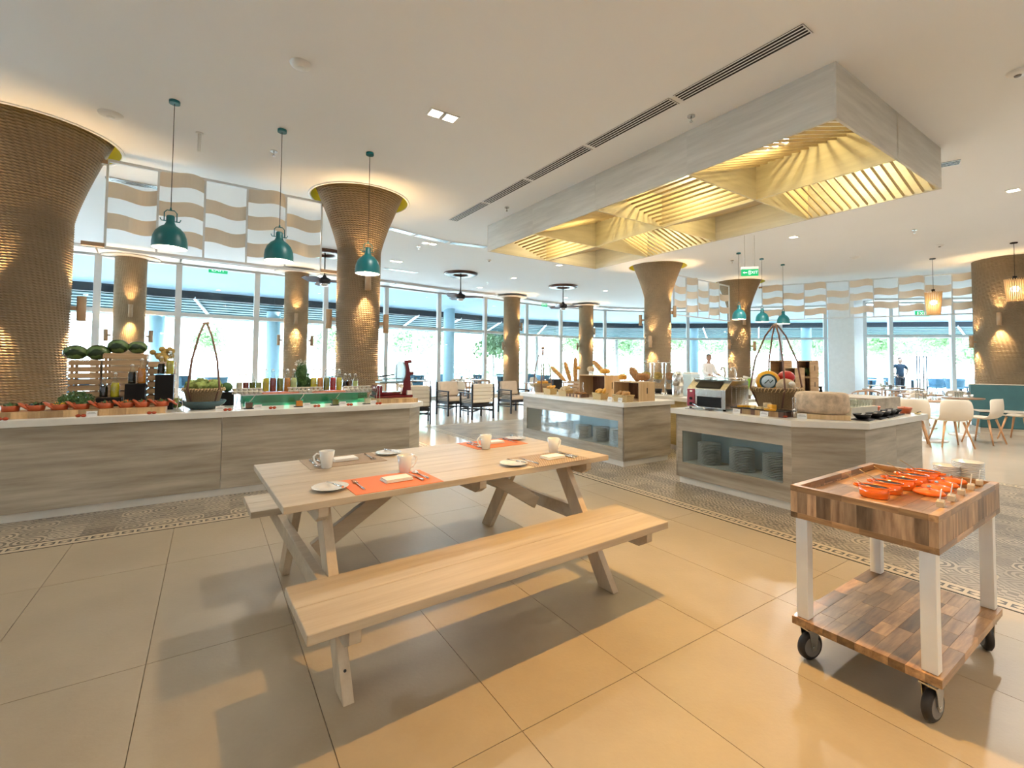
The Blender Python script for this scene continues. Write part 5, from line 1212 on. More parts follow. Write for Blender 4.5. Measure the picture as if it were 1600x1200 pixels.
# sauce jars with spoons on coasters
for px, lq, l_ in ((391, 'brown', 'brown'), (469, 'orange', 'orange'), (525, 'green', 'green'), (575.5, 'cream', 'white')):
    s_ = SX(px, 5.66); o = MB().box(-.05, .05, -.04, .04, 0, .006).build('coaster', M['slate'], None, st(s_, 5.66, CT), GY, bev=.001); tag(o, 'black coaster under the %s sauce jar' % l_, 'coaster', 'black coasters')
    t = thing('sauce_jar', 'square glass jar of %s sauce with a spoon on the salad counter' % l_, 'jar', st(s_, 5.66, CT+.006), GY); MB().box(-.036, .036, -.036, .036, 0, .075).build('glass_jar', M['clear'], t, bev=.004); MB().box(-.033, .033, -.033, .033, .003, .062).build('sauce', LQ[lq], t, bev=.003)
    o = MB().tube([(0, 0, 0), (.06, .02, .08)], .003, 8).build('spoon', M['chrome'], None, st(s_, 5.67, CT+.06), GY); tag(o, 'spoon handle sticking out of the %s sauce jar' % l_, 'spoon')
# slicer
ss = SX(612, 5.95)
t = thing('meat_slicer', 'dark red hand-cranked meat slicer at the right end of the salad counter', 'slicer', st(ss, 5.88, CT+.05), GY)
MB().box(-.26, .24, -.10, .16, 0, .035).box(-.24, -.16, -.08, .14, .035, .16).build('base', M['red'], t, bev=.012); MB().box(-.16, .16, -.06, .12, .035, .075).build('base_plinth', M['red'], t, bev=.01)
MB().prism([(.10, 0), (.235, 0), (.215, .30), (.19, .42), (.14, .44), (.13, .30), (.12, .12)], -.05, .09).build('upright_housing', M['red'], t); o = t.children[-1]; o.rotation_euler = (PI/2, 0, 0); o.location = (0, .05, .03)
o = MB().cyl((0, 0), .145, -.008, .008, 40).build('round_blade', M['greysteel'], t, (.105, .03, .33)); o.rotation_euler = (PI/2, 0, -PI/2+.14)
MB().box(-.20, .11, -.09, .11, .19, .21).build('meat_tray', M['greysteel'], t, bev=.004); MB().box(-.14, .08, -.05, .06, .235, .25).box(-.12, -.10, -.05, .06, .21, .235).build('carriage', M['greysteel'], t, bev=.003)
for x in (-.10, .045): MB().cyl((x, 0), .006, .21, .43 if x > 0 else .40, 10).build('guide_rod', M['greysteel'], t)
MB().tube([(-.18, .0, .27), (-.08, .0, .285), (.02, 0, .30)], .009, 8).build('clamp_bar', M['iron'], t)
MB().cyl((0, 0), .028, -.01, .01, 20).build('dial', M['creamy'], t, (.085, -.07, .15)).rotation_euler = (PI/2, 0, 0); MB().tube([(.085, -.085, .15), (.08, -.085, .05)], .009, 8).build('crank_arm', M['creamy'], t)
MB().tube([(.16, .05, .46), (.26, .05, .47)], .022, 10).build('top_bracket', M['red'], t); MB().tube([(.21, .0, .31), (.27, 0, .31)], .022, 10).build('side_knob', M['red'], t); MB().box(.17, .235, -.07, .0, .0, .09).build('front_plate', M['slab'], t, bev=.004)
for nm_, s0, s1, t0, t1, z1, l_ in (('a', SX(600, 5.62), SX(640, 5.62), 5.62, 6.05, .05, 'thick wooden board beneath the red slicer'), ('b', SX(640, 5.72)+.004, SX(652, 5.75), 5.75, 6.0, .035, 'small thin board beside the slicer board')):
    r_ = thing('wooden_board', l_, 'board', st(0, 0)); x = s0-.05 if nm_ == 'a' else s0
    while x < s1+(.12 if nm_ == 'a' else 0)-.005:
        w_ = min(rb.uniform(.04, .06), s1+(.12 if nm_ == 'a' else 0)-x); MB().box(-w_/2+.0003, w_/2-.0003, -(t1-t0)/2, (t1-t0)/2, 0, z1-.0003).build('stave', M['board'], r_, st(x+w_/2, (t0+t1)/2, CT), GY); x += w_
# ================================================================ BREAD ISLAND
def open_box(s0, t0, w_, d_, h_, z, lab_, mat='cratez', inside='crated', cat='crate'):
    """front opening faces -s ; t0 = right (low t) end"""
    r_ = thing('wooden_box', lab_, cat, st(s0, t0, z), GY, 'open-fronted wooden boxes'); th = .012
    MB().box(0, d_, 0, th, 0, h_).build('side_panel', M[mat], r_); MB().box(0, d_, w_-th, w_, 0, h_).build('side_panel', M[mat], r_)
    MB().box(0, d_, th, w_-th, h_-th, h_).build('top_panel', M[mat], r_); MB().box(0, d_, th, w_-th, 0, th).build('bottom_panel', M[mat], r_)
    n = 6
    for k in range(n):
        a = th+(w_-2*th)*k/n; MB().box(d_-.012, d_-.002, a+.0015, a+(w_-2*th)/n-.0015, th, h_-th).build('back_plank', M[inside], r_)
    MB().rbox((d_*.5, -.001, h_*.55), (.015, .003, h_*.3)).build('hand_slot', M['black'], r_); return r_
zB = CT
open_box(4.93, 4.98, TX(903, 4.93)-TX(943, 4.93)+.0, .30, .335, zB, 'tall open wooden box in the middle of the bread island')
open_box(4.90, 4.30, TX(956, 4.9)-TX(996, 4.9), .32, .265, zB, 'lower open wooden box at the right end of the bread island')
slat = thing('bread_crate', 'wooden slatted crate holding three upright baguettes', 'crate', st(5.02, 5.62, zB), GY)
for k in range(4):
    for x in (0, .24): MB().box(-.0, .012, -.16, .16, 0, .045).build('slat', M['crate'], slat, (x, .16, k*.055+.01))
    for y in (0, .32): MB().box(0, .25, -.006, .006, 0, .045).build('slat', M['crate'], slat, (0, y, k*.055+.01))
MB().box(0, .25, 0, .32, 0, .01).build('base', M['crate'], slat)
def loaf(p, r_, lab_, mat='bread', rot=(0, 0, 0), nm='bread_loaf', grp=None, cuts=4):
    t = thing(nm, lab_, 'bread', p, 0, grp); t.rotation_euler = rot
    if nm == 'baguette':
        n_ = 14; MB().tube([(-r_[0]+2*r_[0]*i/n_, 0, 0) for i in range(n_+1)], [r_[1]*max(.18, (1-abs(-1+2*i/n_)**5))**.5*(1+.04*math.sin(i*2.1)) for i in range(n_+1)], 16).build('crumb_body', M[mat], t)
    else: MB().ell((0, 0, 0), r_, 20, 12, f=lambda v: (1+.04*math.sin(13*v.x+5*v.y))/max(.86, (abs(v.x)**3+abs(v.y)**3+abs(v.z)**3)**(1/3)+.12)).build('crumb_body', M[mat], t)
    for k in range(cuts):
        x = (-.6+1.2*(k+.5)/cuts)*r_[0]; zz = r_[2]*math.sqrt(max(0, 1-(x/r_[0])**2)); MB().tube([(x-.15*r_[1], -.45*r_[1], zz*.90), (x, 0, zz*1.0), (x+.15*r_[1], .45*r_[1], zz*.90)], r_[2]*.10, 6).build('score_mark', M['flour'], t)
    return t
for (x0, y0, x1, y1, s_, l_) in ((882, 590, 862, 574, 5.15, 'left baguette leaning out of the bread crate'), (891, 591, 883, 567, 5.12, 'middle baguette standing in the bread crate'), (899, 591, 899, 560, 5.10, 'right upright baguette in the bread crate')):
    A = at(x0, y0+4, 1); k = s_/A.xy.to_3d().dot(E1); A = Vector((A.x*k, A.y*k, EYE+(A.z-EYE)*k)); B = at(x1, y1, 1); k = s_/B.xy.to_3d().dot(E1); B = Vector((B.x*k, B.y*k, EYE+(B.z-EYE)*k))
    d = B-A; q = d.to_track_quat('X', 'Z').to_euler(); loaf((A+B)/2, (d.length/2+.02, .036, .036), l_, 'bread', q, 'baguette', 'baguettes in the crate', 5)
def pos(px, py, s_):
    d = ray(px, py); k = s_/(d.x*E1.x+d.y*E1.y); return Vector((d.x*k, d.y*k, EYE+d.z*k))
for (px, py, s_, r_, rot, mt, l_, c_) in ((935, 573, 5.08, (.15, .04, .04), (0, .75, GY-1.3), 'bread', 'long bread roll leaning on the tall box', 4), (945, 580, 5.02, (.09, .06, .04), (0, 0, .4), 'golden', 'round golden loaf on top of the tall box', 3), (923, 577, 5.05, (.06, .05, .05), (0, 0, 0), 'flour', 'pale round loaf on top of the tall box', 2),
    (903, 575, 5.15, (.07, .04, .03), (0, 0, 1), 'golden', 'small golden loaf at the left on top of the tall box', 3), (973, 589, 5.05, (.085, .06, .042), (0, 0, .9), 'golden', 'golden bun on the lower box', 2), (992, 585, 5.1, (.13, .06, .055), (0, -.9, GY+1.6), 'bread2', 'dark wedge-shaped loaf standing on the lower box', 2), (1004, 589, 5.12, (.10, .08, .06), (0, 0, .3), 'bread2', 'round brown loaf on the lower box', 3)):
    p = pos(px, py, s_); loaf(p, r_, l_, mt, rot, 'bread_loaf', 'loaves on the wooden boxes', c_)
def bread_basket(px, s_, w_, d_, h_, lab_, mats, big=False):
    p = st(s_, TX(px, s_), zB); t = thing('bread_basket', lab_, 'basket', p, GY+PI/2, 'small rattan bread baskets'); a, b_ = w_/2, d_/2; k = .86
    vs = [(-a*k, -b_*k, 0), (a*k, -b_*k, 0), (a*k, b_*k, 0), (-a*k, b_*k, 0), (-a, -b_, h_), (a, -b_, h_), (a, b_, h_), (-a, b_, h_), (-a+.012, -b_+.012, h_), (a-.012, -b_+.012, h_), (a-.012, b_-.012, h_), (-a+.012, b_-.012, h_), (-a*k+.012, -b_*k+.012, .01), (a*k-.012, -b_*k+.012, .01), (a*k-.012, b_*k-.012, .01), (-a*k+.012, b_*k-.012, .01)]
    MB().add(vs, [(3, 2, 1, 0)]+[(i, (i+1) % 4, 4+(i+1) % 4, 4+i) for i in range(4)]+[(4+i, 4+(i+1) % 4, 8+(i+1) % 4, 8+i) for i in range(4)]+[(8+i, 8+(i+1) % 4, 12+(i+1) % 4, 12+i) for i in range(4)]+[(12, 13, 14, 15)]).build('weave', M['wicker2'], t)
    m = MB()
    for sg in (-1, 1): m.tube([(-a, sg*b_, h_), (a, sg*b_, h_)], .007, 8); m.tube([(sg*a, -b_, h_), (sg*a, b_, h_)], .007, 8)
    m.build('rim', M['wicker2'], t); return t, p
def pile(p, n, w_, r_, mt, lab_, grp, seed, z):
    q = random.Random(seed)
    for k in range(n):
        x = (-.5+(k+.5)/n)*w_*.8; pp = p+E2*x+E1*q.uniform(-.02, .02)+Vector((0, 0, z+q.uniform(0, .02)))
        loaf(pp, r_, lab_, mt, (q.uniform(-.2, .2), q.uniform(-.4, .1), GY+q.uniform(.1, .7)), 'bread_roll', grp, 2)
for i, (px, w_, h_, n, r_, mt, l_, wh) in enumerate(((860, .19, .09, 3, (.075, .03, .025), 'golden', 'leftmost small rattan bread basket on the island front', 'leftmost'), (884, .20, .09, 2, (.09, .045, .035), 'flour', 'second rattan bread basket with floured loaves', 'second'), (938, .18, .09, 4, (.085, .03, .028), 'golden', 'third rattan bread basket heaped with golden croissants', 'third'), (974, .26, .09, 5, (.07, .035, .03), 'bread', 'rightmost wide rattan bread basket with brown pastries', 'rightmost'))):
    t, p = bread_basket(px, 4.72, w_, .15, h_, l_, None)
    pile(p, n, w_, r_, mt, 'one of the rolls in the %s small rattan basket' % wh, 'rolls in the %s basket' % wh, i, h_+.012)
t = thing('striped_board', 'dark-topped striped wooden board with flatbread on the bread island', 'board', st(0, 0)); c0 = TX(913, 4.72); c1 = TX(889, 4.72); n = 9
for k in range(n):
    a = c0+(c1-c0)*k/n; b_ = (c1-c0)/n; MB().box(-b_/2, b_/2, -.08, .08, 0, .045).build('stave', M['board'] if k % 2 else M['crated'], t, st(4.74, a+b_/2, zB), GY+PI/2)
for k in range(3): loaf(st(4.75, c0+.05+.07*k, zB+.063), (.055, .04, .016), 'flat brown bread lying on the striped board', 'bread2', (0, .0, GY+k), 'flatbread', 'flatbreads on the striped board', 2)
tongs(4.86, TX(911, 4.86), zB+.05, .17, 'upright steel tongs in front of the tall bread box', PI/2, .7, base=True)
for px, s_, z_, l_ in ((953, 4.60, zB, 'left white card in front of the rightmost bread basket'), (969, 4.60, zB, 'right white card in front of the rightmost bread basket'), (923, 4.94, zB+.336, 'white card on top of the tall bread box')): tag_card(s_, TX(px, s_), l_, z_, .075, .06, PI/2*-1)
carry_basket(4.95, TX(848, 4.95), zB, .13, .15, .15, .80, 'carrying basket with rolls at the left end of the bread island', arms=4)
for k in range(6):
    a = k*1.05; loaf(st(4.95+.07*math.cos(a), TX(848, 4.95)+.07*math.sin(a), zB+.17), (.045, .035, .03), 'small golden roll heaped in the bread carrying basket', 'golden', (0, 0, a), 'bread_roll', 'rolls in the bread carrying basket', 2)
t = thing('black_crate', 'dark box between the carrying basket and the bread crate', 'box', st(5.3, TX(866, 5.3), zB), GY); MB().box(-.1, .1, -.12, .12, 0, .22).build('box_body', M['black'], t, bev=.004)
# ---------------- drinks station
SD = 6.5
for k in range(3):
    px = 1010+k*18.5; tt = TX(px, SD); t = thing('cereal_dispenser', '%s of three clear cereal dispensers behind the islands' % ['left', 'middle', 'right'][k], 'dispenser', st(SD, tt, DT), GY, 'cereal dispensers')
    MB().lathe([(.068, .26), (.078, .30), (.078, .54)], 28).build('clear_tube', M['clear'], t); MB().lathe([(0, .26), (.064, .26), (.073, .30), (.073, .37), (0, .39)], 24).build('cereal', M['banana'] if k < 2 else M['bread2'], t)
    MB().cyl((0, 0), .10, .54, .555, 28).cyl((0, 0), .014, .555, .59, 12).build('lid', M['steel'], t); MB().tube([(-.02, .085, 0), (-.02, .085, .30)], .014, 8).build('stand_post', M['steel'], t); MB().cyl((0, 0), .09, 0, .02, 24).build('foot', M['steel'], t); MB().lathe([(.03, .20), (.064, .26)], 16).build('chute', M['grey'], t); MB().lathe([(0, .02), (.05, .02), (.07, .10), (.06, .10), (0, .03)], 20).build('black_bowl', M['black'], t)
t = thing('steel_urn', 'tall brushed steel canister standing left of the toaster', 'canister', st(SD-.15, TX(1059, SD-.15), DT), GY); MB().lathe([(0, 0), (.085, 0), (.088, .02), (.088, .17), (.084, .175), (.088, .18), (.088, .33), (.07, .37), (.06, .39), (0, .39)], 32).build('canister_body', M['steel'], t); MB().cyl((0, 0), .045, .39, .41, 20).build('cap', M['chrome'], t)
t = thing('drinks_machine', 'pale blue-white boxy machine behind the toaster', 'machine', st(6.7, TX(1079, 6.7), DT), GY); MB().box(-.12, .12, -.10, .10, 0, .36).build('machine_body', M['bluecloth'], t, bev=.01); MB().box(-.1, .1, -.08, .08, .36, .39).build('machine_top', M['white'], t, bev=.005)
for px, l_ in ((1133, 'left chrome tap rising behind the toaster'), (1149, 'right chrome tap rising behind the toaster')):
    p = st(6.5, TX(px, 6.5), DT); o = thing('tap', l_, 'tap', p, GY, 'chrome taps'); m = MB().tube([(0, 0, 0), (0, 0, .42), (-.02, .01, .48), (-.06, .02, .48), (-.08, .02, .44)], .014, 10); m.build('spout', M['chrome'], o); MB().cyl((0, 0), .03, 0, .02, 16).build('flange', M['chrome'], o)
# crate shelf behind the cheeses (open-fronted boxes)
zs = .84
t = thing('side_table', 'low pale cabinet carrying the stacked wooden boxes behind the cheeses', 'cabinet', st(0, 0)); stpoly('cabinet_body', [(6.88, 2.3), (7.7, 2.3), (7.7, 3.80), (6.88, 3.80)], 0, .96, M['laminate'], t)
def dbox(s0, px0, px1, z0, z1, lab_):
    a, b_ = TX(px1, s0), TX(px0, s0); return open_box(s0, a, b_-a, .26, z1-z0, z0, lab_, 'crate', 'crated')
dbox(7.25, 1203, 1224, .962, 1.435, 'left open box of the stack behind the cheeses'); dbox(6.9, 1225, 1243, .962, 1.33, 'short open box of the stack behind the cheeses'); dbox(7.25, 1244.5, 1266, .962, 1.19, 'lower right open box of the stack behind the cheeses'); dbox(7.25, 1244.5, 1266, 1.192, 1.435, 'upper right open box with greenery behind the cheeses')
p = st(7.35, TX(1256, 7.35), 1.21); t = thing('small_plant', 'small green plant inside the upper right box', 'plant', p); sprig_mb(200, .08, .14, .025, 3).build('leaves', M['leaf'], t); MB().lathe([(0, 0), (.04, 0), (.05, .05), (0, .05)], 16).build('planter', M['black'], t)
# ================================================================ CHEESE ISLAND
# toaster
ts0, tt0 = 4.74, TX(1133, 4.74); tw = TX(1073, 4.74)-tt0
t = thing('conveyor_toaster', 'stainless conveyor toaster with a red control panel on the cheese island', 'toaster', st(ts0, tt0, CT), GY)
# local x = depth (+s), local y = width (+t)
D_, Hh = .46, .335
MB().add([(.0, 0, .02), (D_, 0, .02), (D_, 0, Hh), (.13, 0, Hh), (0, 0, .235)]+[(.0, tw, .02), (D_, tw, .02), (D_, tw, Hh), (.13, tw, Hh), (0, tw, .235)], [(0, 1, 2, 3, 4), (9, 8, 7, 6, 5), (0, 5, 6, 1), (1, 6, 7, 2), (2, 7, 8, 3), (3, 8, 9, 4), (4, 9, 5, 0)]).build('housing', M['steel'], t, bev=.003)
MB().rbox((.058, tw*.47, .288), (.11, tw*.62, .004), Matrix.Rotation(-math.atan2(.10, .13), 3, 'Y')).build('feed_opening', M['black'], t)
MB().box(-.003, .001, .05, tw*.72, .035, .15).build('outlet_opening', M['black'], t); MB().box(-.012, 0, .045, tw*.74, .15, .165).build('outlet_lip', M['steel'], t, bev=.002); MB().box(-.006, 0, .045, tw*.74, .17, .225).build('front_plate', M['steel'], t, bev=.002)
MB().box(-.008, 0, tw*.78, tw-.01, .03, .23).build('red_control_panel', M['cane'], t, bev=.002)
for z in (.06, .12): MB().cyl((0, 0), .016, 0, .014, 16).build('knob', M['black'], t, (-.009, tw*.87, z)).rotation_euler = (0, -PI/2, 0)
o = MB().cyl((0, 0), .018, 0, .002, 20).build('oval_badge', M['linen'], t, (-.009, tw*.87, .205)); o.rotation_euler = (0, -PI/2, 0); o.scale = (.6, 1, 1)
sl = MB()
for i in range(4):
    for j in range(11): sl.rbox((.14+i*.085, -.0015, .05+j*.022), (.035, .003, .009), Matrix.Rotation(.0, 3, 'Y'))
tag(sl.build('side_louvres', M['chrome'], t), kind='stuff')
for x in (.03, D_-.03):
    for y in (.03, tw-.03): MB().cyl((x, y), .015, 0, .02, 12).build('foot', M['black'], t)
MB().box(.10, D_+.02, .0, tw, Hh+.02, Hh+.028).build('warming_rack', M['steel'], t, bev=.002)
for x in (.12, D_-.02):
    for y in (.02, tw-.02): MB().cyl((x, y), .005, Hh, Hh+.021, 8).build('rack_post', M['steel'], t)
t = thing('crumb_tray', 'flat steel tray with tongs in front of the toaster', 'tray', st(4.66, tt0+tw*.55, CT), GY+PI/2); MB().box(-.15, .15, -.055, .055, 0, .012).build('tray_body', M['steel'], t, bev=.004)
o = MB().tube([(-.10, 0, 0), (0, .01, .01), (.1, -.015, .02), (.13, -.015, .03)], [.012, .006, .006, .014], 8).build('tongs', M['chrome'], None, st(4.66, tt0+tw*.55, CT+.026), GY+1.2); tag(o, 'steel tongs lying on the tray in front of the toaster', 'tongs')
# cheese board
b0, b1 = TX(1229, 4.80), TX(1152, 4.80)
t = thing('cheese_board', 'striped wooden block with a slate top in front of the cheese basket', 'board', st(0, 0)); n = 11
for k in range(n):
    a = b0+(b1-b0)*k/n; w_ = (b1-b0)/n; MB().box(-w_/2+.0003, w_/2-.0003, -.10, .10, 0, .055).build('stave', M['board'] if k % 3 else M['crated'], t, st(4.82, a+w_/2, CT), GY+PI/2)
MB().box(-(b1-b0)/2-.03, (b1-b0)/2+.03, -.11, .11, .055, .063).build('slate_top', M['slate'], t, st(4.82, (b0+b1)/2, CT), GY+PI/2)
cz = CT+.063
q = random.Random(2)
for k in range(7):
    o = MB().prism([(-.04, -.02), (.04, -.015), (.045, .01), (-.03, .02)], 0, .018).build('cheese_slice', M['cheese'], None, st(4.80+q.uniform(-.03, .03), b1-.03-k*.022, cz+.001*k), GY+q.uniform(-1, 1)); tag(o, 'thin yellow cheese piece at the left end of the slate board', 'cheese', 'yellow cheese pieces, left end')
for k in range(4):
    o = MB().prism([(-.02, -.02), (.02, -.02), (.02, .02), (-.02, .02)], 0, .022).build('cheese_cube', M['paleche'], None, st(4.76, (b0+b1)/2+.06-k*.045, cz), GY+k*.4); tag(o, 'pale cheese cube at the front of the slate board', 'cheese', 'pale cheese cubes')
o = MB().lathe([(0, 0), (.038, 0), (.042, .02), (.038, .06), (0, .062)], 24).build('goat_cheese', M['flour'], None, st(4.86, (b0+b1)/2-.03, cz)); tag(o, 'round grey-white cheese in the middle of the slate board', 'cheese')
m = MB(); m.prism([(0, 0)]+[(.085*math.cos(a), .085*math.sin(a)) for a in [k*.16-.6 for k in range(11)]], 0, .05); o = m.build('cheese_wedge', M['cheese'], None, st(4.84, b0+.12, cz), GY+2.2, bev=.003); tag(o, 'thick yellow cheese wedge at the right of the slate board', 'cheese')
m = MB(); m.prism([(0, 0)]+[(.09*math.cos(a), .09*math.sin(a)) for a in [k*.16-.6 for k in range(9)]], 0, .018); o = m.build('cheese_wedge', M['cheese'], None, st(4.755, b0+.13, cz), GY+3.4, bev=.003); tag(o, 'thin yellow cheese wedge at the front right of the slate board', 'cheese')
for px, s_, l_ in ((1150, 4.66, 'white card at the left end of the cheese board'), (1193, 4.66, 'white card in front of the cheese board'), (1252, 4.80, 'white card in front of the big cheese wheel')):
    tag_card(s_, TX(px, s_), l_, CT, .08, .052, -PI/2+(.5 if px > 1250 else 0))
o = MB().ell((0, 0, .012), (.022, .016, .012), 12, 8).build('tomato', M['tomato'], None, st(4.74, TX(1226, 4.74), CT)); tag(o, 'small red tomato at the corner of the cheese island', 'tomato')
tongs(4.84, TX(1240, 4.84), CT, .20, 'pair of upright steel tongs between the board and the big cheese', PI/2, .9)
# cheese basket
sB, tB = 5.22, TX(1212, 5.22)
t = thing('wooden_stand', 'dark round wooden stand beneath the cheese basket', 'stand', st(sB, tB, CT)); MB().cyl((0, 0), .15, 0, .05, 32).build('stand_body', M['tabletop'], t, bev=.004)
carry_basket(sB, tB, CT+.05, .17, .245, .22, .93, 'large carrying basket with wax cheeses on the cheese island')
t = thing('wax_cheese', 'yellow wax cheese wheel with a round printed label in the basket', 'cheese', st(sB-.05, tB+.06, CT+.05+.22+.065), GY)
MB().lathe([(0, -.06), (.09, -.06), (.115, -.04), (.12, 0), (.115, .04), (.09, .06), (0, .06)], 36).build('wax_body', M['cheese'], t); t.rotation_euler = (PI/2, .25, GY-1.05)
MB().lathe([(0, .0605), (.085, .0605), (.085, .063), (0, .063)], 32).build('round_label', M['bluecloth'], t)
MB().lathe([(.066, .063), (.085, .063), (.085, .0640), (.066, .0640)], 32, closed=True).build('label_ring', M['blueglaze'], t); m = MB().tube([(-.03, -.03, .064), (0, .02, .064), (.02, -.01, .064), (.04, .03, .064)], .006, 6); m.build('label_emblem', M['blueglaze'], t)
for dx, dy, z, r_, mt, l_ in ((.02, .14, .29, .09, 'paleche', 'pale yellow cheese at the left of the basket'), (.10, -.06, .335, .085, 'redwax', 'red wax cheese ball at the back of the basket'), (.0, -.10, .24, .10, 'flour', 'brown rind cheese at the right front of the basket'), (-.05, -.19, .27, .03, 'linen', 'small white cheese at the right rim of the basket')):
    o = MB().ell((0, 0, 0), (r_, r_, r_*.82), 24, 14).build('cheese_ball', M[mt], None, st(sB+dx, tB+dy, CT+.05+z)); tag(o, l_, 'cheese', 'cheeses in the basket')
t = thing('menu_stand', 'white and green leaning menu card behind the cheese basket', 'menu card', st(5.75, TX(1168, 5.75), CT+.0), GY-1.35); 
MB().rbox((0, 0, .25), (.16, .006, .22), Matrix.Rotation(.25, 3, 'Y')).build('card', M['linen'], t); MB().rbox((.0, -.005, .25), (.045, .003, .2), Matrix.Rotation(.25, 3, 'Y')).build('green_band', M['lime'], t); MB().box(-.08, .06, -.04, .04, 0, .14).build('stand', M['clear'], t)
# big cheese wheel
cs = st(5.12, 2.16, CT); t = thing('wheel_board', 'pale square wooden board beneath the big cheese wheel', 'board', cs, GY+.6); MB().box(-.22, .22, -.19, .19, 0, .045).build('board_body', M['cratez'], t, bev=.004)
t = thing('giant_cheese', 'huge mottled cheese wheel on the corner of the cheese island', 'cheese', cs+Vector((0, 0, .045)), GY); MB().lathe([(0, 0), (.19, 0), (.222, .012), (.230, .05), (.232, .11), (.228, .17), (.212, .20), (.19, .205), (0, .205)], 56).build('rind', M['bigcheese'], t)
o = MB().tube([(0, 0, 0), (0, 0, .03), (0, .005, .055)], [.016, .011, .02], 12).build('pepper_mill', M['black'], None, cs+Vector((.03, .05, .2505))); tag(o, 'small black pepper mill standing on the big cheese wheel', 'pepper mill')
# glasses tray
t = thing('glass_rack', 'clear box rack of small glasses behind the black bowls', 'rack', st(5.75, 2.13, CT), GY-.1); MB().box(-.26, .26, -.12, .12, 0, .09).build('rack_body', M['egg'], t, bev=.004)
q0 = None
for i in range(7):
    for j in range(3):
        p = st(5.75-.22+i*.073, 2.13-.08+j*.075, CT+.0905)
        if q0 is None: q0 = MB().lathe([(0, 0), (.022, 0), (.028, .06), (.026, .06), (.020, .005), (0, .004)], 14).build('small_glass', M['clear'], None, p); o = q0
        else: o = q0.copy(); COL.objects.link(o); o.location = p
        tag(o, 'small clear glass on the rack behind the black bowls', 'glass', 'small glasses on the rack')
bk0 = None
for i, (s_, t_, l_) in enumerate(((5.24, 1.86, 'largest, nearest black bowl on the cheese island edge'), (5.50, 1.85, 'second black bowl on the cheese island edge'), (5.73, 1.86, 'third black bowl on the cheese island edge'), (5.95, 1.88, 'fourth black bowl on the cheese island edge'), (6.16, 1.90, 'farthest black bowl on the cheese island edge'))):
    o = MB().box(-.10, .10, -.075, .075, 0, .008).build('slate_tile', M['slate'], None, st(s_, t_, CT), GY+.1); tag(o, 'slate tile under the %s' % l_.replace(' on the cheese island edge', ''), 'slate', 'slate tiles')
    if bk0 is None:
        bk0 = thing('black_bowl', l_, 'bowl', st(s_, t_, CT+.008), GY, 'black bowls with dips'); MB().lathe([(0, 0), (.045, 0), (.078, .028), (.092, .05), (.088, .05), (.07, .026), (0, .008)], 28, sc=(1.05, .8)).build('bowl_body', M['black'], bk0); MB().lathe([(0, .034), (.072, .034), (.078, .038), (0, .04)], 24, sc=(1.05, .8)).build('filling', M['grey'], bk0); MB().rbox((.03, 0, .045), (.05, .03, .004), Matrix.Rotation(-.3, 3, 'Y')).build('spoon_bowl', M['chrome'], bk0)
    else: dup(bk0, st(s_, t_, CT+.008), GY, l_, scale=.95)
for i, (s_, t_, l_) in enumerate(((6.28, 2.12, 'left terracotta dish behind the black bowls'), (6.42, 1.88, 'right terracotta dish at the far end of the cheese island'))):
    t = thing('terracotta_dish', l_, 'dish', st(s_, t_, CT), GY+.3, 'terracotta dishes on the cheese island'); MB().lathe([(0, 0), (.07, 0), (.10, .06), (.095, .065), (.065, .012), (0, .01)], 28, sc=(1, .65)).build('dish_body', M['terra'], t); MB().tube([(.09, 0, .05), (.15, 0, .055)], .011, 8).build('dish_handle', M['terra'], t)
t = thing('wooden_spoon_rest', 'small pale spoon rest with a black-handled spoon at the island end', 'spoon rest', st(6.42, 1.77, CT), GY); MB().ell((0, 0, .008), (.05, .028, .008), 16, 8).build('rest', M['paleche'], t); MB().tube([(-.02, 0, .018), (.09, 0, .022)], .005, 8).build('spoon_handle', M['black'], t)
# ================================================================ DINING FURNITURE
def place_at(px, Y, z=0):
    return Vector(((px-800)/F_PX*Y, Y, z))
def face(dx, dy): return math.atan2(dy, dx)-PI/2      # chair front is +y locally
def first_or_dup(o, flag, loc, rz, label, **k):
    if not flag: o.location = loc; o.rotation_euler = (0, 0, rz); o['label'] = label; return o
    return dup(o, loc, rz, label, **k)
# dark strapped armchair
ac = thing('lounge_armchair', 'x', 'armchair', (0, 0, 0), 0, 'dark framed armchairs with beige cushions')
for x in (-.30, .30):
    for y, h in ((-.29, .84), (.29, .62)): MB().box(x-.018, x+.018, y-.018, y+.018, 0, h).build('leg', M['iron'], ac)
    MB().box(x-.022, x+.022, -.27, .31, .60, .63).build('armrest', M['iron'], ac)
    MB().box(x-.015, x+.015, -.27, .27, .17, .20).build('side_rail', M['iron'], ac)
    for k in range(6): MB().box(x-.004, x+.004, -.27, .27, .36+k*.040, .372+k*.040).build('side_strap', M['iron'], ac)
for a, b_ in (((-.3, -.29), (.3, .29)), ((-.3, .29), (.3, -.29))): MB().bar((a[0], a[1], .185+(.031 if a[1] > 0 else 0)), (b_[0], b_[1], .185+(.031 if a[1] > 0 else 0)), .03, .03).build('cross_stretcher', M['iron'], ac)
MB().box(-.28, .28, -.29, .30, .29, .36).build('seat_frame', M['iron'], ac)
MB().box(-.28, .28, -.18, .30, .362, .46).build('seat_cushion', M['cushion'], ac, bev=.03)
for k in range(5): MB().box(-.285, .285, -.300, -.286, .40+k*.088, .478+k*.088).build('back_strap', M['tan'], ac, bev=.003)
MB().rbox((0, -.215, .66), (.55, .10, .38), Matrix.Rotation(.18, 3, 'X')).build('back_cushion', M['cushion'], ac, bev=.035)
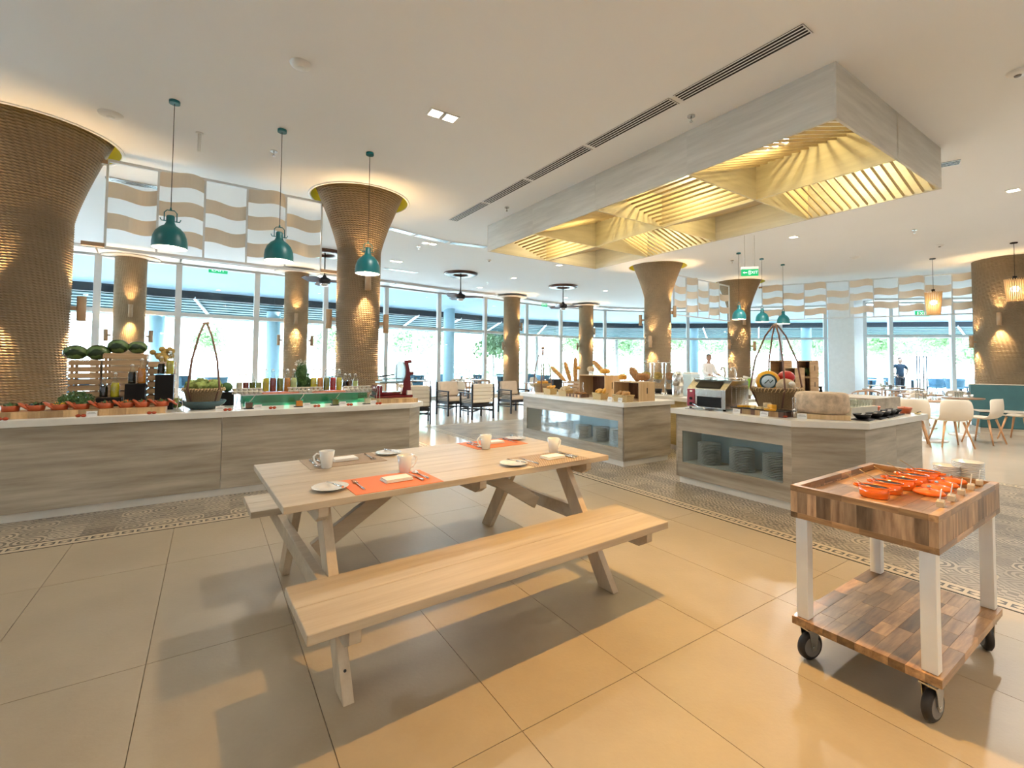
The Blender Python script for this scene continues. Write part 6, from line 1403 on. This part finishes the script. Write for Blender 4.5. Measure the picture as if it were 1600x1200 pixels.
S35 = [(746, 11.4, (-.57, .82), 'dark armchair seen from behind with grey straps, nearest of the lounge group'), (708, 12.05, (.62, -.78), 'dark armchair facing right with a beige back cushion, left of the nearest one'), (803, 12.75, (.6, -.8), 'dark armchair with a beige cushion left of the bread island'), (651, 10.35, (-.25, .97), 'armchair seen from behind, partly hidden by the red slicer')]
for i, (px, Y, f, l_) in enumerate(S35): first_or_dup(ac, i, place_at(px, Y), face(*f), l_)
# tables
def round_table(loc, r, lab_, cat_grp, wood_='tabletop', base='white'):
    t = thing('round_table', lab_, 'table', loc, 0, cat_grp); MB().lathe([(0, .72), (r-.02, .72), (r, .733), (r, .742), (r-.005, .748), (0, .748)], 40).build('table_top', M[wood_], t)
    MB().lathe([(.05, .02), (.045, .40), (.055, .72)], 24).build('pedestal', M[base], t); MB().lathe([(0, 0), (r*.66, 0), (r*.66, .01), (r*.6, .018), (0, .022)], 40).build('base_disc', M[base], t); return t
def square_table(loc, w_, lab_, grp, rz=0):
    t = thing('dining_table', lab_, 'table', loc, rz, grp); MB().box(-w_/2, w_/2, -w_/2, w_/2, .72, .75).build('table_top', M['tabletop'], t, bev=.003)
    for x in (-1, 1):
        for y in (-1, 1): MB().tube([(x*(w_/2-.06), y*(w_/2-.06), .72), (x*(w_/2-.03), y*(w_/2-.03), 0)], [.022, .014], 8).build('leg', M['beech'], t)
    return t
cup0 = MB().lathe([(0, 0), (.025, 0), (.038, .06), (.035, .06), (.022, .006), (0, .005)], 12).build('cup', M['ceramic']); gl0 = MB().lathe([(0, 0), (.028, 0), (.034, .11), (.031, .11), (.026, .006), (0, .005)], 12).build('water_glass', M['clear'])
cupn = [0, 0]
def settings(loc, r, lab_, z=.7485, n=2):
    for k in range(n):
        for idx, (o0, nm, rr, da) in enumerate(((cup0, 'cup', .55, 0), (gl0, 'water_glass', .30, .9))):
            a = k*2*PI/n+da; p = Vector((loc.x+rr*r*math.cos(a), loc.y+rr*r*math.sin(a), z))
            if cupn[idx] == 0: o = o0
            else: o = o0.copy(); COL.objects.link(o)
            cupn[idx] += 1; o.location = p; tag(o, ('white cup on the ' if idx == 0 else 'water glass on the ')+lab_, 'cup' if idx == 0 else 'glass', ('cups on the ' if idx == 0 else 'glasses on the ')+lab_)
# shell chair
sh = thing('shell_chair', 'x', 'chair', (0, 0, 0), 0, 'cream shell chairs with beech legs')
prof = [(.235, .425), (.20, .445), (.08, .438), (-.06, .432), (-.15, .445), (-.205, .50), (-.235, .60), (-.25, .72), (-.255, .81)]
vs = []; nw = 12
for i, (y, z) in enumerate(prof):
    hw = [.205, .222, .228, .230, .232, .236, .238, .232, .205][i]; back = max(0, (i-4)/4)
    for k in range(nw+1):
        u = -1+2*k/nw; vs.append((hw*u, y+back*.075*u*u, z+(1-back)*.030*abs(u)**3+(-.02*abs(u)**6 if i == 8 else 0)))
sm = MB().add(vs, [(i*(nw+1)+k, i*(nw+1)+k+1, (i+1)*(nw+1)+k+1, (i+1)*(nw+1)+k) for i in range(8) for k in range(nw)], 0, True).build('shell', M['creamy'], sh)
so = sm.modifiers.new('s', 'SOLIDIFY'); so.thickness = .012; so.offset = 0; sb = sm.modifiers.new('b', 'SUBSURF'); sb.levels = sb.render_levels = 1
for x in (-1, 1):
    for y in (-1, 1): MB().tube([(x*.13, y*.12-.01, .428), (x*.225, y*.215-.01, 0)], [.018, .011], 10).build('leg', M['beech'], sh)
CHS = [((7.55, 7.98), (.28, .96), 'shell chair with its back to the camera, nearest of the cream chairs'), ((8.47, 8.32), (-.38, .92), 'shell chair right of the nearest one, seen from the side'), ((9.55, 8.72), (-.35, .94), 'shell chair closest to the teal booth'), ((7.02, 8.12), (.6, .8), 'shell chair at the left of the near round table, behind the island end'),
    ((6.45, 8.3), (-.2, .98), 'low shell chair seen above the terracotta dishes'), ((9.5, 10.95), (.3, .95), 'shell chair in the second row behind the near round table'), ((10.25, 10.5), (-.2, -.97), 'shell chair behind the right round table'), ((8.33, 9.85), (-.5, .85), 'shell chair between the near and the middle round tables'),
    ((10.9, 9.9), (-.9, -.3), 'shell chair beside the booth, behind the right round table')]
for i, (p, f, l_) in enumerate(CHS): first_or_dup(sh, i, Vector((*p, 0)), face(*f), l_)
for loc, r, l_ in (((7.72, 8.62), .46, 'near round table with a cream pedestal beside the cheese island'), ((9.2, 10.35), .36, 'middle round table behind the near one'), ((9.05, 9.28), .33, 'right round table in front of the teal booth')):
    v = Vector((*loc, 0)); round_table(v, r, l_, 'round pedestal tables'); settings(v, r, l_.split(' with')[0].split(' behind')[0].split(' in front')[0], n=3)
v = Vector((10.0, 12.2, 0)); square_table(v, .85, 'square dining table at the foot of the white pier', 'square wooden tables', .3); settings(v, .4, 'square table near the white pier', .7505, 4)
# wooden armchairs with bent rails
wc = thing('bentwood_chair', 'x', 'chair', (0, 0, 0), 0, 'brown bentwood armchairs')
MB().box(-.23, .23, -.21, .23, .42, .46).build('seat', M['cushion'], wc, bev=.012)
MB().tube([(-.27, .16, .66), (-.28, -.05, .68), (-.20, -.24, .73), (0, -.30, .76), (.20, -.24, .73), (.28, -.05, .68), (.27, .16, .66)], [.014, .018, .022, .026, .022, .018, .014], 10).build('bent_rail', M['tabletop'], wc)
for x in (-1, 1):
    MB().tube([(x*.27, .14, .66), (x*.24, .20, .42), (x*.23, .22, 0)], [.016, .018, .013], 8).build('leg', M['tabletop'], wc); MB().tube([(x*.19, -.245, .73), (x*.21, -.20, .42), (x*.24, -.24, 0)], [.016, .018, .013], 8).build('leg', M['tabletop'], wc)
MB().box(-.22, .22, -.20, .22, .385, .42).build('seat_rail', M['tabletop'], wc)
WCS = [((8.9, 11.6), (.5, .86), 'left brown bentwood chair right of the cheese wheel'), ((9.75, 11.45), (.1, .99), 'second brown bentwood chair right of the cheese wheel'), ((10.9, 12.6), (-.9, -.4), 'brown bentwood chair on the far side of the square table')]
for i, (p, f, l_) in enumerate(WCS): first_or_dup(wc, i, Vector((*p, 0)), face(*f), l_)
# teal booth
a_, b_ = Vector((9.62, 9.50, 0)), Vector((13.4, 7.35, 0)); dB = (b_-a_).normalized(); LB = (b_-a_).length
bo = thing('booth_seat', 'long teal upholstered booth with pale piping at the right edge', 'booth', a_, math.atan2(dB.y, dB.x))
n = 5
for k in range(n):
    x0, x1 = k*LB/n, (k+1)*LB/n
    MB().box(x0+.002, x1-.002, .50, .64, .42, .985).build('back_panel', M['booth'], bo, bev=.02); MB().box(x0+.002, x1-.002, .02, .52, .12, .44).build('seat_base', M['booth'], bo, bev=.02)
MB().box(0, LB, .0, .52, .442, .462).build('seat_piping', M['creamy'], bo, bev=.008); MB().box(0, LB, .49, .66, .986, 1.0).build('back_piping', M['creamy'], bo, bev=.004); MB().box(0, LB, .0, .64, 0, .12).build('plinth', M['laminate'], bo)
# tables and chairs along the glass, farther back
far0 = [(560, 12.6), (612, 13.6), (672, 13.3), (716, 14.6), (760, 13.2), (845, 14.2), (868, 17.0), (900, 15.2), (745, 16.4), (655, 15.2), (960, 18.5), (1100, 17.5), (1385, 14.6)]
OCC = [(Vector((x, y, 0)), .65) for _, x, y, *q in COLS]+[(Vector((x, y, 0)), .6) for _, x, y, l in SC]+[(place_at(px, Y), .75) for px, Y, f, l in S35]+[(Vector((10.0, 12.2, 0)), 1.0)]
def free(p, r_):
    ok = all((p-q).length > r_+k for q, k in OCC)
    if ok: OCC.append((p.copy(), r_))
    return ok
for i, (px, Y) in enumerate(far0):
    v = place_at(px, Y)
    if not free(v, .54): continue
    nm = ['behind the slicer column', 'left of the slicer', 'behind the slicer', 'left of the lounge armchairs', 'behind the nearest armchair', 'behind the basket of rolls', 'left of the baguettes', 'behind the baguettes', 'left of the armchair column', 'beyond the first fan', 'beyond the bread island', 'beside the man in white', 'beside the white pier'][i]
    square_table(v, .75, 'square wooden table near the glass, %s' % nm, 'square wooden tables', .4+i); settings(v, .36, 'far square table %s' % nm, .7505, 2)
    for k in range(2):
        a = .9+i*1.3+k*PI; p = v+Vector((math.cos(a), math.sin(a), 0))*.84; d = -Vector((math.cos(a), math.sin(a)))
        if not free(p, .30): continue
        if i % 3 == 2: dup(wc, p, face(d.x, d.y), 'brown bentwood chair %s of the far table %s' % (['near side', 'far side'][k] if p.y < v.y or k else 'near side', nm))
        else: dup(sh, p, face(d.x, d.y), 'cream shell chair %s of the far table %s' % (['one side', 'other side'][k], nm))
# outdoor furniture on the deck
oc = thing('outdoor_armchair', 'x', 'chair', (0, 0, 0), 0, 'blue-grey outdoor armchairs on the deck')
MB().lathe([(.27, .36), (.30, .50), (.33, .72), (.345, .78), (.325, .78), (.28, .50), (.25, .40)], 20).build('curved_back', M['blueseat'], oc); o = oc.children[0]
bm = bmesh.new(); bm.from_mesh(o.data); bmesh.ops.delete(bm, geom=[v for v in bm.verts if v.co.y > .14], context='VERTS'); bm.to_mesh(o.data); bm.free()
MB().cyl((0, 0), .29, .36, .43, 20).build('seat', M['blueseat'], oc)
for x in (-1, 1):
    for y in (-1, 1): MB().tube([(x*.17, y*.17, .36), (x*.22, y*.22, 0)], .014, 6).build('leg', M['darksteel'], oc)
ot = thing('outdoor_table', 'x', 'table', (0, 0, 0), 0, 'pale outdoor tables on the deck'); MB().box(-.38, .38, -.38, .38, .70, .74).build('table_top', M['bluecloth'], ot); MB().box(-.04, .04, -.04, .04, .02, .70).build('pedestal', M['darksteel'], ot); MB().box(-.25, .25, -.25, .25, 0, .02).build('base', M['darksteel'], ot)
OCC.append((place_at(1406, 20.0), .35)); OCC += [(place_at(px, 19.7), .1) for px in (1432, 1437, 1443, 1448)]
outs = [(150, 14.3), (330, 16.2), (545, 18.2), (628, 18.6), (664, 19.4), (722, 20.6), (785, 21.6), (850, 22.6), (1050, 24.9), (1200, 24.4), (1360, 21.0), (1425, 21.6), (1455, 20.8), (1500, 20.9), (1543, 21)]
for i, (px, Y) in enumerate(outs):
    v = place_at(px, Y, .013)
    if not free(v, .5): continue
    nm = ['left of the melon crates', 'behind the lettuce basket', 'left of the slicer column', 'behind the slicer', 'right of the slicer', 'at the porch column', 'behind the armchair column', 'behind the carrying basket', 'behind the dispensers', 'behind the box stack', 'right of the white pier', 'beside the man in navy', 'under the thin torches', 'left of the booth', 'behind the booth'][i]
    l1 = 'pale outdoor table on the deck, %s' % nm
    if i == 0: ot.location = v; ot['label'] = l1
    else: dup(ot, v, 0, l1)
    for k in range(2):
        a = 2.4+i*.9+k*2.2; p = v+Vector((math.cos(a), math.sin(a), 0))*.86
        if not free(p, .34): continue
        l2 = 'blue-grey outdoor armchair at the deck table %s' % nm
        if i == 0 and k == 0: oc.location = p; oc.rotation_euler = (0, 0, face(-math.cos(a), -math.sin(a))); oc['label'] = l2
        else: dup(oc, p, face(-math.cos(a), -math.sin(a)), l2)
for i, px in enumerate((1432.5, 1436.5, 1443, 1447.5)):
    v = place_at(px, 19.6+.5*(i % 2), .013); h = .4+ (569.5+3-557)/720*19.6+.97; 
    if i == 0: po = thing('garden_torch', '', 'torch', v, 0, 'thin dark torches on the deck'); MB().cyl((0, 0), .022, 0, 1.72, 10).build('pole', M['darksteel'], po); MB().lathe([(.02, 1.70), (.035, 1.78), (0, 1.80)], 10).build('burner', M['darksteel'], po); po['label'] = 'thin dark outdoor torch, leftmost of the four right of the man in navy'
    else: dup(po, v, 0, 'thin dark outdoor torch, %s of the four right of the man in navy' % ['', 'second', 'third', 'rightmost'][i])
# ================================================================ PEOPLE
def skin_mesh(name, verts, edges, radii, mat, parent, sub=2, root=0):
    me = bpy.data.meshes.new(name); me.from_pydata([tuple(v) for v in verts], edges, []); o = bpy.data.objects.new(name+'_tmp', me); COL.objects.link(o)
    md = o.modifiers.new('skin', 'SKIN'); md.use_smooth_shade = True; md.branch_smoothing = .6
    for i, r_ in enumerate(radii): me.skin_vertices[0].data[i].radius = r_ if isinstance(r_, tuple) else (r_, r_)
    me.skin_vertices[0].data[root].use_root = True
    s2 = o.modifiers.new('sub', 'SUBSURF'); s2.levels = s2.render_levels = sub
    dg = bpy.context.evaluated_depsgraph_get(); me2 = bpy.data.meshes.new_from_object(o.evaluated_get(dg)); bpy.data.objects.remove(o)
    me2.name = name; me2.materials.clear(); me2.materials.append(mat)
    for p in me2.polygons: p.use_smooth = True
    q = bpy.data.objects.new(name, me2); COL.objects.link(q); q.parent = parent; return q
def person(loc, rz, lab_, top, elbows, hands, headturn=0, hair=True, H_=1.74, apron=False):
    t = thing('person', lab_, 'person', loc, rz)            # faces -y
    k = H_/1.74
    V = [(0, 0, .95), (0, .005, 1.08), (0, .0, 1.25), (0, .01, 1.40), (0, 0, 1.49), (0, -.01, 1.56)]; E_ = [(0, 1), (1, 2), (2, 3), (3, 4), (4, 5)]; Rr = [(.13, .10), (.125, .095), (.15, .11), (.13, .09), .055, .055]
    for sg in (-1, 1):
        b0 = len(V); el = elbows[0 if sg < 0 else 1]; hd_ = hands[0 if sg < 0 else 1]
        V += [(sg*.17, .01, 1.42), (sg*abs(el[0]), el[1], el[2]), (sg*abs(hd_[0]), hd_[1], hd_[2])]; E_ += [(3, b0), (b0, b0+1), (b0+1, b0+2)]; Rr += [.062, .045, .028]
        b1 = len(V); V += [(sg*.095, 0, .86), (sg*.10, -.01, .50), (sg*.11, .01, .09), (sg*.115, -.12, .035)]; E_ += [(0, b1), (b1, b1+1), (b1+1, b1+2), (b1+2, b1+3)]; Rr += [.088, .058, .042, .038]
    V = [Vector(v)*k for v in V]; body = skin_mesh('body', V, E_, Rr, M['skin'], t)
    # clothes: same skeleton, slightly wider
    TV = [(0, 0, .86), (0, .005, 1.08), (0, 0, 1.25), (0, .01, 1.40), (0, .0, 1.46)]; TE = [(0, 1), (1, 2), (2, 3), (3, 4)]; TR = [(.185, .145), (.165, .13), (.178, .13), (.16, .11), .075]
    for sg in (-1, 1):
        b0 = len(TV); el = Vector(elbows[0 if sg < 0 else 1]); el.x = sg*abs(el.x); hd_ = Vector(hands[0 if sg < 0 else 1]); hd_.x = sg*abs(hd_.x); end = el.lerp(hd_, .8) if top == 'shirt' else Vector((sg*.17, .01, 1.42)).lerp(el, .85)
        TV += [(sg*.18, .01, 1.425)]+([tuple(el)] if top == 'shirt' else [])+[tuple(end)]; TE += [(3, b0), (b0, b0+1)]+([(b0+1, b0+2)] if top == 'shirt' else []); TR += [.08]+([.062] if top == 'shirt' else [])+[.048 if top == 'shirt' else .068]
    skin_mesh('shirt', [Vector(v)*k for v in TV], TE, TR, M['shirt' if top == 'shirt' else 'tee'], t)
    PV = [(0, 0, 1.0)]; PE = []; PR = [(.168, .135)]
    for sg in (-1, 1): b0 = len(PV); PV += [(sg*.095, 0, .84), (sg*.10, -.01, .50), (sg*.11, .01, .12)]; PE += [(0, b0), (b0, b0+1), (b0+1, b0+2)]; PR += [.105, .075, .062]
    skin_mesh('trousers', [Vector(v)*k for v in PV], PE, PR, M['trous'], t)
    for sg in (-1, 1): MB().ell((sg*.115*k, -.06, .04), (.05, .135, .045), 16, 10).build('shoe', M['black'], t)
    hd_o = bpy.data.objects.new('head', None); bpy.data.objects.remove(hd_o)
    m = MB(); hc = Vector((0, -.015, 1.635))*k
    m.ell(hc, (.078, .098, .118), 24, 18, f=lambda v: 1-.10*max(0, -v.z)*(1-abs(v.y))+.0)
    m.ell(hc+Vector((0, -.035, -.07)), (.045, .055, .045), 14, 10)                                        # jaw
    m.tube([hc+Vector((0, -.092, .02)), hc+Vector((0, -.112, -.012)), hc+Vector((0, -.100, -.024))], [.008, .014, .011], 8)   # nose
    for sg in (-1, 1):
        m.ell(hc+Vector((sg*.080, .0, -.005)), (.012, .020, .030), 10, 8)
        m.tube([hc+Vector((sg*.012, -.092, .030)), hc+Vector((sg*.045, -.083, .030))], .007, 6)
    head = m.build('head', M['skin'], t)
    if headturn: head.location = hc; head.data.transform(Matrix.Translation(-hc)); head.rotation_euler = (0, 0, headturn)
    off = -hc if headturn else Vector()
    for sg in (-1, 1):
        MB().ell(hc+off+Vector((sg*.030, -.086, .012)), (.013, .008, .007), 10, 8).build('eye', M['ceramic'], head); MB().ell(hc+off+Vector((sg*.030, -.092, .012)), (.006, .004, .006), 8, 6).build('iris', M['hair'], head)
        MB().tube([hc+off+Vector((sg*.014, -.096, .032)), hc+off+Vector((sg*.046, -.086, .034))], .004, 6).build('eyebrow', M['hair'], head)
    MB().tube([hc+off+Vector((-.025, -.088, -.050)), hc+off+Vector((0, -.096, -.052)), hc+off+Vector((.025, -.088, -.050))], [.003, .007, .003], 8).build('mouth', M['cane'], head)
    hm = MB(); hm.ell(hc+off+Vector((0, .012, .030)), (.086, .100, .105), 24, 16); o = hm.build('hair', M['hair'], head)
    bm = bmesh.new(); bm.from_mesh(o.data); c0 = hc+off
    bmesh.ops.delete(bm, geom=[v for v in bm.verts if (v.co.z-c0.z) < -.02+(.0 if v.co.y-c0.y > .02 else .085+.25*max(0, -(v.co.y-c0.y+.03)))], context='VERTS'); bm.to_mesh(o.data); bm.free(); so = o.modifiers.new('s', 'SOLIDIFY'); so.thickness = .008
    # hands with five fingers
    for sg in (-1, 1):
        el = Vector(elbows[0 if sg < 0 else 1])*k; el.x = sg*abs(el.x); h_ = Vector(hands[0 if sg < 0 else 1])*k; h_.x = sg*abs(h_.x); d = (h_-el).normalized(); sd = d.cross(Vector((0, 1, 0))).normalized(); nn = d.cross(sd)
        HV = [h_, h_+d*.04, h_+d*.08]; HE = [(0, 1), (1, 2)]; HR = [(.026, .018), (.036, .016), (.038, .014)]
        for q_, (o_, ln) in enumerate(((-.030, .065), (-.010, .078), (.010, .074), (.029, .058))):
            b0 = len(HV); HV += [h_+d*.09+sd*o_, h_+d*(.09+ln*.5)+sd*o_*1.1+nn*.008, h_+d*(.09+ln*.9)+sd*o_*1.1+nn*.026]; HE += [(2, b0), (b0, b0+1), (b0+1, b0+2)]; HR += [.0095, .0085, .007]
        b0 = len(HV); HV += [h_+d*.04+sd*.042*-sg, h_+d*.075+sd*.062*-sg+nn*.01]; HE += [(1, b0), (b0, b0+1)]; HR += [.012, .009]
        skin_mesh('hand', HV, HE, HR, M['skin'], t, 1)
    return t
pw = place_at(1107, 14.3); person(pw, 0.5, 'man in a white shirt with short dark hair behind the toaster, looking left', 'shirt', [(.27, -.02, 1.17), (.27, -.02, 1.17)], [(.22, -.26, 1.08), (.22, -.26, 1.08)], -.9, True, 1.66)
pn = place_at(1406, 20.0, .013); person(pn, .0, 'man in a navy T-shirt outside the glass, elbows out', 'tee', [(.40, .06, 1.22), (.40, .06, 1.22)], [(.24, -.05, 1.00), (.24, -.05, 1.00)], 0, True, 1.70)
